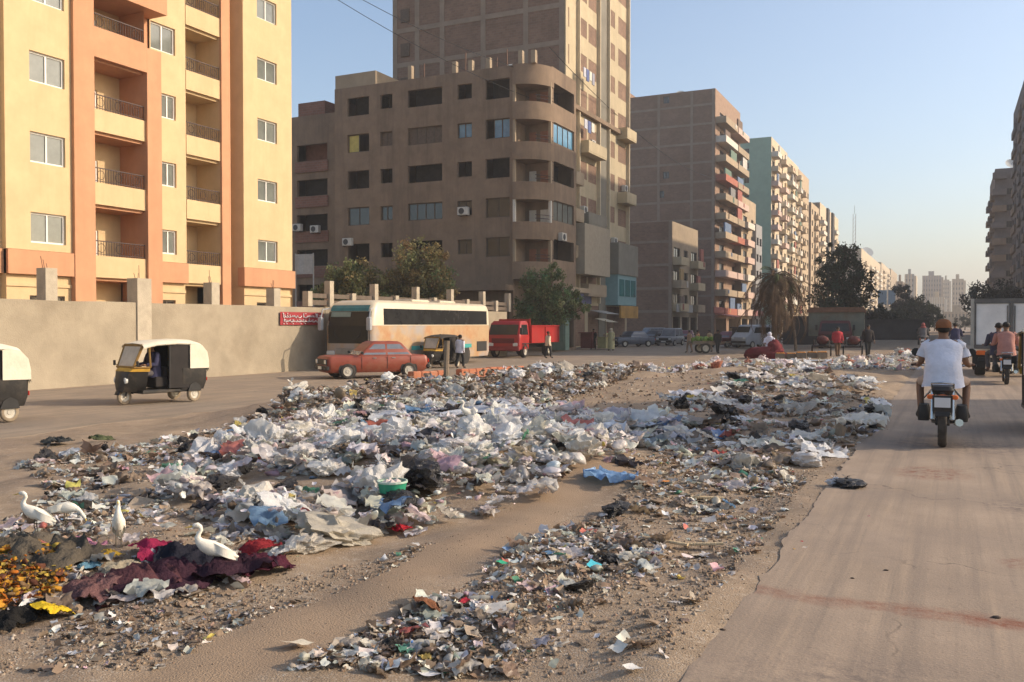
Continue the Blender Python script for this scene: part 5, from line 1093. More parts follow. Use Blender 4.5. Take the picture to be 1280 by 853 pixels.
# ---- motorcycles
def motorcycle(loc, rz, label, plate=True):
    t = thing('motorcycle', label, 'motorcycle', loc, rz); R = .30
    for x, w in ((-.64, .11), (.64, .085)): wheel(t, (x, 0, R), R, w, M_TYRE, M_CHROME, 20)
    q = MB(); q.tube([(.64, .07, R), (.5, .07, .72), (.4, .07, 1.0)], .024, 6); q.tube([(.64, -.07, R), (.5, -.07, .72), (.4, -.07, 1.0)], .024, 6); q.obj('fork', M_CHROME, t)
    q = MB(); q.tube([(.36, -.34, 1.05), (.42, -.2, 1.03), (.44, 0, .98), (.42, .2, 1.03), (.36, .34, 1.05)], .014, 6); q.obj('handlebar', M_CHROME, t)
    for s in (-1, 1):
        g = MB(); g.tube([(.33, s * .42, 1.05), (.365, s * .32, 1.05)], .02, 6); g.obj('grip', M_BLKP, t)
        g = MB(); g.tube([(.42, s * .24, 1.04), (.4, s * .34, 1.2)], .008, 4); g.lathe([(.01, 0), (.06, 0), (.05, .03), (.01, .035)], (.4, s * .36, 1.23), 10, 'x'); g.obj('mirror', M_BLKP, t)
        g = MB(); g.tube([(-.5, s * .12, .74), (-.62, s * .12, .36)], [.03, .034], 8); g.obj('shock_absorber', M_CHROME, t)
        g = MB(); g.tube([(-.02, s * .13, .32), (-.02, s * .30, .32)], .02, 6); g.obj('foot_peg', M_BLKP, t)
        g = MB(); g.rbox((-.86, s * .14, .68), (.07, .09, .06), b=.015); g.tube([(-.8, 0, .7), (-.84, s * .13, .68)], .01, 4); g.obj('indicator', M_LAMPO, t)
        g = MB(); g.tube([(.3, s * .1, .75), (.28, s * .3, .52), (.2, s * .3, .34), (.12, s * .1, .3)], .015, 5); g.obj('crash_guard', M_CHROME, t)
    g = MB(); g.tube([(.28, -.1, .38), (.1, -.16, .28), (-.25, -.17, .29), (-.95, -.2, .36)], [.025, .025, .045, .05], 8); g.obj('exhaust', M_CHROME, t, smooth=50)
    g = MB(); g.loft([(.26, -.12, .24, .14, .05), (.36, -.2, .28, .16, .06), (.5, -.1, .22, .12, .05), (.62, 0, .2, .09, .04)], 3); g.obj('engine', mat('engine_metal', (.12, .115, .11), .5, .3, 6, metal=.5, coords='Object'), t, smooth=40)
    g = MB(); g.loft([(.66, -.02, .36, .10, .06), (.76, -.06, .40, .14, .08), (.86, -.02, .36, .12, .08), (.90, .06, .3, .07, .05)], 4); g.obj('fuel_tank', mat('dark_red_tank', (.12, .02, .02), .3, .15, coords='Object', spec=.5), t, smooth=50)
    g = MB(); g.loft([(.70, -.74, .0, .11, .06), (.76, -.78, .02, .14, .07), (.81, -.74, -.02, .12, .06)], 4); g.obj('seat', M_BLKP, t, smooth=50)
    g = MB(); g.tube([(.4, 0, .92), (.1, 0, .72), (-.5, 0, .7), (-.8, 0, .72)], .03, 6); g.tube([(.38, 0, .8), (.3, 0, .3), (-.1, 0, .26), (-.3, 0, .4), (-.45, 0, .7)], .024, 6); g.tube([(-.1, .07, .32), (-.64, .07, R)], .022, 5); g.tube([(-.1, -.07, .32), (-.64, -.07, R)], .022, 5); g.obj('frame', M_BLKP, t)
    g = MB(); g.rings([[(-.64 + .36 * math.cos(a), y, R + .36 * math.sin(a)) for a in np.linspace(.6, 2.75, 9)] for y in (-.085, .085)], cap=False, closed=False); g.rings([[(-.64 + .345 * math.cos(a), y, R + .345 * math.sin(a)) for a in np.linspace(.6, 2.75, 9)] for y in (.085, -.085)], cap=False, closed=False); g.obj('rear_mudguard', M_BLKP, t, smooth=60)
    g = MB(); g.rings([[(.64 + .35 * math.cos(a), y, R + .35 * math.sin(a)) for a in np.linspace(.3, 2.2, 8)] for y in (-.06, .06)], cap=False, closed=False); g.obj('front_mudguard', M_BLKP, t, smooth=60)
    for s in (-1, 1):
        g = MB(); g.loft([(.30, -.22, .16, .07, .05), (.42, -.26, .2, .085, .06), (.52, -.2, .14, .06, .04)], 3); o = g.obj('side_guard', M_BLKP, t, (.0, s * .24, 0), smooth=50)
    g = MB(); g.rbox((-.86, 0, .50), (.06, .12, .06), b=.02); g.obj('tail_light', M_LAMPR, t)
    g = MB(); g.rbox((-.95, 0, .60), (.02, .24, .22), (0, rad(-12), 0)); o = g.obj('plate_holder', M_BLKP, t)
    g = MB(); g.rbox((-.966, 0, .615), (.012, .19, .13), (0, rad(-12), 0)); g.obj('number_plate', mat('white_plate', (.62, .64, .66), .5, .05, coords='Object'), t)
    g = MB(); g.tube([(-.76, .13, .80), (-.9, .13, .86), (-.93, 0, .87), (-.9, -.13, .86), (-.76, -.13, .80)], .014, 5); g.obj('grab_rail', M_CHROME, t)
    g = MB(); g.lathe([(.02, .06), (.085, .05), (.09, -.02), (.05, -.08)], (.52, 0, .92), 12, 'x'); g.obj('headlamp', M_CHROME, t, smooth=60)
    return t

# ================================================================ PEOPLE
M_SKIN = mat('brown_skin', (.20, .105, .062), .6, .1, 4, coords='Object'); M_HAIR = mat('black_hair', (.015, .012, .01), .7, .3, 20, .4, 60, coords='Object')
def garment_mat(name, c): return mat('cloth_' + name, c, .95, .12, 5, .35, 22, coords='Object')
def sit_ride(sc=1.0, lean=.12, knee=.27):
    J = dict(pelvis=(-.16, 0, .90), spine=(-.12, 0, 1.10), chest=(-.12 + lean, 0, 1.30), neck=(-.10 + lean, 0, 1.44), jaw=(-.055 + lean, 0, 1.50), skull=(-.075 + lean, 0, 1.575), crown=(-.085 + lean, 0, 1.63))
    for n, s in (('L', 1), ('R', -1)):
        J.update({'sh' + n: (-.09 + lean, s * .205, 1.37), 'el' + n: (.06, s * .285, 1.10), 'wr' + n: (.29, s * .325, 1.045), 'ha' + n: (.355, s * .35, 1.065),
                  'hip' + n: (-.13, s * .11, .87), 'kn' + n: (.26, s * knee, .82), 'an' + n: (.04, s * (knee - .02), .40), 'to' + n: (.2, s * (knee + .01), .345)})
    return J
def stand(h=1.7, stride=.1, armx=.05, turn=0.0, arm_up=None):
    k = h / 1.7; J = dict(pelvis=(0, 0, .93), spine=(0, 0, 1.12), chest=(.01, 0, 1.32), neck=(.01, 0, 1.47), jaw=(.05, 0, 1.52), skull=(.03, 0, 1.59), crown=(.02, 0, 1.645))
    for n, s in (('L', 1), ('R', -1)):
        J.update({'sh' + n: (0, s * .19, 1.40), 'el' + n: (-.02 + s * armx, s * .25, 1.12), 'wr' + n: (.06 + s * armx * 2, s * .25, .88), 'ha' + n: (.08 + s * armx * 2.2, s * .25, .80),
                  'hip' + n: (0, s * .10, .90), 'kn' + n: (.03 - s * stride, s * .105, .50), 'an' + n: (-.02 - s * stride * 1.6, s * .105, .08), 'to' + n: (.15 - s * stride * 1.5, s * .12, .035)})
    if arm_up: J['elR'] = (.18, -.24, 1.2); J['wrR'] = (.38, -.16, 1.3); J['haR'] = (.45, -.14, 1.33)
    return {a: (p[0] * k, p[1] * k, p[2] * k) for a, p in J.items()}
def seat_pose(z=.5):
    J = dict(pelvis=(0, 0, z + .1), spine=(-.02, 0, z + .3), chest=(0, 0, z + .5), neck=(.02, 0, z + .65), jaw=(.06, 0, z + .7), skull=(.04, 0, z + .77), crown=(.03, 0, z + .825))
    for n, s in (('L', 1), ('R', -1)):
        J.update({'sh' + n: (.0, s * .19, z + .58), 'el' + n: (.08, s * .26, z + .32), 'wr' + n: (.32, s * .2, z + .3), 'ha' + n: (.40, s * .19, z + .31), 'hip' + n: (.03, s * .1, z + .08), 'kn' + n: (.45, s * .14, z + .1), 'an' + n: (.45, s * .13, z - .3), 'to' + n: (.6, s * .14, z - .35)})
    return J
RADII = dict(pelvis=(.13, .105), spine=(.125, .09), chest=(.14, .09), neck=(.058, .058), jaw=(.066, .062), skull=(.092, .078), crown=(.062, .056), sh=(.062, .062), el=(.044, .044), wr=(.03, .028), ha=(.038, .022), hip=(.092, .092), kn=(.06, .06), an=(.04, .04), to=(.035, .028))
BONES = [('pelvis', 'spine', 'shirt'), ('spine', 'chest', 'shirt'), ('chest', 'neck', 'shirt'), ('neck', 'jaw', 'head'), ('jaw', 'skull', 'head'), ('skull', 'crown', 'head')]
for n in 'LR': BONES += [('chest', 'sh' + n, 'shirt'), ('sh' + n, 'el' + n, 'upper'), ('el' + n, 'wr' + n, 'fore'), ('wr' + n, 'ha' + n, 'hand'), ('pelvis', 'hip' + n, 'hips'), ('hip' + n, 'kn' + n, 'thigh'), ('kn' + n, 'an' + n, 'calf'), ('an' + n, 'to' + n, 'foot')]
def person(label, loc, rz, J, shirt, trousers, hair=True, cap=None, sleeves='short', shorts=False, scarf=None, group=None, robe=None, sub=1, bulk=1.0, grip=True):
    names = list(J); idx = {a: i for i, a in enumerate(names)}
    me = bpy.data.meshes.new('person'); me.from_pydata([J[a] for a in names], [(idx[a], idx[b]) for a, b, _ in BONES], [])
    o = bpy.data.objects.new('person', me); COL.objects.link(o); sk = o.modifiers.new('skin', 'SKIN'); sk.use_smooth_shade = True; sk.branch_smoothing = .3
    sb = o.modifiers.new('sub', 'SUBSURF'); sb.levels = sub; sb.render_levels = sub
    d = me.skin_vertices[0].data
    for a in names:
        r = RADII[a[:-1] if a[-1] in 'LR' else a]; q = bulk if a in ('pelvis', 'spine', 'chest') else 1; d[idx[a]].radius = (r[0] * q, r[1] * q); d[idx[a]].use_root = (a == 'pelvis')
    dg = bpy.context.evaluated_depsgraph_get(); ev = o.evaluated_get(dg); em = ev.to_mesh(); V = [v.co.copy() for v in em.vertices]; Nn = [v.normal.copy() for v in em.vertices]; Fs = [tuple(p.vertices) for p in em.polygons]; ev.to_mesh_clear(); bpy.data.objects.remove(o); bpy.data.meshes.remove(me)
    seg = [(Vector(J[a]), Vector(J[b]), r, RADII[a[:-1] if a[-1] in 'LR' else a][0]) for a, b, r in BONES]
    def near(p):
        best = None
        for a, b, r, w in seg:
            ab = b - a; t = max(0, min(1, (p - a).dot(ab) / max(ab.length_squared, 1e-6))); dd = (p - a - ab * t).length - w * .6
            if best is None or dd < best[0]: best = (dd, r, t)
        return best[1], best[2]
    reg = [near(v) for v in V]
    b = MB(); b.add(V, Fs)
    for n, s in (('L', 1), ('R', -1)):                        # four fingers and a thumb, curled, rooted in the palm
        w, h = Vector(J['wr' + n]), Vector(J['ha' + n]); dr = (h - w).normalized(); side = Vector((0, 0, 1)).cross(dr); side = side.normalized() if side.length > .1 else Vector((1, 0, 0)); nrm = dr.cross(side)
        for i, L in enumerate((.075, .085, .08, .062)):
            p = h + side * (.028 - .019 * i) * s + dr * .005; b.tube([p, p + dr * L * .45 - nrm * .006, p + dr * L * .75 - nrm * .03, p + dr * L * .7 - nrm * .055], [.0095, .009, .008, .006], 5)
        p = w + dr * .03 + side * .03 * s; b.tube([p, p + dr * .025 + side * .025 * s, p + dr * .06 + side * .022 * s - nrm * .012], [.011, .010, .007], 5)
    if True:                                                  # nose and ears grown on the head
        sx = Vector(J['skull']); b.tube([sx + Vector((.075, 0, .005)), sx + Vector((.115, 0, -.03)), sx + Vector((.085, 0, -.042))], [.012, .017, .01], 6)
        for s in (-1, 1): b.tube([sx + Vector((.0, s * .078, .02)), sx + Vector((-.012, s * .095, 0)), sx + Vector((.0, s * .08, -.035))], [.012, .018, .01], 6)
    t = b.obj('person', M_SKIN, None, loc, rz, smooth=179); tag(t, label, 'person', group)
    def cloth(name, test, m, off, hem=0.0):
        fs = [f for f in Fs if sum(test(*reg[i]) for i in f) * 2 > len(f)]
        if not fs: return
        used = sorted({i for f in fs for i in f}); mp = {i: k for k, i in enumerate(used)}; c = MB(); vv = []
        for i in used:
            p = V[i] + Nn[i] * off; w = mnoise.noise(p * 9) * .008 + mnoise.noise(p * 23) * .004; vv.append(p + Nn[i] * w)
        c.add(vv, [tuple(mp[i] for i in f) for f in fs]); c.obj(name, m, t, smooth=179)
    ru = {'none': 0, 'short': .8, 'long': 2}[sleeves]
    c = MB(); pe, sp, ch, ne = (Vector(J[q]) for q in ('pelvis', 'spine', 'chest', 'neck')); up_ = (sp - pe).normalized()
    key = [(pe - up_ * .13, .235, .18), (pe, .215, .165), (sp, .20, .15), (ch, .215, .15), (ch.lerp(ne, .38), .205, .135), (ch.lerp(ne, .62), .16, .115), (ch.lerp(ne, .80), .10, .09), (ch.lerp(ne, .92), .078, .075)]; rr = []
    for a in range(len(key) - 1):
        for q in (0, .25, .5, .75):
            p = key[a][0].lerp(key[a + 1][0], q); hw = (key[a][1] * (1 - q) + key[a + 1][1] * q) * bulk; hd = (key[a][2] * (1 - q) + key[a + 1][2] * q) * (bulk * .5 + .5); ring = []
            for j in range(28):
                th = 2 * PI * j / 28; co, si = math.cos(th), math.sin(th); e = 1 + .06 * mnoise.noise(Vector((co * 2 + p.x, si * 3, p.z * 5))) + .10 * (.35 - abs(mnoise.noise(Vector((co * 3 + 7, si * 3.5 + p.z * 4, p.z * 9 - si * 3))))) + .03 * mnoise.noise(Vector((co * 7, si * 8 + 3, p.z * 22)))
                ring.append(p + Vector((hd * e * math.copysign(abs(co) ** .9, co), hw * e * math.copysign(abs(si) ** .9, si), .012 * math.sin(3 * th) * (a == 0 and q == 0))))
            rr.append(ring)
    c.rings(rr, cap=False)
    for n in 'LR':
        a, b_, w_ = Vector(J['sh' + n]), Vector(J['el' + n]), Vector(J['wr' + n]); si = 1 if n == 'L' else -1; a2 = a + Vector((0, -si * .075, -.045)); a1 = a + Vector((0, -si * .012, -.02))
        c.tube([a2, a1, a.lerp(b_, .16), a.lerp(b_, .4), a.lerp(b_, .72)] if sleeves == 'short' else [a2, a1, a.lerp(b_, .16), a.lerp(b_, .5), b_, b_.lerp(w_, .5), b_.lerp(w_, .92)], [.055, .076, .08, .083, .09] if sleeves == 'short' else [.055, .076, .08, .075, .064, .055, .046], 12, False)
    c.obj('shirt', shirt, t, smooth=70)
    cloth('shorts' if shorts else 'trousers', lambda r, k: r in ('hips',) or (r == 'thigh' and (not shorts or k < .85)) or (r == 'calf' and not shorts and k < .95), trousers, .017)
    cloth('shoes', lambda r, k: r == 'foot', M_BLKP, .012)
    sx = Vector(J['skull'])
    if cap:
        c = MB(); c.lathe([(.104, -.012), (.106, .02), (.098, .062), (.066, .1), (.02, .112)], sx + Vector((-.012, 0, .02)), 14); c.rbox(sx + Vector((.13, 0, .035)), (.1, .13, .012), (0, rad(12), 0)); c.obj('cap', cap, t, smooth=60)
    if hair:
        c = MB(); c.blob(sx + Vector((-.018, 0, .03)), .1, 3, .12, 6, 2, (1, .92, .86)); 
        if cap and True: c = MB(); c.blob(sx + Vector((-.03, 0, -.015)), .088, 3, .12, 6, 2, (.9, .98, .6))
        c.obj('hair', M_HAIR, t, smooth=179)
    if scarf: c = MB(); c.blob(sx + Vector((-.015, 0, .005)), .122, 5, .12, 3, 2, (1, .95, 1.15)); c.blob(sx + Vector((-.03, 0, -.16)), .15, 6, .15, 3, 2, (1, 1.2, .7)); c.obj('headscarf', scarf, t, smooth=179)
    if robe:
        p0 = Vector(J['spine']); n = 14; rr = []
        for z, ra in ((J['anL'][2] + .05, .24), (.55 * p0.z, .22), (p0.z * .85, .20), (J['chest'][2], .2)):
            rr.append([(p0.x * .5 + ra * math.cos(a) * (1 + .08 * math.sin(5 * a)), ra * 1.15 * math.sin(a) * (1 + .08 * math.sin(4 * a)), z) for a in np.linspace(0, 2 * PI, n, endpoint=False)])
        MB().rings(rr, cap=False).obj('robe', robe, t, smooth=80)
    for s in (-1, 1): c = MB(); c.blob(sx + Vector((.078, s * .032, .012)), .011, 1, 0, 1, 1); c.obj('eye', M_HAIR, t)
    return t
G = garment_mat
# main rider and his motorcycle
bx, by = on_g(1179, 560, 0.012); BZ = rad(90); 
mx, my = bx, by + .72
motorcycle((mx, my, .012), BZ, 'motorcycle with white plate ridden away by the man in the white shirt')
person('man in white shirt and brown cap riding the nearest motorcycle, seen from behind', (mx, my, .012), BZ, sit_ride(knee=.30, lean=.14), G('white', (.62, .62, .68)), G('pale_tan', (.42, .31, .24)), cap=G('rust_cap', (.20, .085, .04)), shorts=True, sub=2, bulk=1.12)
# second motorcycle with two men
b2x, b2y = on_g(1259, 481, .012); b2y += .7
motorcycle((b2x, b2y, .012), BZ, 'motorcycle carrying two men just behind the box truck')
J = sit_ride(); person('man in a pink shirt riding pillion behind the white box truck', (b2x, b2y - .22, .02), BZ, J, G('pink', (.42, .20, .16)), G('dark_grey', (.09, .08, .08)), sleeves='long')
person('driver in dark clothes partly hidden by the man in the pink shirt', (b2x - .16, b2y + .20, .0), BZ, J, G('dark_blue', (.05, .05, .08)), G('dark_grey', (.09, .08, .08)), sleeves='long')
# third, between rider and truck
b3x, b3y = on_g(1194, 447, .012); motorcycle((b3x, b3y, .012), BZ, 'distant motorcycle seen over the right shoulder of the nearest rider')
person('rider in dark blue and pale scarf on the motorcycle beyond the nearest rider', (b3x, b3y, .012), BZ, sit_ride(), G('navy', (.04, .04, .08)), G('dark_grey', (.09, .08, .08)), sleeves='long')
b4x, b4y = on_g(1154, 437, .012); motorcycle((b4x, b4y, .012), BZ, 'farthest motorcycle left of the nearest rider')
person('rider with a reddish headscarf on the farthest motorcycle', (b4x, b4y, .012), BZ, sit_ride(), G('grey', (.12, .11, .11)), G('dark_grey', (.09, .08, .08)), sleeves='long', scarf=G('red_scarf', (.3, .09, .08)))
# pedestrians
def on_ground_person(u, v, label, rz, z=None, **k):
    x, y = on_g(u, v, -.38 if z is None else z); zz = gh(x, y) if z is None else z
    return x, y, zz
def walker(u, v, z, label, rz, shirt, trousers, h=1.68, pose=None, **k):
    for _ in range(8):
        x, y = on_g(u, v, z); z = .5 * z + .5 * (gh(x, y) if y < 66 or x > -26 else -.27)
    return person(label, (x, y, z), rz, pose or stand(h), shirt, trousers, **k)
walker(685, 448, -.38, 'man in a pale shirt and dark trousers standing beside the red tipper truck', heading(200), G('pale_cream', (.55, .46, .33)), G('charcoal', (.03, .03, .03)), 1.6, sleeves='long')
walker(1085, 447, 0, 'dark dressed pedestrian standing in the median before the dark shack', heading(90), G('black', (.03, .025, .025)), G('charcoal', (.03, .03, .03)), 1.7, sleeves='long')
walker(764, 438.5, -.38, 'person in a pale yellow robe standing at the shop stall', heading(60), G('pale_yellow', (.45, .40, .22)), G('pale_yellow', (.45, .40, .22)), 1.7, sleeves='long', robe=G('pale_yellow', (.45, .40, .22)), scarf=G('cream_scarf', (.5, .42, .3)))
walker(742, 437, -.38, 'person in dark clothes in the shop doorway left of the stall', heading(60), G('black', (.03, .025, .025)), G('charcoal', (.03, .03, .03)), 1.65, sleeves='long')
for (u, v, lb, c1, c2, a) in ((862, 441, 'person in tan clothes leftmost of the group by the handcart', (.36, .24, .15), (.30, .2, .13), 20), (872, 440, 'person in orange brown clothes second in the group by the handcart', (.40, .22, .12), (.12, .09, .07), 160), (887, 440, 'person in pale ochre clothes right of the handcart', (.42, .31, .18), (.25, .18, .12), 30), (897, 442, 'person in black bending at the right end of the group by the handcart', (.03, .025, .025), (.03, .03, .03), 100)):
    walker(u, v, -.3, lb, heading(a), garment_mat('g%d' % u, c1), garment_mat('h%d' % u, c2), 1.6, group='people around the handcart', sleeves='long')
# drivers
def seated(t, f, l, z, label, shirt, trousers, **k):
    (x, y, z0), rz = t; dx, dy = dirv(rz, f, l); return person(label, (x + dx, y + dy, z0), rz, seat_pose(z), shirt, trousers, **k)
seated(TUK2, .14, .05, .68, 'driver in dark blue with a red collar inside the second auto rickshaw', G('navy', (.04, .04, .08)), G('dark_grey', (.09, .08, .08)), sleeves='long')
seated(TUK1, .14, .05, .68, 'driver of the auto rickshaw cut by the left edge', G('orange_red', (.4, .1, .05)), G('dark_grey', (.09, .08, .08)))
seated(TUK3, .14, .1, .68, 'driver in black inside the auto rickshaw by the coach', G('black', (.03, .025, .025)), G('charcoal', (.03, .03, .03)), sleeves='long')
(x, y, z0), rz = TUK3; dx, dy = dirv(rz, -.35, .86)
person('person in a white top standing at the side of the auto rickshaw by the coach', (x + dx, y + dy, gh(x + dx, y + dy)), rz + PI, stand(1.55), G('white', (.62, .62, .68)), G('charcoal', (.03, .03, .03)), sleeves='long')

# ================================================================ STREET THINGS
M_WOODG = mat('grey_wood', (.22, .17, .12), .9, .2, 6, .4, 25, coords='Object')
# banner on the wall: red cloth with a white flowing inscription (illegible in the photo)
def banner():
    y0, d0 = on_x(350, -25.55); y1, d1 = on_x(404, -25.55); z0, z1 = zat(406.5, d0), zat(390, d0); w = y1 - y0; h = z1 - z0
    t = thing('banner', 'red banner with white writing fixed to the wall left of the coach', 'banner', (-25.53, y0, z0), rad(90)); m = MB()
    m.rings([[(w * i / 10, .012 * math.sin(i * 1.3) , z) for i in range(11)] for z in (0, h / 2, h)], cap=False, closed=False); m.rings([[(w * i / 10, .012 * math.sin(i * 1.3) + .012, z) for i in range(11)] for z in (h, h / 2, 0)], cap=False, closed=False); m.obj('cloth', mat('banner_red', (.30, .035, .04), .8, .15, 3), t)
    rnd = random.Random(5); x = w * .93
    for row, (zc, sc) in enumerate(((h * .62, .16), (h * .28, .12))):
        x = w * .95
        while x > w * .06:
            q = MB(); k = rnd.randint(0, 3); L = rnd.uniform(.12, .3); y = -.03
            if k == 0: pts = [(x, y, zc + sc), (x - .02, y, zc - .02)]; L = .08
            elif k == 1: pts = [(x, y, zc + sc * .3), (x - L * .3, y, zc - sc * .2), (x - L * .7, y, zc - sc * .2), (x - L, y, zc + sc * .4)]
            elif k == 2: pts = [(x, y, zc), (x - L * .5, y, zc), (x - L * .7, y, zc + sc * .5), (x - L * .4, y, zc + sc * .6), (x - L * .6, y, zc - .02), (x - L, y, zc - .02)]
            else: pts = [(x, y, zc), (x - L * .25, y, zc + sc * .4), (x - L * .5, y, zc), (x - L * .75, y, zc + sc * .4), (x - L, y, zc)]
            q.tube(pts, .022, 4); q.obj('stroke', mat('banner_white', (.65, .6, .58), .8, .1), t)
            if rnd.random() < .7: q = MB(); q.rbox((x - L * .5, y, zc + sc * rnd.choice((-.8, .95))), (.04, .02, .04)); q.obj('dot', mat('banner_white'), t)
            x -= L + rnd.uniform(.0, .06)
banner()
# kerb stones, painted red orange, at the median edge behind the heap
M_KERB = mat('red_orange_kerb_paint', (.42, .15, .075), .85, .15, 3, .3, 20, stain=(.36, .26, .18), stain_amt=.5, stain_scale=1.2)
kb = thing('kerb', 'red orange painted kerb at the far edge of the heap below the auto rickshaw', 'kerb', (-13.9, 27, -.4))
def kerb():
    xa, ya = on_g(513, 477, -.25); xb, yb_ = on_g(652, 467.5, -.25); n = 15
    for i in range(n):
        if i in (4, 5): continue
        t0, t1 = i / n, (i + .95) / n; p = MB(); cx, cy = xa + (xb - xa) * (t0 + t1) / 2, ya + (yb_ - ya) * (t0 + t1) / 2; L = math.hypot(xb - xa, yb_ - ya) * (t1 - t0)
        p.rbox((cx, cy, -.19 + .03 * random.random()), (L, .3, .48), (random.uniform(-.03, .03), random.uniform(-.02, .02), math.atan2(yb_ - ya, xb - xa)), .03); child(p, 'kerb_stone', M_KERB, kb)
kerb()
px_, py_ = on_g(557, 488, 0.0); m = MB(); m.tube([(0, 0, -.5), (.01, .02, .6), (.03, .03, 1.12 - gh(px_, py_) * 0)], [.075, .07, .06], 7); m.obj('post_shaft', M_WOODG)
bpy.data.objects['post_shaft'].name = 'wooden_post'; o = bpy.data.objects['wooden_post']; o.location = (px_, py_, gh(px_, py_)); tag(o, 'pale wooden post sticking up out of the litter heap before the auto rickshaw', 'post')
# old lorry with a grey green box facing the viewer
def lorry():
    x, y = on_g(1045, 437, -.25); t = thing('lorry', 'old lorry with a grey green rusty topped box and dark red cab in the median', 'truck', (x, y, -.22), rad(4)); M_C = mat('grey_green_steel', (.17, .175, .135), .75, .2, 1.2, coords='Object', stain=(.16, .085, .05), stain_amt=.6, stain_scale=.9); M_RU = mat('rusty_steel', (.17, .085, .05), .9, .25, 4, coords='Object'); M_CAB = mat('dark_red_cab', (.085, .02, .02), .5, .25, 3, coords='Object')
    m = MB(); m.box(-1.95, 1.95, 0, 5, .95, 2.72); m.obj('cargo_box', M_C, t)
    for i in range(7): q = MB(); xx = -1.95 + i * .638; q.box(xx, xx + .07, -.06, -.002, 1.0, 2.6); q.obj('rib', M_C, t)
    q = MB(); q.box(-2.05, 2.05, -.14, 5.1, 2.721, 2.95); q.box(-1.9, 1.9, .1, 4.9, 2.951, 3.1); q.obj('rim', M_RU, t)
    q = MB(); q.rings([[(x_, y_, z) for x_, y_ in ((-w, y0), (w, y0), (w, -.2), (-w, -.2))] for z, w, y0 in ((.45, 1.1, -1.9), (1.15, 1.15, -1.95), (1.3, 1.12, -1.9), (1.95, 1.02, -1.65), (2.1, .95, -1.5))]); q.obj('cab', M_CAB, t)
    q = MB(); q.add([(-.98, -1.91, 1.34), (.98, -1.91, 1.34), (.9, -1.675, 1.9), (-.9, -1.675, 1.9)], [(0, 1, 2, 3)]); q.obj('windscreen', M_CARGL, t)
    q = MB(); q.rbox((0, -1.99, .95), (1.5, .05, .26), b=.012); q.obj('grille', M_BLKP, t); q = MB(); q.rbox((0, -2.0, .5), (2.3, .16, .24), b=.03); q.obj('bumper', M_BLKP, t)
    for s in (-1, 1):
        q = MB(); q.rbox((s * .9, -1.98, .8), (.24, .05, .2), b=.015); q.obj('headlight', M_LAMPW, t); q = MB(); q.rbox((s * 1.28, -1.85, 1.6), (.16, .08, .4), b=.02); q.obj('wing_mirror', M_BLKP, t)
        for yy in (-1.1, 3.4): q = MB(); q.lathe([(.2, -.15), (.46, -.16), (.5, -.1), (.5, .1), (.46, .16), (.2, .15)], (s * .98, yy, .5), 16, 'x'); q.obj('wheel', M_TYRE, t, smooth=50)
    q = MB(); q.box(-.5, -.36, -1.5, 4.9, .7, .94); q.box(.36, .5, -1.5, 4.9, .7, .94); q.obj('chassis', M_BLKP, t)
lorry()
walker(1047, 446, -.1, 'person in a red top standing before the dark cab of the old lorry', heading(90), G('red', (.42, .04, .05)), G('brown', (.16, .1, .06)), 1.6, sleeves='long')
for (u, v, lb) in ((1027, 447, 'dark loaded pushcart left of the person in the red top'), (1066, 447, 'dark loaded pushcart right of the person in the red top')):
    x, y = on_g(u, v, -.1); t = thing('pushcart', lb, 'cart', (x, y, gh(x, y)), heading(70), 'dark pushcarts before the lorry'); q = MB(); q.box(-.7, .7, -.4, .4, .5, .58); q.box(-.7, .7, -.4, -.36, .581, .85); q.box(-.7, .7, .36, .4, .581, .85); q.obj('tray', mat('dark_brown_steel', (.05, .035, .03), .7, .3, 4, coords='Object'), t)
    for s in (-1, 1): wheel(t, (.1, s * .46, .3), .3, .07)
    q = MB(); q.tube([(-.7, .3, .55), (-1.1, .3, .9), (-1.1, -.3, .9), (-.7, -.3, .55)], .02, 5); q.obj('handle', M_BLKP, t)
    q = MB()
    for i in range(3): q.blob((-.4 + .4 * i, .05 * i, .85), .3, i, .2, 2, 2, (1, .9, .8))
    tag(q.obj('sacks', mat('dark_red_sack', (.10, .03, .028), .9, .2, 4, coords='Object'), None, (x, y, gh(x, y)), heading(70), smooth=179), 'dark reddish sacks on the ' + lb.split('loaded ')[1], 'sacks', 'sacks on the pushcarts')
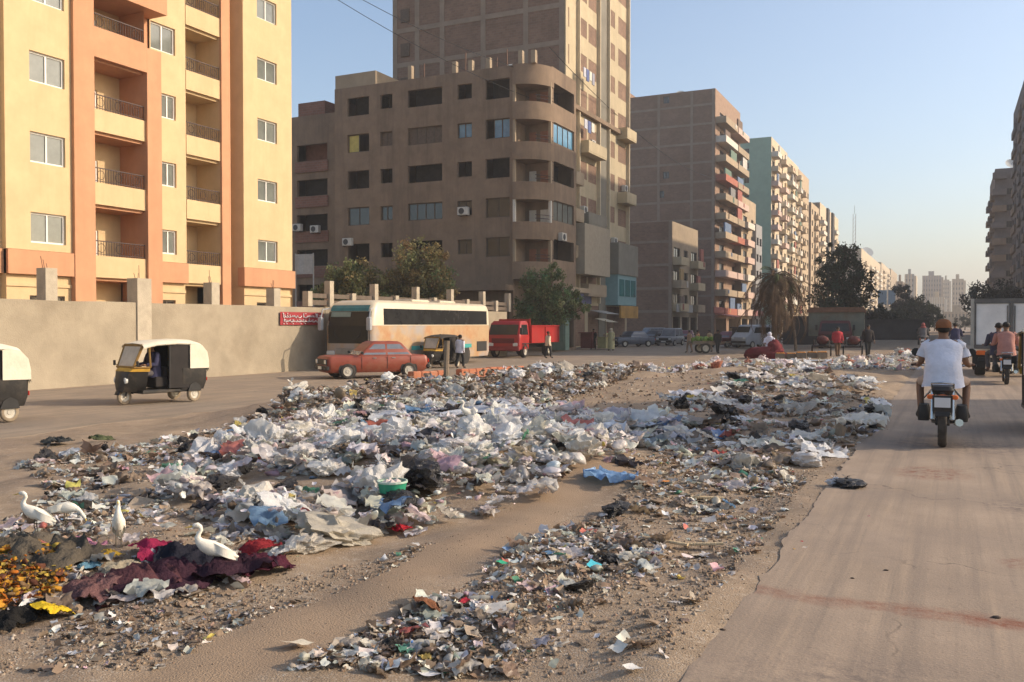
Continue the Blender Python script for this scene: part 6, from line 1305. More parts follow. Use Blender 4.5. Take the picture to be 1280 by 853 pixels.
# fruit stall between palm and tricycle
def fruit_stall():
    x, y = on_g(1004, 449, -.1); z = gh(x, y); M_FR = mat('orange_fruit', (.58, .24, .04), .6, .2, 5)
    for i in range(5):
        xx = x - 1.1 + i * .5; yy = y + .22 * (i % 2); zz = gh(xx, yy); t = thing('fruit_crate', ['leftmost fruit crate of the row on the ground by the palm', 'fruit crate second from the left in the row by the palm', 'middle fruit crate of the row by the palm', 'fruit crate second from the right in the row by the palm', 'rightmost fruit crate of the row by the palm'][i], 'crate', (xx, yy, zz), .3, 'fruit crates by the palm'); m = MB()
        for s in (-1, 1): m.box(-.22, .22, s * .15 - .012, s * .15 + .012, .05, .3); m.box(s * .22 - .012, s * .22 + .012, -.137, .137, .05, .3)
        m.box(-.21, .21, -.14, .14, .03, .06); m.obj('slats', M_WOODG, t)
        f = MB(); 
        for a in range(4):
            for b in range(3): f.blob((-.15 + a * .1, -.09 + b * .09, .3 + .02 * random.random()), .052, 1, 0, 1, 1)
        o = f.obj('fruit', M_FR, None, (xx, yy, zz), .3, smooth=179); tag(o, 'oranges heaped in the crates by the palm', 'fruit', 'oranges in the crates', 'stuff')
    m = MB(); n = 12; rows = []
    for j in range(6): rows.append([(-2.2 + 4.4 * i / n, -.6 + 1.3 * j / 5, .03 + .05 * mnoise.noise(Vector((i * .7, j * .9, 2)))) for i in range(n + 1)])
    m.rings(rows, cap=False, closed=False); xx, yy = on_g(985, 453, -.1); v = [(xx + a, yy + b, gh(xx + a, yy + b) + c + .02) for a, b, c in m.v]; m.v = v
    tag(m.obj('ground_sheet', mat('pale_blue_tarp', (.38, .42, .47), .7, .1, 3), smooth=60), 'pale bluish plastic sheet spread on the ground below the fruit crates', 'tarp')
    xx, yy = on_g(958, 448, -.15); zz = gh(xx, yy); m = MB(); m.blob((0, 0, .1), .75, 2, .8, 1.9, 3, (1.1, .7, .5), True); m.blob((.4, 0, .42), .36, 4, .8, 2, 3, (.8, .9, 1.1), True); tag(m.obj('cloth_heap', mat('dark_red_cloth', (.13, .018, .022), .9, .3, 5, .4, 18), None, (xx, yy, zz), smooth=179), 'dark red cloth heap beside the palm trunk', 'cloth')
    walker(962, 446, -.1, 'vendor in a white robe sitting behind the dark red cloth heap', heading(70), G('white', (.62, .62, .68)), G('white', (.62, .62, .68)), pose={k: (p[0], p[1], p[2]) for k, p in seat_pose(.42).items()}, sleeves='long', scarf=G('white', (.62, .62, .68)))
fruit_stall()
# handcart with greens
def handcart():
    x, y = on_g(880, 440, -.3); z = gh(x, y); t = thing('handcart', 'wooden handcart heaped with green vegetables among the standing people', 'handcart', (x, y, z), heading(10)); m = MB(); m.box(-1, 1, -.5, .5, .62, .7); m.box(-1, 1, -.5, -.46, .701, .86); m.box(-1, 1, .46, .5, .701, .86); m.tube([(-1, .4, .66), (-1.8, .4, .8)], .03, 5); m.tube([(-1, -.4, .66), (-1.8, -.4, .8)], .03, 5); m.obj('tray', M_WOODG, t)
    for s in (-1, 1): wheel(t, (.1, s * .56, .36), .36, .06)
    g_ = MB()
    for i in range(9): g_.blob((-.7 + .18 * i, .15 * math.sin(i * 2), .9 + .1 * (i % 2)), .2, i, .4, 2.5, 2)
    o = g_.obj('greens', mat('leafy_green', (.14, .22, .04), .8, .3, 8), None, (x, y, z), heading(10), smooth=60); tag(o, 'bright leafy greens piled on the handcart', 'vegetables', None, 'stuff')
handcart()
# shop stall front below the orange fascia
def shop_stall():
    x, y = on_g(757, 437, -.38); t = thing('market_stall', 'yellow and white shop stall with hanging goods below the orange fascia', 'stall', (x, y, -.27), rad(90)); m = MB(); m.box(-.9, .9, -.35, .35, 0, .85); m.box(-1, 1, -.4, .4, .851, .9); m.obj('counter', mat('yellowish_counter', (.34, .30, .14), .8, .2, 3), t)
    m = MB(); 
    for s in (-1, 1): m.box(s * .95 - .03, s * .95 + .03, -.36, -.3, .9, 2.2)
    m.obj('post', M_WOODG, t); m = MB(); m.add([(-1.1, -.7, 2.05), (1.1, -.7, 2.05), (1.1, .5, 2.35), (-1.1, .5, 2.35)], [(0, 1, 2, 3)]); m.add([(-1.1, -.7, 2.03), (1.1, -.7, 2.03), (1.1, .5, 2.33), (-1.1, .5, 2.33)], [(3, 2, 1, 0)]); m.obj('awning', mat('cream_awning', (.44, .38, .27), .85, .15, 2), t)
    for i in range(6): q = MB(); q.blob((-.75 + .3 * i, -.2, 1.05 + .05 * (i % 3)), .15, i, .2, 2, 1); q.obj('goods', garment_mat('goods%d' % i, [(.4, .3, .2), (.45, .42, .2), (.35, .12, .1), (.5, .48, .42), (.2, .3, .15), (.4, .25, .3)][i]), t, smooth=179)
shop_stall()

# shop signs, awnings and clutter along the shaded ground floors
def shop_front(x, y, w, z0, h, c, name, label, cat, dep=.12, tilt=0):
    m = MB(); m.rbox((0, 0, 0), (dep, w, h), (0, tilt, 0), .01); tag(m.obj(name, garment_mat('shop%d' % int(abs(y) * 10), c), None, (x, y, z0 + h / 2)), label, cat)
shop_front(-26.2, 63.4, 3.8, 2.9, .8, (.25, .28, .18), 'shop_sign', 'greenish shop sign on the corner block beside the roadside tree', 'sign')
shop_front(-26.9, 69.0, 3.6, 3.3, .9, (.10, .10, .16), 'shop_sign', 'dark blue shop sign left of the orange fascia', 'sign')
shop_front(-26.4, 72.8, 3.0, 2.6, .06, (.35, .33, .30), 'awning', 'thin grey awning over the dark shop doorway', 'awning', 1.5, .2)
shop_front(-30.2, LY(856, -30.2), 7.5, 3.1, 1.0, (.36, .35, .33), 'shop_sign', 'pale shop sign on the low dark brick house', 'sign')
shop_front(-30.6, LY(900, -30.6), 8, 3.2, .9, (.30, .10, .08), 'shop_sign', 'dull red shop sign under the stacked balconies', 'sign')
shop_front(-29.8, LY(912, -29.8), 7, 2.9, .06, (.28, .12, .10), 'awning', 'dull red awning under the stacked balconies', 'awning', 2.2, .2)
shop_front(-29.8, LY(948, -29.8), 9, 3.0, .9, (.30, .14, .13), 'shop_sign', 'pinkish shop sign before the pale grey narrow house', 'sign')
for (u, y, w, h, c, lb) in ((700, 61.5, 1.2, 2.3, (.16, .22, .18), 'greenish kiosk box beside the roadside tree trunk'), (735, 68, 1.0, 1.2, (.22, .07, .06), 'dull red cabinet before the dark shop'), (928, 78, 1.6, 1.6, (.10, .08, .075), 'dark stacked goods left of the minibus'), (1000, 88, 3.0, 2.6, (.045, .04, .04), 'dark kiosk behind the slim leaning palm'), (1020, 95, 2.6, 1.8, (.16, .10, .09), 'brownish kiosk left of the waste container')):
    x = at_y(u, y); m = MB(); m.rbox((0, 0, h / 2), (w, .8, h), b=.04); m.rbox((0, -.42, h * .55), (w * .8, .05, h * .5), b=.01); m.rbox((0, -.1, h + .04), (w * 1.15, 1.2, .08), b=.02); tag(m.obj('kiosk', garment_mat('kiosk%d' % u, c), None, (x, y, -.3)), lb, 'kiosk')

# ================================================================ LITTER
M_SCRAP = mat('litter_scrap', src='attr', rough=.85, var=.15, scale=18, spec=.15, trans=.12)
M_FILM = mat('thin_plastic_film', src='attr', rough=.35, var=.1, scale=14, bump=.35, bscale=30, spec=.5, trans=.35)
M_BAG = mat('plastic_bag', src='object', rough=.35, var=.12, scale=7, bump=.5, bscale=22, spec=.5, trans=.3, coords='Object')
M_BAGK = mat('black_plastic_bag', (.018, .016, .016), .32, .3, 8, .7, 20, spec=.5, coords='Object')
M_PAPER = mat('paper_and_card', src='object', rough=.9, var=.18, scale=9, spec=.1, coords='Object')
M_CLOTH = mat('rag_cloth', src='object', rough=.95, var=.2, scale=7, bump=.5, bscale=26, spec=.05, coords='Object')
M_BOTTLE = mat('bottle_plastic', src='object', rough=.2, var=.08, scale=4, spec=.6, trans=.35, coords='Object')
M_STONE = mat('rubble_stone', src='attr', rough=.95, var=.2, scale=20, spec=.1)

def crumple(n, size, amp, fr, seed, fold=0.0):
    V = []
    for j in range(n):
        for i in range(n):
            x, y = (i / (n - 1) - .5), (j / (n - 1) - .5); q = Vector((x * fr + seed * 5.3, y * fr + seed * 2.7, seed))
            z = (.5 - abs(mnoise.noise(q)) * 2) * amp + .6 * amp * (.4 - abs(mnoise.noise(q * 2.3)))
            ed = 1 + .25 * mnoise.noise(q * 1.3 + Vector((9, 0, 0)))
            V.append((x * size * ed + .12 * size * mnoise.noise(q + Vector((0, 5, 0))), y * size * ed + .12 * size * mnoise.noise(q + Vector((0, 0, 7))), z * size + fold * size * x * x))
    Fq = [(j * n + i, j * n + i + 1, (j + 1) * n + i + 1, (j + 1) * n + i) for j in range(n - 1) for i in range(n - 1)]
    return V, Fq
def tri(Fs): return np.array([t for f in Fs for t in ([f] if len(f) == 3 else [(f[0], f[1], f[2]), (f[0], f[2], f[3])])])
def blob_np(seed, sub, amp, fr, sq, ridge):
    m = MB().blob((0, 0, 0), 1, seed, amp, fr, sub, sq, ridge); return np.array(m.v), np.array(m.f)
SCRAPS = [(np.array(v), tri(f)) for v, f in [crumple(4, 1.0, random.uniform(.1, .5), random.uniform(1.5, 3.5), s, random.uniform(0, .5)) for s in range(14)]]
STRIPS = [(v * np.array([1, .25, .6]), f) for v, f in SCRAPS[:6]]
def wad(seed, sub, planes, jit, sq, dent=.35):
    """crumpled bag: a ball cut by random creased planes, dented and jittered"""
    rnd = np.random.default_rng(seed); v, f = blob_np(0, sub, 0, 1, (1, 1, 1), False); v /= np.linalg.norm(v, axis=1)[:, None]
    D = rnd.normal(size=(planes, 3)); D /= np.linalg.norm(D, axis=1)[:, None]; o = rnd.uniform(.5, 1.0, planes); r = np.min(np.where(v @ D.T > .05, o[None] / np.maximum(v @ D.T, .05), 1.15), 1); r = np.minimum(r, 1.15)
    d2 = np.array([(.5 - abs(mnoise.noise(Vector(p) * 1.7 + Vector((seed, 0, 0))) * 1.6)) + .5 * (.5 - abs(mnoise.noise(Vector(p) * 3.9 + Vector((0, seed, 0))) * 1.6)) for p in v])
    v = v * (r * (1 + dent * (d2 - .3)))[:, None] + rnd.normal(0, jit, v.shape); return v * np.array(sq), f
PUFFS = [wad(s + 200, 2, 10, .035, (1, random.uniform(.55, 1), random.uniform(.3, .6)), .45) for s in range(14)]
FILMS = [(np.array(v), tri(f)) for v, f in [crumple(7, 1.0, random.uniform(.18, .4), random.uniform(2.5, 5), s + 30, random.uniform(0, .4)) for s in range(12)]]
STONES = [(lambda v, f: (v, f))(*blob_np(s + 50, 1, .5, 1.2, (1, random.uniform(.6, 1), random.uniform(.4, .8)), False)) for s in range(6)]
STONES_LO = []
for s in range(6):
    bm = bmesh.new(); bmesh.ops.create_icosphere(bm, subdivisions=1, radius=1); bmesh.ops.create_cube(bm) if False else None
    bm.free(); a = np.array([(1, 0, 0), (-1, 0, 0), (0, 1, 0), (0, -1, 0), (0, 0, 1), (0, 0, -1)], float) * RNG.uniform(.5, 1.1, (6, 1)) + RNG.normal(0, .15, (6, 3)); STONES_LO.append((a, np.array([(0, 2, 4), (2, 1, 4), (1, 3, 4), (3, 0, 4), (2, 0, 5), (1, 2, 5), (3, 1, 5), (0, 3, 5)])))
def rotmats(n, tilt):
    yaw = RNG.uniform(0, 2 * PI, n); ax = RNG.uniform(0, 2 * PI, n); tl = np.abs(RNG.normal(0, tilt, n))
    def Rz(a): c, s, z, o = np.cos(a), np.sin(a), np.zeros(n), np.ones(n); return np.stack([np.stack([c, -s, z], 1), np.stack([s, c, z], 1), np.stack([z, z, o], 1)], 1)
    def Rx(a): c, s, z, o = np.cos(a), np.sin(a), np.zeros(n), np.ones(n); return np.stack([np.stack([o, z, z], 1), np.stack([z, c, -s], 1), np.stack([z, s, c], 1)], 1)
    return Rz(ax) @ Rx(tl) @ Rz(yaw)
def scatter(name, variants, P, S, tilt, T, m, label, cat, smooth=False, lift=.25):
    n = len(P); R = rotmats(n, tilt); which = RNG.integers(0, len(variants), n); Vs, Fs, Ts = [], [], []; off = 0
    for k, (v, f) in enumerate(variants):
        ix = np.where(which == k)[0]
        if not len(ix): continue
        vv = np.einsum('nij,vj->nvi', R[ix], v) * S[ix][:, None, None]
        low = vv[:, :, 2].min(1); vv = vv + P[ix][:, None, :]; vv[:, :, 2] -= (low * lift)[:, None]
        ff = (f[None] + (np.arange(len(ix)) * len(v))[:, None, None]).reshape(-1, 3) + off
        Vs.append(vv.reshape(-1, 3)); Fs.append(ff); Ts.append(np.repeat(T[ix], len(v), 0)); off += len(ix) * len(v)
    o = link(name, np_mesh(name, np.concatenate(Vs), np.concatenate(Fs), m, np.concatenate(Ts), smooth)); return tag(o, label, cat, None, 'stuff')
# pick points: polygons drawn over the photo, laid on the terrain
def px_poly(poly, n, pw=1.0):
    """n ground points in a region outlined in the photo; evenly over the ground it covers"""
    free = n == 1600; P = [on_g(u, v, -.08) for u, v in poly]; P = np.array(P); lo, hi = P.min(0), P.max(0); out = []
    while sum(map(len, out)) < n:
        q = RNG.uniform(lo, hi, (n * 3, 2)); ins = np.zeros(len(q), bool); j = len(P) - 1
        for i in range(len(P)):
            c = ((P[i, 1] > q[:, 1]) != (P[j, 1] > q[:, 1])) & (q[:, 0] < (P[j, 0] - P[i, 0]) * (q[:, 1] - P[i, 1]) / (P[j, 1] - P[i, 1] + 1e-9) + P[i, 0]); ins ^= c; j = i
        q = q[ins]; q = q[(np.abs(q[:, 0] + 3.15 + .25 * vnoise(q[:, 0] * .3, q[:, 1] * .8)) > .31) | (q[:, 1] > 9.0) | (q[:, 1] < 3.2) | free]
        if pw: q = q[vnoise(q[:, 0] * 1.3 + 3, q[:, 1] * 1.3) + .62 * RNG.random(len(q)) > .2 + .0 * pw] if pw == 1.0 else q[vnoise(q[:, 0] * .9, q[:, 1] * .9 + 4) * 1.6 + RNG.random(len(q)) > pw - 1]
        out.append(q)
    q = np.concatenate(out)[:n]; return np.stack([q[:, 0], q[:, 1], ground_h(q[:, 0], q[:, 1])], 1)
Z_WHITE = [(190, 625), (280, 548), (400, 522), (540, 514), (690, 520), (790, 560), (800, 600), (740, 632), (640, 652), (520, 676), (400, 690), (280, 690)]
Z_FILM = [(420, 520), (540, 508), (700, 518), (850, 535), (850, 556), (700, 562), (560, 548), (430, 545)]
Z_BACK = [(330, 520), (380, 490), (470, 474), (600, 474), (690, 470), (800, 458), (815, 470), (720, 500), (640, 516), (430, 522)]
Z_MID = [(850, 500), (980, 470), (1090, 486), (1110, 545), (1060, 572), (960, 600), (860, 590), (800, 560), (790, 540)]
Z_RIGHT = [(790, 590), (960, 575), (1010, 610), (960, 690), (880, 790), (840, 853), (560, 853), (700, 700), (760, 650)]
Z_FORE = [(320, 853), (350, 800), (470, 745), (600, 690), (760, 650), (830, 690), (780, 760), (640, 853)]
Z_LEFT = [(-60, 690), (30, 640), (180, 622), (300, 690), (390, 690), (370, 735), (250, 760), (100, 780), (-60, 860)]
Z_FRINGE = [(20, 560), (180, 540), (330, 515), (420, 505), (300, 548), (200, 620), (60, 660), (-60, 690), (60, 610)]
Z_FAR = [(780, 462), (900, 448), (1010, 456), (1140, 440), (1150, 466), (1060, 474), (900, 466), (800, 475)]
Z_HUMP = [(700, 500), (850, 470), (1010, 470), (1090, 490), (900, 500), (820, 540), (740, 520)]
Z_STRIP = [(-60, 853), (100, 780), (370, 735), (560, 690), (640, 660), (560, 720), (400, 780), (180, 853)]
W_ = np.array([(.74, .71, .66), (.72, .70, .68), (.66, .63, .57), (.64, .65, .67), (.70, .58, .56), (.70, .65, .54), (.55, .52, .46), (.6, .58, .52), (.045, .04, .04), (.55, .18, .15), (.2, .32, .5), (.6, .48, .14), (.12, .3, .2), (.6, .4, .42), (.3, .22, .16), (.5, .5, .5)])
PW = np.array([12, 9, 9, 3, 5, 8, 4, 5, 2.4, .7, .8, .6, .5, 2.6, 4, 3]); PB = np.array([2, 2, 3, 2, .5, 3, 6, 6, 4, .5, .5, .6, .3, .4, 9, 4]); PG = np.array([3, 2.5, 4, .6, .8, 4, 7, 7, 1.0, .4, .4, .3, .25, .5, 4, 3])
def tints(n, p): 
    t = W_[RNG.choice(len(W_), n, p=p / p.sum())]; return np.clip(t * RNG.uniform(.75, 1.1, (n, 1)) * RNG.uniform(.94, 1.06, (n, 3)), .01, .8)
DT = np.array([(.26, .19, .135), (.30, .22, .15), (.23, .175, .13), (.33, .26, .19), (.17, .135, .105), (.28, .19, .13), (.42, .36, .29), (.29, .215, .15)])
def dtints(n): return np.clip(DT[RNG.choice(len(DT), n)] * RNG.uniform(.7, 1.2, (n, 1)), .01, .7)
def sizes(n, lo, hi): return lo * (hi / lo) ** (RNG.random(n) ** 1.7)
def up(P, h): P = P.copy(); P[:, 2] += RNG.random(len(P)) ** 1.5 * h; return P
PD = np.array([.6, .5, 1.2, .4, .3, 1.6, 3, 3, 1.6, .25, .2, .2, .15, .25, 7, 3])
def mixd(n, p, dirt): 
    t = tints(n, p); k = RNG.random(n) < dirt; t[k] = dtints(int(k.sum())); return t
# scraps in every zone
Z_CLA = [(325, 853), (340, 800), (430, 760), (560, 755), (640, 800), (640, 853)]
Z_CLB = [(590, 725), (640, 690), (730, 665), (830, 690), (820, 740), (730, 770), (620, 760)]
Z_CLC = [(790, 600), (960, 580), (1000, 610), (900, 650), (800, 650)]
parts_ = [(Z_WHITE, 2600, PW, .025, .11, .22, .1), (Z_BACK, 3600, PB, .05, .20, .22, .5), (Z_MID, 1500, PB, .04, .20, .08, .4), (Z_RIGHT, 1700, PG, .012, .08, .02, .5), (Z_FORE, 1500, PG, .012, .08, .03, .5), (Z_CLA, 400, PG, .018, .09, .04, .35), (Z_CLB, 430, PG, .02, .10, .05, .3), (Z_CLC, 420, PG, .03, .13, .06, .4), (Z_LEFT, 800, PG, .02, .09, .05, .4), (Z_FRINGE, 1000, PB, .03, .16, .05, .45), (Z_FAR, 1700, PW, .06, .26, .10, .25), (Z_HUMP, 300, PB, .03, .14, .02, .5), (Z_STRIP, 900, PD, .012, .06, .015, .55), (Z_FILM, 500, PW, .05, .2, .2, .1)]
P = [up(px_poly(q[0], q[1]), q[5]) for q in parts_]; T = [mixd(q[1], q[2], q[6]) for q in parts_]; S = [sizes(q[1], q[3], q[4]) for q in parts_]
scatter('litter_scraps', SCRAPS + STRIPS, np.concatenate(P), np.concatenate(S), .5, np.concatenate(T), M_SCRAP, 'countless scraps of paper, card and plastic strewn over the median', 'litter', False, .12)
# crushed film and small puffed bags
parts_ = [(Z_WHITE, 2000, PW, .09, .30, .22, .02), (Z_FILM, 560, np.array([5, 5, 4, 9, 1, 2, 2, 2, 2.5, .2, 1.0, .1, .1, .3, .4, 4.]), .2, .5, .15, 0), (Z_BACK, 700, PB, .10, .34, .2, .4), (Z_MID, 400, PB, .12, .36, .08, .25), (Z_CLA, 60, PG, .06, .17, .05, .3), (Z_CLB, 70, PG, .06, .17, .05, .3), (Z_CLC, 70, PG, .07, .2, .05, .3), (Z_LEFT, 150, PG, .06, .2, .06, .3), (Z_FRINGE, 200, PW, .1, .28, .04, .2), (Z_FAR, 300, PW, .15, .42, .1, .1), (Z_RIGHT, 90, PD, .04, .13, .02, .4)]
P = [up(px_poly(q[0], q[1]), q[5]) for q in parts_]; T = [mixd(q[1], q[2], q[6]) for q in parts_]; S = [sizes(q[1], q[3], q[4]) for q in parts_]
scatter('crushed_plastic_film', FILMS, np.concatenate(P), np.concatenate(S), .35, np.concatenate(T), M_FILM, 'crushed plastic film and wrappers matted together in the heaps', 'plastic film', True, .12)
parts_ = [(Z_WHITE, 1500, PW, .03, .11, .2, .06), (Z_BACK, 1500, PB, .04, .13, .3, .5), (Z_MID, 500, PB, .04, .12, .08, .3), (Z_FAR, 360, PW, .05, .16, .1, .2), (Z_FRINGE, 260, PB, .03, .09, .03, .4), (Z_LEFT, 220, PG, .02, .06, .05, .4), (Z_CLA, 160, PG, .015, .05, .04, .5), (Z_CLB, 160, PG, .015, .05, .04, .5), (Z_CLC, 130, PG, .02, .06, .04, .4)]
P = [up(px_poly(q[0], q[1]), q[5]) for q in parts_]; T = [mixd(q[1], q[2], q[6]) for q in parts_]; S = [sizes(q[1], q[3], q[4]) for q in parts_]
scatter('small_knotted_bags', PUFFS, np.concatenate(P), np.concatenate(S), .6, np.concatenate(T), M_FILM, 'mass of small knotted bags and wads packed into the heaps', 'litter', False, .1)
# rubble and pebbles
near = [(Z_RIGHT, 9000, .004, .028), (Z_FORE, 9000, .004, .028), (Z_LEFT, 2000, .006, .028), (Z_STRIP, 3600, .004, .02), (Z_STRIP, 1500, .002, .009), ([(180, 853), (400, 745), (600, 670), (800, 632), (720, 680), (520, 760), (340, 853)], 1600, .0015, .007), (Z_MID, 1500, .02, .07), (Z_BACK, 1800, .03, .10), (Z_HUMP, 900, .02, .07), (Z_FRINGE, 1500, .01, .05), (Z_FAR, 700, .03, .1), ([(820, 853), (1040, 590), (1110, 500), (1060, 500), (900, 700), (700, 853)], 4600, .004, .022), ([(845, 853), (1035, 600), (1110, 505), (1130, 505), (1060, 600), (885, 853)], 1500, .003, .014)]
P = [px_poly(z, n, 0) for z, n, a, b in near]; S = [sizes(n, a, b) * RNG.uniform(.6, 1.2, n) for z, n, a, b in near]
scatter('rubble', STONES_LO, np.concatenate(P), np.concatenate(S), .6, dtints(sum(map(len, P))), M_STONE, 'gravel, clods and broken brick scattered over the bare soil', 'rubble', False, .0)

# ---- single pieces
def mesh_np(name, V, Fc, m, smooth=True):
    me = bpy.data.meshes.new(name); me.from_pydata([tuple(v) for v in V], [], [tuple(int(i) for i in f) for f in Fc]); me.materials.append(m)
    if smooth: me.polygons.foreach_set('use_smooth', [True] * len(me.polygons)); me.set_sharp_from_angle(angle=rad(52))
    me.update(); return me
def bag_mesh(name, seed, m, knot=True):
    rnd = random.Random(seed); b = MB(); sq = (1, rnd.uniform(.7, 1), rnd.uniform(.55, .75)); v_, f_ = wad(seed + 300, 4, rnd.randint(16, 26), .007, sq, .38); b.add([tuple(q) for q in v_], [tuple(int(i) for i in q) for q in f_])
    b.v = [(x * (1 + .06 * mnoise.noise(Vector((x * 5, y * 5, z * 5 + seed)))), y, max(z, -.42 + .04 * mnoise.noise(Vector((x * 4, y * 4, seed))))) for x, y, z in b.v]
    if knot:                                       # tied neck and two loose ears
        a = rnd.uniform(0, 6.28); top = Vector((.25 * math.cos(a), .25 * math.sin(a), .5)); o = MB()
        o.tube([top, top + Vector((.05, 0, .14))], [.16, .06], 7)
        for s in (-1, 1):
            d = Vector((math.cos(a + s), math.sin(a + s), .9)); p = top + Vector((.05, 0, .14)); q = p + d * .2; e = d.cross(Vector((0, 0, 1))).normalized() * .16
            o.add([p, q + e * .6, q + d * .05, q - e * .6], [(0, 1, 2, 3)])
        b.add(o.v, o.f)
    return b.mesh(name, m, 42)
BAGS = [bag_mesh('plastic_bag', i, M_BAG) for i in range(9)]; BAGSK = [bag_mesh('black_bag', i + 40, M_BAGK) for i in range(6)]
SHEETS = [mesh_np('plastic_sheet', *crumple(11, 1.0, random.uniform(.15, .32), random.uniform(2.5, 4.5), s + 70, random.uniform(0, .3)), M_BAG) for s in range(7)]
CARDS = [mesh_np('card', *(lambda vf: (vf[0], vf[1]))(crumple(6, 1.0, random.uniform(.05, .14), random.uniform(.8, 2.0), s + 90, random.uniform(0, .5))), M_PAPER) for s in range(6)]
def rag(seed):
    n = 24; V, Fq = crumple(n, 1.0, .05, 3, seed, 0); rnd = random.Random(seed); ang = rnd.uniform(0, 6.28); out = []
    for x, y, z in V:
        r = math.hypot(x, y) * 2; q = Vector((x * 2.2 + seed, y * 2.2, seed * .37)); z = .22 * max(0, 1 - r * r * .8) + .16 * mnoise.noise(q) + .17 * (.4 - abs(mnoise.noise(Vector(((x * math.cos(ang) + y * math.sin(ang)) * 5.5 + seed, (-x * math.sin(ang) + y * math.cos(ang)) * 1.6, seed)))) * 2.2) + .05 * (.4 - abs(mnoise.noise(q * 4.5)) * 2)
        sh = 1 - .12 * abs(mnoise.noise(q * 1.5)); out.append((x * sh + .1 * mnoise.noise(q * 1.2 + Vector((4, 0, 0))), y * sh + .1 * mnoise.noise(q * 1.2 + Vector((0, 4, 0))), max(z, -.02)))
    return out, Fq
CLOTHS = [mesh_np('rag', *rag(s + 3), M_CLOTH) for s in range(8)]; [m_.set_sharp_from_angle(angle=PI) for m_ in CLOTHS]
_b = MB(); _b.lathe([(.0, 0), (.03, .0), (.035, .02), (.034, .1), (.031, .11), (.034, .12), (.034, .17), (.014, .21), (.014, .225)], (0, 0, 0), 12); BOTTLE = _b.mesh('plastic_bottle', M_BOTTLE, 60)
_b = MB(); _b.lathe([(.015, .224), (.017, .226), (.017, .245), (.0, .247)], (0, 0, 0), 10); CAPM = _b.mesh('cap', mat('blue_cap', (.05, .15, .4), .5), 60)
_b = MB(); _b.rbox((0, 0, .0), (1, .045, .02), b=.004); PLANK = _b.mesh('wooden_lath', mat('weathered_lath', (.45, .35, .22), .9, .2, 5, .4, 30, coords='Object'))
def put(name, me, x, y, s, label, cat, group=None, col=None, lift=0.0, tilt=.25, sz=1.0, yaw=None):
    o = bpy.data.objects.new(name, me); COL.objects.link(o); z = gh(x, y)
    o.location = (x, y, z + lift); o.scale = (s, s, s * sz); o.rotation_euler = (random.gauss(0, tilt), random.gauss(0, tilt), random.uniform(0, 6.28) if yaw is None else yaw)
    if col is not None: o.color = (*col, 1)
    return tag(o, label, cat, group)
WHITES = [(.80, .78, .73), (.78, .77, .75), (.80, .74, .68), (.77, .77, .77), (.80, .76, .66), (.78, .66, .63), (.68, .64, .56)]
BBX, BBY, _ = on_terrain(530, 626); TBX, TBY, _ = on_terrain(490, 645)
for i, p in enumerate(px_poly(Z_WHITE, 210)):
    if (p[0] - BBX) ** 2 + (p[1] - BBY) ** 2 < .4 or (abs(p[0] - BBX * p[1] / BBY) < .38 and 0 < BBY - p[1] < .9) or (abs(p[0] - TBX * p[1] / TBY) < .25 and -.15 < TBY - p[1] < 1.0): continue
    put('plastic_bag', BAGS[i % 9], p[0], p[1], random.uniform(.11, .27), 'crumpled white plastic bag lying in the bright bag heap', 'plastic bag', 'white bags in the bright heap', random.choice(WHITES), random.uniform(.04, .18), .3, random.uniform(.65, .95))
for i, p in enumerate(px_poly(Z_BACK, 60)):
    put('plastic_bag', BAGS[i % 9], p[0], p[1], random.uniform(.16, .36), 'dirty plastic bag lying on the brown heap at the back', 'plastic bag', 'bags on the brown back heap', random.choice(WHITES + [(.4, .34, .27), (.3, .25, .2), (.5, .44, .35)]), random.uniform(.02, .15), .35)
for i, p in enumerate(px_poly(Z_MID, 44)):
    put('plastic_sheet', SHEETS[i % 7], p[0], p[1], random.uniform(.3, .7), 'flattened pale plastic sheet in the litter right of the bright heap', 'plastic sheet', 'pale sheets in the right litter', random.choice(WHITES + [(.5, .56, .62), (.4, .36, .3)]), .05, .15, .7)
for i, p in enumerate(px_poly(Z_FAR, 50)):
    put('plastic_bag', BAGS[i % 9], p[0], p[1], random.uniform(.2, .42), 'small looking pale bag in the far strip of litter', 'plastic bag', 'bags in the far litter strip', random.choice(WHITES + [(.5, .2, .12), (.45, .4, .3)]), .03, .3)
for i, p in enumerate(np.concatenate([px_poly(Z_WHITE, 14), px_poly(Z_BACK, 14), px_poly(Z_MID, 14), px_poly(Z_FRINGE, 5)])):
    put('black_bag', BAGSK[i % 6], p[0], p[1], random.uniform(.11, .26), 'small torn black plastic bag among the litter', 'black bag', 'small black bags in the litter', None, random.uniform(.04, .18), .4, random.uniform(.6, .9))
for i, p in enumerate(np.concatenate([px_poly(Z_CLA, 16), px_poly(Z_CLB, 14), px_poly(Z_CLC, 10), px_poly(Z_RIGHT, 10)])):
    put('card_scrap', CARDS[i % 6], p[0], p[1], random.uniform(.06, .16), 'torn dirty piece of card lying on the rubble in front', 'card', 'torn card in the front rubble', random.choice([(.5, .42, .32), (.42, .33, .24), (.6, .56, .5), (.34, .27, .2), (.55, .5, .44)]), .015, .14)
for i, p in enumerate(np.concatenate([px_poly(Z_LEFT, 10), px_poly(Z_FRINGE, 10)])):
    put('card_scrap', CARDS[i % 6], p[0], p[1], random.uniform(.1, .25), 'torn piece of card lying left of the bag heap', 'card', 'torn card on the left', random.choice([(.5, .42, .32), (.6, .56, .5), (.34, .27, .2)]), .03, .25)
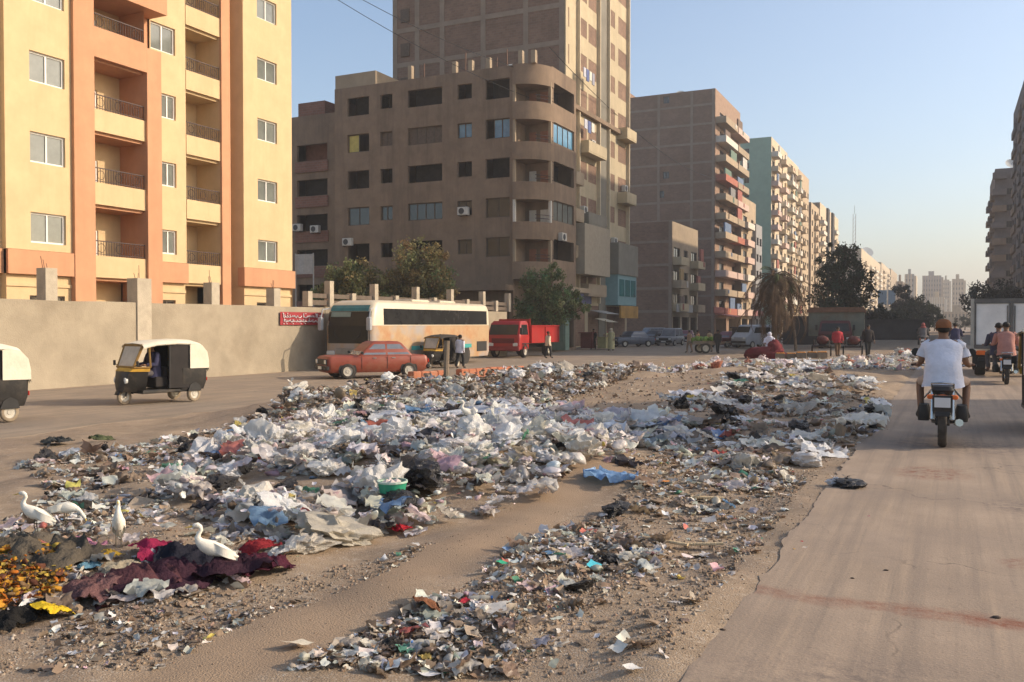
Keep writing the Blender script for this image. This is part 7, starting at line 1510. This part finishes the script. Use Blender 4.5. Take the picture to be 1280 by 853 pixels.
for i, p in enumerate(np.concatenate([px_poly(Z_CLA, 3), px_poly(Z_CLB, 3), px_poly(Z_CLC, 3), px_poly(Z_WHITE, 10), px_poly(Z_MID, 5)])):
    o = put('plastic_bottle', BOTTLE, p[0], p[1], random.uniform(.5, .75), 'empty clear plastic bottle dropped in the litter', 'bottle', 'empty bottles in the litter', random.choice([(.45, .46, .44), (.3, .36, .3), (.5, .47, .4)]), .04, .1); o.rotation_euler = (rad(90) + random.gauss(0, .2), random.gauss(0, .1), random.uniform(0, 6.28)); c = bpy.data.objects.new('cap', CAPM); COL.objects.link(c); c.parent = o
# ---- pieces one can point to
def at(u, v): return on_terrain(u, v)
def one(name, me, u, v, s, label, cat, col=None, **k):
    x, y, z = at(u, v); return put(name, me, x, y, s, label, cat, None, col, **k)
o = one('black_bag', bag_mesh('big_black_bag', 71, M_BAGK, False), 528, 622, .35, 'big glossy black rubbish bag in the middle of the white heap', 'black bag', lift=.20, tilt=.1, sz=.8)
for (u, v, s, lb) in ((352, 632, .13, 'curved black bag left of the centre of the white heap'), (322, 655, .09, 'round black bag near the lower left of the white heap'), (278, 622, .12, 'torn black bag at the left side of the white heap'), (318, 574, .1, 'small black bag at the upper left of the white heap'), (307, 598, .08, 'crushed black bag below the upper left one in the white heap'), (820, 548, .2, 'black bag at the right end of the bluish film'), (640, 550, .2, 'black bag behind the peak of the white heap'), (905, 522, .2, 'black bag left of the red scrap in the right litter'), (770, 645, .12, 'black bag on the bare path right of the white heap')):
    one('black_bag', BAGSK[len(lb) % 6], u, v, s * 1.45, lb, 'black bag', lift=.05 if u > 765 else .13, tilt=.3, sz=.75)
one('black_bag', BAGSK[2], 1064, 611, .2, 'black bag with a white bag beside it alone on the road edge', 'black bag', lift=.04, sz=.6); one('plastic_bag', BAGS[3], 1046, 609, .11, 'small white bag beside the black bag on the road edge', 'plastic bag', (.7, .7, .72), lift=.03)
one('black_bag', BAGSK[1], 725, 740, .11, 'flat black bag in the foreground rubble', 'black bag', lift=.02, sz=.45); one('black_bag', BAGSK[4], 765, 708, .09, 'black bag beside the turquoise packet', 'black bag', lift=.04, sz=.7); one('black_bag', BAGSK[0], 492, 815, .06, 'little black bag in the front rubbish beside the white cloth', 'black bag', lift=.03)
one('plastic_sheet', SHEETS[1], 868, 496, .95, 'crumpled white sheet alone on the bare soil behind the litter', 'plastic sheet', (.70, .70, .74), lift=.04, sz=.45, tilt=.04)
one('plastic_sheet', SHEETS[2], 600, 526, 1.5, 'long white film draped along the back of the bright heap', 'plastic sheet', (.7, .72, .76), lift=.16, sz=.5, tilt=.1); one('plastic_sheet', SHEETS[4], 500, 526, 1.2, 'white film draped left of the long one at the back of the bright heap', 'plastic sheet', (.68, .70, .74), lift=.12, sz=.5, tilt=.1)  # these white films carry a slight blue of shade in their colour
one('plastic_sheet', SHEETS[0], 720, 545, 1.3, 'white film painted with bluish shade behind the bright heap on its right', 'plastic sheet', (.6, .65, .72), lift=.08, sz=.5, tilt=.1); one('plastic_sheet', SHEETS[3], 780, 540, 1.1, 'white film painted with bluish shade at the right end of the bright heap', 'plastic sheet', (.58, .64, .72), lift=.06, sz=.5, tilt=.1)  # blue cast of the shade is put into the white film colour
one('plastic_bag', BAGS[5], 1010, 583, .27, 'pale bag at the right end of the litter nearest the road', 'plastic bag', (.68, .66, .64), lift=.06, sz=.7); one('plastic_bag', BAGS[1], 930, 590, .27, 'grey white bag with a yellow scrap in front of the right litter', 'plastic bag', (.6, .57, .5), lift=.08)
one('blue_sheet', SHEETS[5], 762, 605, .46, 'light blue plastic sheet at the right end of the white heap', 'plastic sheet', (.22, .38, .62), lift=.06, sz=1.0, tilt=.05)
one('plastic_bag', BAGS[2], 420, 680, .33, 'long dirty translucent bag at the front edge of the white heap', 'plastic bag', (.52, .47, .38), lift=.06, sz=.6); one('plastic_bag', BAGS[7], 385, 690, .26, 'dirty translucent bag left end of the front edge of the white heap', 'plastic bag', (.55, .5, .42), lift=.05, sz=.6)
one('plastic_bag', BAGS[6], 470, 632, .33, 'large swollen clear bag left of the green tub', 'plastic bag', (.66, .64, .60), lift=.14, sz=1.1); one('plastic_bag', BAGS[8], 330, 565, .34, 'tall white bag at the upper left top of the white heap', 'plastic bag', (.74, .72, .68), lift=.16, sz=1.1); one('plastic_bag', BAGS[4], 590, 565, .28, 'peaked white bag at the top of the white heap', 'plastic bag', (.75, .73, .68), lift=.2, sz=1.5, tilt=.1)
one('plastic_bag', BAGS[0], 250, 590, .32, 'swollen grey white bag at the left side of the white heap', 'plastic bag', (.68, .66, .64), lift=.12); one('plastic_sheet', SHEETS[6], 355, 700, .3, 'white sheet lying over the dark clothes at their right end', 'plastic sheet', (.72, .70, .64), lift=.07, sz=.6)
# green tub
x, y, z = at(490, 645); t = thing('plastic_tub', 'green lower half of a broken white plastic tub filled with scraps', 'tub', (x, y, z + .15)); q = MB(); q.lathe([(.0, 0), (.10, .0), (.125, .13), (.118, .13), (.094, .012), (.0, .012)], (0, 0, 0), 16, cap=False); o = q.obj('tub_shell', mat('green_tub', (.03, .26, .15), .4, .1, coords='Object'), t, smooth=40); q = MB(); q.lathe([(.125, .131), (.133, .135), (.133, .15), (.12, .15)], (0, 0, 0), 16, cap=False); q.obj('rim', mat('pale_green_rim', (.4, .5, .42), .5), t)
q = MB(); 
for i in range(5): q.blob((.05 * math.cos(i * 1.3), .05 * math.sin(i * 1.3), .12), .045, i, .3, 2, 1)
q.obj('scraps', garment_mat('pale_scraps', (.6, .5, .45)), t)
# clothes heap with the egret on it
CL = [(160, 738, .62, (.115, .05, .055), 'dark maroon cloth at the left of the clothes heap'), (215, 735, .6, (.06, .028, .04), 'black purple cloth in the middle of the clothes heap'), (120, 745, .45, (.19, .10, .095), 'dusty mauve cloth at the left end of the clothes heap'), (300, 722, .55, (.05, .025, .035), 'very dark cloth below the egret'), (325, 715, .45, (.09, .025, .04), 'dark plum cloth at the right end of the clothes heap'), (232, 706, .5, (.025, .025, .035), 'black cloth behind the egret in the clothes heap'), (318, 692, .28, (.30, .035, .04), 'bright red cloth at the top right of the clothes heap'), (195, 698, .38, (.32, .03, .08), 'crimson cloth strip at the back of the clothes heap'), (95, 690, .3, (.45, .20, .27), 'pink cloth left of the crimson strip'), (130, 702, .2, (.5, .32, .05), 'mustard yellow cloth behind the mauve cloth'), (150, 720, .25, (.42, .36, .26), 'beige knitted rag on the mauve cloth'), (110, 715, .16, (.15, .3, .4), 'blue grey rag beside the mustard cloth'), (50, 712, .7, (.12, .10, .075), 'big grey brown sacking at the left edge'), (5, 700, .6, (.10, .085, .065), 'dark sacking cut by the left edge'), (30, 690, .5, (.15, .125, .095), 'grey sacking hump at the upper left'), (8, 785, .3, (.03, .028, .026), 'black cloth in the lower left corner'), (40, 772, .3, (.04, .035, .03), 'dark rag behind the yellow cloth')]
for i, (u, v, s, c, lb) in enumerate(CL): one('rag', CLOTHS[i % 8], u, v, s * .9, lb, 'cloth', tuple(q * .8 for q in c), lift=.03, tilt=.12, sz=.8)
one('rag', CLOTHS[2], 62, 776, .2, 'bright yellow cloth at the lower left', 'cloth', (.62, .42, .03), lift=.05, sz=.7); one('card_scrap', CARDS[2], 45, 770, .16, 'white card folded round the yellow cloth', 'card', (.65, .63, .58), lift=.05)
# orange peel and rotting fruit at the lower left
n = 1100; Pp = up(px_poly([(-30, 722), (60, 717), (88, 742), (60, 770), (-30, 790)], n, 0), .07); Pp[:, 2] += .04; tt = np.array([(.42, .21, .03), (.38, .12, .02), (.36, .25, .05), (.12, .05, .03), (.16, .10, .05)])[RNG.integers(0, 5, n)]
scatter('fruit_waste', PUFFS[:5] + SCRAPS + SCRAPS[:6], Pp, sizes(n, .016, .05), .7, tt, M_STONE, 'heap of rotting orange and yellow fruit waste', 'fruit waste', False, 0)
# coloured single scraps
for (u, v, s, me, c, lb, nm, ct) in ((560, 387 + 190, .06, CARDS[0], (.7, .2, .06), 'orange scrap at the top of the white heap', 'card_scrap', 'scrap'), (500, 668, .16, CLOTHS[1], (.42, .03, .04), 'bright red rag at the front of the white heap', 'rag', 'cloth'), (742, 716, .09, CARDS[1], (.08, .42, .5), 'turquoise packet in the foreground rubble', 'packet', 'packet'), (628, 712, .07, CARDS[3], (.05, .35, .2), 'green packet in the foreground rubble', 'packet', 'packet'), (580, 762, .07, CLOTHS[3], (.5, .05, .07), 'red rag in the foreground rubble', 'rag', 'cloth'), (535, 768, .18, CLOTHS[5], (.20, .09, .05), 'rust brown cloth in the foreground rubble', 'rag', 'cloth'), (372, 812, .12, CARDS[4], (.62, .55, .42), 'folded cream sheet of card in the front rubbish', 'card_scrap', 'card'), (395, 825, .12, CARDS[5], (.62, .56, .46), 'cream board leaning in the front rubbish', 'card_scrap', 'card'), (560, 824, .09, SHEETS[2], (.7, .67, .62), 'crumpled white tissue near the bottom of the photo', 'tissue', 'tissue'), (792, 843, .07, CARDS[0], (.62, .6, .56), 'pale card at the bottom edge before the road', 'card_scrap', 'card'), (535, 850, .1, CARDS[2], (.66, .64, .62), 'white card at the bottom edge of the photo', 'card_scrap', 'card'), (845, 764, .06, SHEETS[3], (.68, .65, .62), 'white wad near the road edge', 'tissue', 'tissue'), (915, 508, .16, CARDS[1], (.65, .13, .06), 'red scrap in the right litter', 'card_scrap', 'scrap'), (958, 612, .12, CLOTHS[0], (.22, .07, .045), 'rust red rag in front of the right litter', 'rag', 'cloth'), (898, 575, .3, CLOTHS[4], (.30, .07, .06), 'dull red cloth strip in the right litter', 'rag', 'cloth'), (912, 636, .12, SHEETS[4], (.18, .32, .5), 'blue plastic scrap in front of the right litter', 'plastic_sheet', 'plastic sheet'), (835, 605, .1, CARDS[3], (.65, .25, .06), 'orange scrap right of the light blue sheet', 'card_scrap', 'scrap'), (1088, 648, .025, CLOTHS[1], (.65, .3, .3), 'pink scrap alone on the road', 'scrap', 'scrap'), (1004, 680, .022, CLOTHS[2], (.6, .06, .08), 'red scrap on the road edge', 'scrap', 'scrap'), (1008, 688, .03, CARDS[2], (.6, .5, .4), 'pale scrap beside the red scrap on the road edge', 'scrap', 'scrap'), (995, 690, .025, CARDS[4], (.4, .25, .1), 'ochre scrap beside the red scrap on the road edge', 'scrap', 'scrap'), (960, 655, .08, SHEETS[1], (.68, .65, .6), 'white wad right of the dry laths', 'tissue', 'tissue'), (70, 556, .4, CLOTHS[3], (.06, .06, .055), 'dark rag heap at the far left edge of the litter', 'rag', 'cloth'), (125, 552, .35, CLOTHS[0], (.09, .10, .05), 'dark olive rag next to the dark heap at the far left', 'rag', 'cloth'), (100, 640, .22, CLOTHS[5], (.05, .045, .04), 'black rag behind the left egret', 'rag', 'cloth'), (690, 575, .12, CLOTHS[2], (.5, .42, .12), 'yellow bag on the white heap', 'rag', 'cloth')):
    x, y, z = at(u, v)
    put(nm, me, x, y, s, lb, ct, None, c, lift=.012 if x > -1.1 else (.02 if 'card' in nm else .04), tilt=.08 if 'card' in nm else .2, sz=.8)
for (u, v, L, yaw, lb) in ((832, 684, .36, .35, 'pale wooden lath lying level in the right rubble'), (880, 688, .3, .75, 'grey lath right of the pale one'), (885, 628, .32, .9, 'thin bent pale stick before the right litter'), (700, 700, .25, -.2, 'short lath near the flat black bag')):
    x, y, z = at(u, v); o = put('wooden_lath', PLANK, x, y, L, lb, 'lath', lift=.04, tilt=.05, yaw=yaw - .4); o.scale = (L, 1, 1)
# dung and clods on the road
for (u, v, s) in ((1250, 775, .02), (905, 790, .012), (1110, 715, .012), (1068, 725, .01)):
    x, y = on_g(u, v, .012); q = MB(); q.blob((0, 0, .3), 1, int(u), .5, 1.5, 1, (1.5, 1, .45)); o = q.obj('clod', mat('dark_clod', (.09, .065, .05), .95, .2, coords='Object'), None, (x, y, .012), smooth=179); o.scale = (s, s, s); tag(o, 'small dark clod of dirt lying on the road surface', 'clod', 'clods on the road')

# ---- say which one: every repeated piece is told by its size, tint and the nearest thing one can find
def to_px(p):
    d = -SY * p[0] + CY * p[1]; l = CY * p[0] + SY * p[1]; return CXP + F_PX * l / d, HYP - F_PX * (p[2] - CAM_H) / d
MARKS = {'white bags in the bright heap': [('the big glossy black bag', 530, 615), ('the green tub', 490, 645), ('the light blue sheet', 765, 607), ('the curved black bag', 352, 632), ('the peaked white bag', 590, 565), ('the tall white bag', 330, 565), ('the swollen grey bag', 250, 590), ('the long white film', 600, 526), ('the yellow bag', 690, 575), ('the bluish film', 780, 540), ('the orange scrap', 560, 577), ('the bright red rag', 500, 668), ('the upper left black bag', 318, 574), ('the long dirty translucent bag', 420, 680), ('the torn black bag', 278, 622)],
 'bags on the brown back heap': [('the wooden post', 557, 488), ('the lone white sheet', 868, 496), ('the orange red saloon', 450, 475), ('the draped back film', 600, 524)], 'pale sheets in the right litter': [('the red scrap', 915, 508), ('the lone white sheet', 868, 496), ('the dull red strip', 898, 575), ('the motorcycle tyre', 1179, 555)],
 'bags in the far litter strip': [('the shaggy palm', 968, 441), ('the old lorry', 1045, 440), ('the dark pedestrian', 1085, 447), ('the handcart', 880, 440), ('the shop stall', 757, 440)],
 'torn card in the front rubble': [('the turquoise packet', 742, 716), ('the flat black bag', 725, 740), ('the rust brown cloth', 535, 768), ('the folded cream card', 372, 812), ('the white wad', 845, 764), ('the pale lath', 832, 684)],
 'torn card on the left': [('the standing egret', 262, 720), ('the leftmost egret', 40, 670), ('the dark olive rag', 125, 552)],
 'small black bags in the litter': [('the big glossy black bag', 530, 615), ('the wooden post', 557, 488), ('the red scrap', 915, 508), ('the dark olive rag', 125, 552), ('the light blue sheet', 765, 607)],
 'empty bottles in the litter': [('the big glossy black bag', 530, 615), ('the turquoise packet', 742, 716), ('the rust brown cloth', 535, 768), ('the red scrap', 915, 508)],
 'clods on the road': [('the red scrap', 1004, 680), ('the pink scrap', 1088, 648), ('the white wad', 845, 764)]}
ORD = ['nearest', 'second', 'third', 'fourth', 'fifth', 'sixth', 'seventh', 'eighth', 'ninth', 'tenth', 'eleventh', 'twelfth'] + [a + b for a, b in (('', 'thirteenth'), ('', 'fourteenth'), ('', 'fifteenth'), ('', 'sixteenth'), ('', 'seventeenth'), ('', 'eighteenth'), ('', 'nineteenth'), ('', 'twentieth'))] + ['twenty-' + a for a in ('first', 'second', 'third', 'fourth', 'fifth', 'sixth', 'seventh', 'eighth', 'ninth')] + ['thirtieth'] + ['thirty-' + a for a in ('first', 'second', 'third', 'fourth', 'fifth', 'sixth', 'seventh', 'eighth', 'ninth')]
def tint_word(c):
    r, g_, b_ = c[0], c[1], c[2]; m_ = (r + g_ + b_) / 3
    w = 'dark' if m_ < .25 else ('dull' if m_ < .5 else 'pale'); return w + (' bluish' if b_ > r * 1.04 else ' pinkish' if r > g_ * 1.08 and g_ < b_ * 1.12 else ' reddish' if r > g_ * 1.6 else ' cream' if r > b_ * 1.12 else ' white' if m_ > .5 else ' grey')
for grp, mk in MARKS.items():
    bins = {}
    for o in [q for q in COL.objects if q.get('group') == grp]:
        u, v = to_px(o.location); nm, mu, mv = min(mk, key=lambda q: (q[1] - u) ** 2 + 4 * (q[2] - v) ** 2); du, dv = u - mu, (v - mv) * 2
        side = ('to the right of' if du > 0 else 'to the left of') if abs(du) > abs(dv) else ('in front of' if dv > 0 else 'behind')
        bins.setdefault((nm, side), []).append((du * du + dv * dv, o.name, o))
    for (nm, side), lst in bins.items():
        lst.sort(key=lambda q: (q[0], q[1])); med = sorted(q[2].scale[0] for q in lst)[len(lst) // 2]
        for i, (_, _, o) in enumerate(lst):
            kind = {'plastic_bag': 'crumpled bag', 'black_bag': 'torn black bag', 'plastic_sheet': 'flattened sheet', 'card_scrap': 'torn card', 'plastic_bottle': 'empty bottle', 'clod': 'dark dirt clod'}[o.name.split('.')[0]]
            tw = '' if kind in ('torn black bag', 'dark dirt clod') else tint_word(o.color) + ' '; sw = 'bigger ' if o.scale[0] > med else 'smaller '
            o['label'] = (sw + tw + kind + ', ' + ORD[min(i, len(ORD) - 1)] + ' one ' + side + ' ' + nm)

# ================================================================ EGRETS
M_EGR = mat('egret_white', (.74, .70, .60), .8, .06, 20, .2, 60, coords='Object'); M_BEAK = mat('egret_beak', (.55, .38, .08), .5, .1); M_LEG = mat('egret_leg', (.12, .10, .07), .7, .1)
def egret(u, v, rz, label, k=.62, pose='stand', z_add=.0):
    x, y, z = at(u, v); t = thing('egret', label, 'egret', (x, y, z + z_add), rz, 'egrets feeding on the litter'); k *= .84; t.scale = (k, k, k); m = MB()
    if pose == 'stand': body = [((-.34, 0, .19), .012), ((-.26, 0, .225), .045), ((-.12, 0, .285), .085), ((.0, 0, .33), .1), ((.09, 0, .375), .082), ((.145, 0, .425), .055), ((.165, 0, .48), .038), ((.145, 0, .53), .028), ((.12, 0, .57), .026), ((.13, 0, .61), .03), ((.165, 0, .635), .036), ((.205, 0, .63), .028), ((.225, 0, .625), .014)]; beak = [(.22, 0, .625), (.33, 0, .605)]
    elif pose == 'upright': body = [((-.2, 0, .12), .012), ((-.15, 0, .2), .05), ((-.07, 0, .32), .09), ((.0, 0, .42), .1), ((.03, 0, .5), .075), ((.03, 0, .57), .045), ((.0, 0, .63), .035), ((.02, 0, .69), .036), ((.06, 0, .7), .028)]; beak = [(.06, 0, .70), (.15, 0, .69)]
    else: body = [((-.34, 0, .26), .012), ((-.26, 0, .28), .045), ((-.12, 0, .31), .085), ((.0, 0, .32), .1), ((.1, 0, .31), .075), ((.17, 0, .29), .045), ((.22, 0, .25), .03), ((.25, 0, .2), .027), ((.28, 0, .16), .034), ((.3, 0, .13), .02)]; beak = [(.3, 0, .13), (.34, 0, .04)]
    n = 10; rings = []
    for i, (p, r) in enumerate(body):
        a = Vector(body[min(i + 1, len(body) - 1)][0]) - Vector(body[max(i - 1, 0)][0]); a.normalize(); s = Vector((0, 1, 0)); u_ = s.cross(a); rings.append([Vector(p) + s * math.cos(2 * PI * j / n) * r * .8 + u_ * math.sin(2 * PI * j / n) * r for j in range(n)])
    m.rings(rings); m.obj('body', M_EGR, t, smooth=179)
    for s in (-1, 1):
        w = MB(); b0 = Vector(body[1][0]); b1 = Vector(body[3][0]); w.rings([[b0.lerp(b1, q) + Vector((0, s * (.02 + .075 * math.sin(PI * min(1, q * .9 + .1))), dz + .03 * q)) for q in np.linspace(-.25, 1.15, 8)] for dz in (-.05, -.01, .035, .06)], cap=False, closed=False); w.rings([[b0.lerp(b1, q) + Vector((0, s * (.012 + .06 * math.sin(PI * min(1, q * .9 + .1))), dz + .03 * q)) for q in np.linspace(-.25, 1.15, 8)] for dz in (.06, .035, -.01, -.05)], cap=False, closed=False); w.obj('wing', M_EGR, t, smooth=60)
        l = MB(); hx = -.04 if pose != 'upright' else -.02; l.tube([(hx, s * .035, .27), (hx + .02, s * .035, .14), (hx - .01, s * .035, 0)], .008, 5)
        for dx, dy in ((.05, .0), (.04, .025), (.04, -.025), (-.03, 0)): l.tube([(hx - .01, s * .035, .004), (hx - .01 + dx, s * .035 + dy, .002)], .004, 4)
        l.obj('leg', M_LEG, t); e = MB(); h = Vector(body[-3][0] if pose == 'stand' else body[-2][0]); e.blob(h + Vector((.012, s * .026, .005)), .006, 1, 0, 1, 1); e.obj('eye', M_HAIR, t)
    b = MB(); b.tube(beak, [.013, .002], 6); b.obj('beak', M_BEAK, t)
VIEW_L = heading(0); VIEW_R = heading(180)
egret(262, 728, VIEW_L + .25, 'white egret standing on the dark clothes heap', .60, z_add=.05)
egret(146, 692, heading(110), 'hunched white egret standing upright behind the mustard cloth', .56, 'upright', z_add=.03)
egret(40, 672, VIEW_L, 'cream white egret at the left edge before the grey sacking', .62, z_add=.02)
egret(82, 664, VIEW_R, 'white egret with lowered head right of the leftmost one', .58, 'peck', z_add=.03)
egret(585, 560, VIEW_L + .3, 'small white egret on the crest of the white heap', .5, z_add=.25)

# ================================================================ HAZE
hz = MB(); hz.box(-700, 260, -120, 1500, -3.0, 72); ho = hz.obj('haze', bpy.data.materials.new('haze_air')); tag(ho, kind='stuff')
hm = ho.data.materials[0]; hm.use_nodes = True; hn = hm.node_tree.nodes; hl = hm.node_tree.links
hn.remove(hn['Principled BSDF']); pv = hn.new('ShaderNodeVolumePrincipled'); pv.inputs['Color'].default_value = (.92, .90, .88, 1); pv.inputs['Density'].default_value = 0.0008; pv.inputs['Anisotropy'].default_value = .3
hl.new(pv.outputs[0], hn['Material Output'].inputs['Volume'])
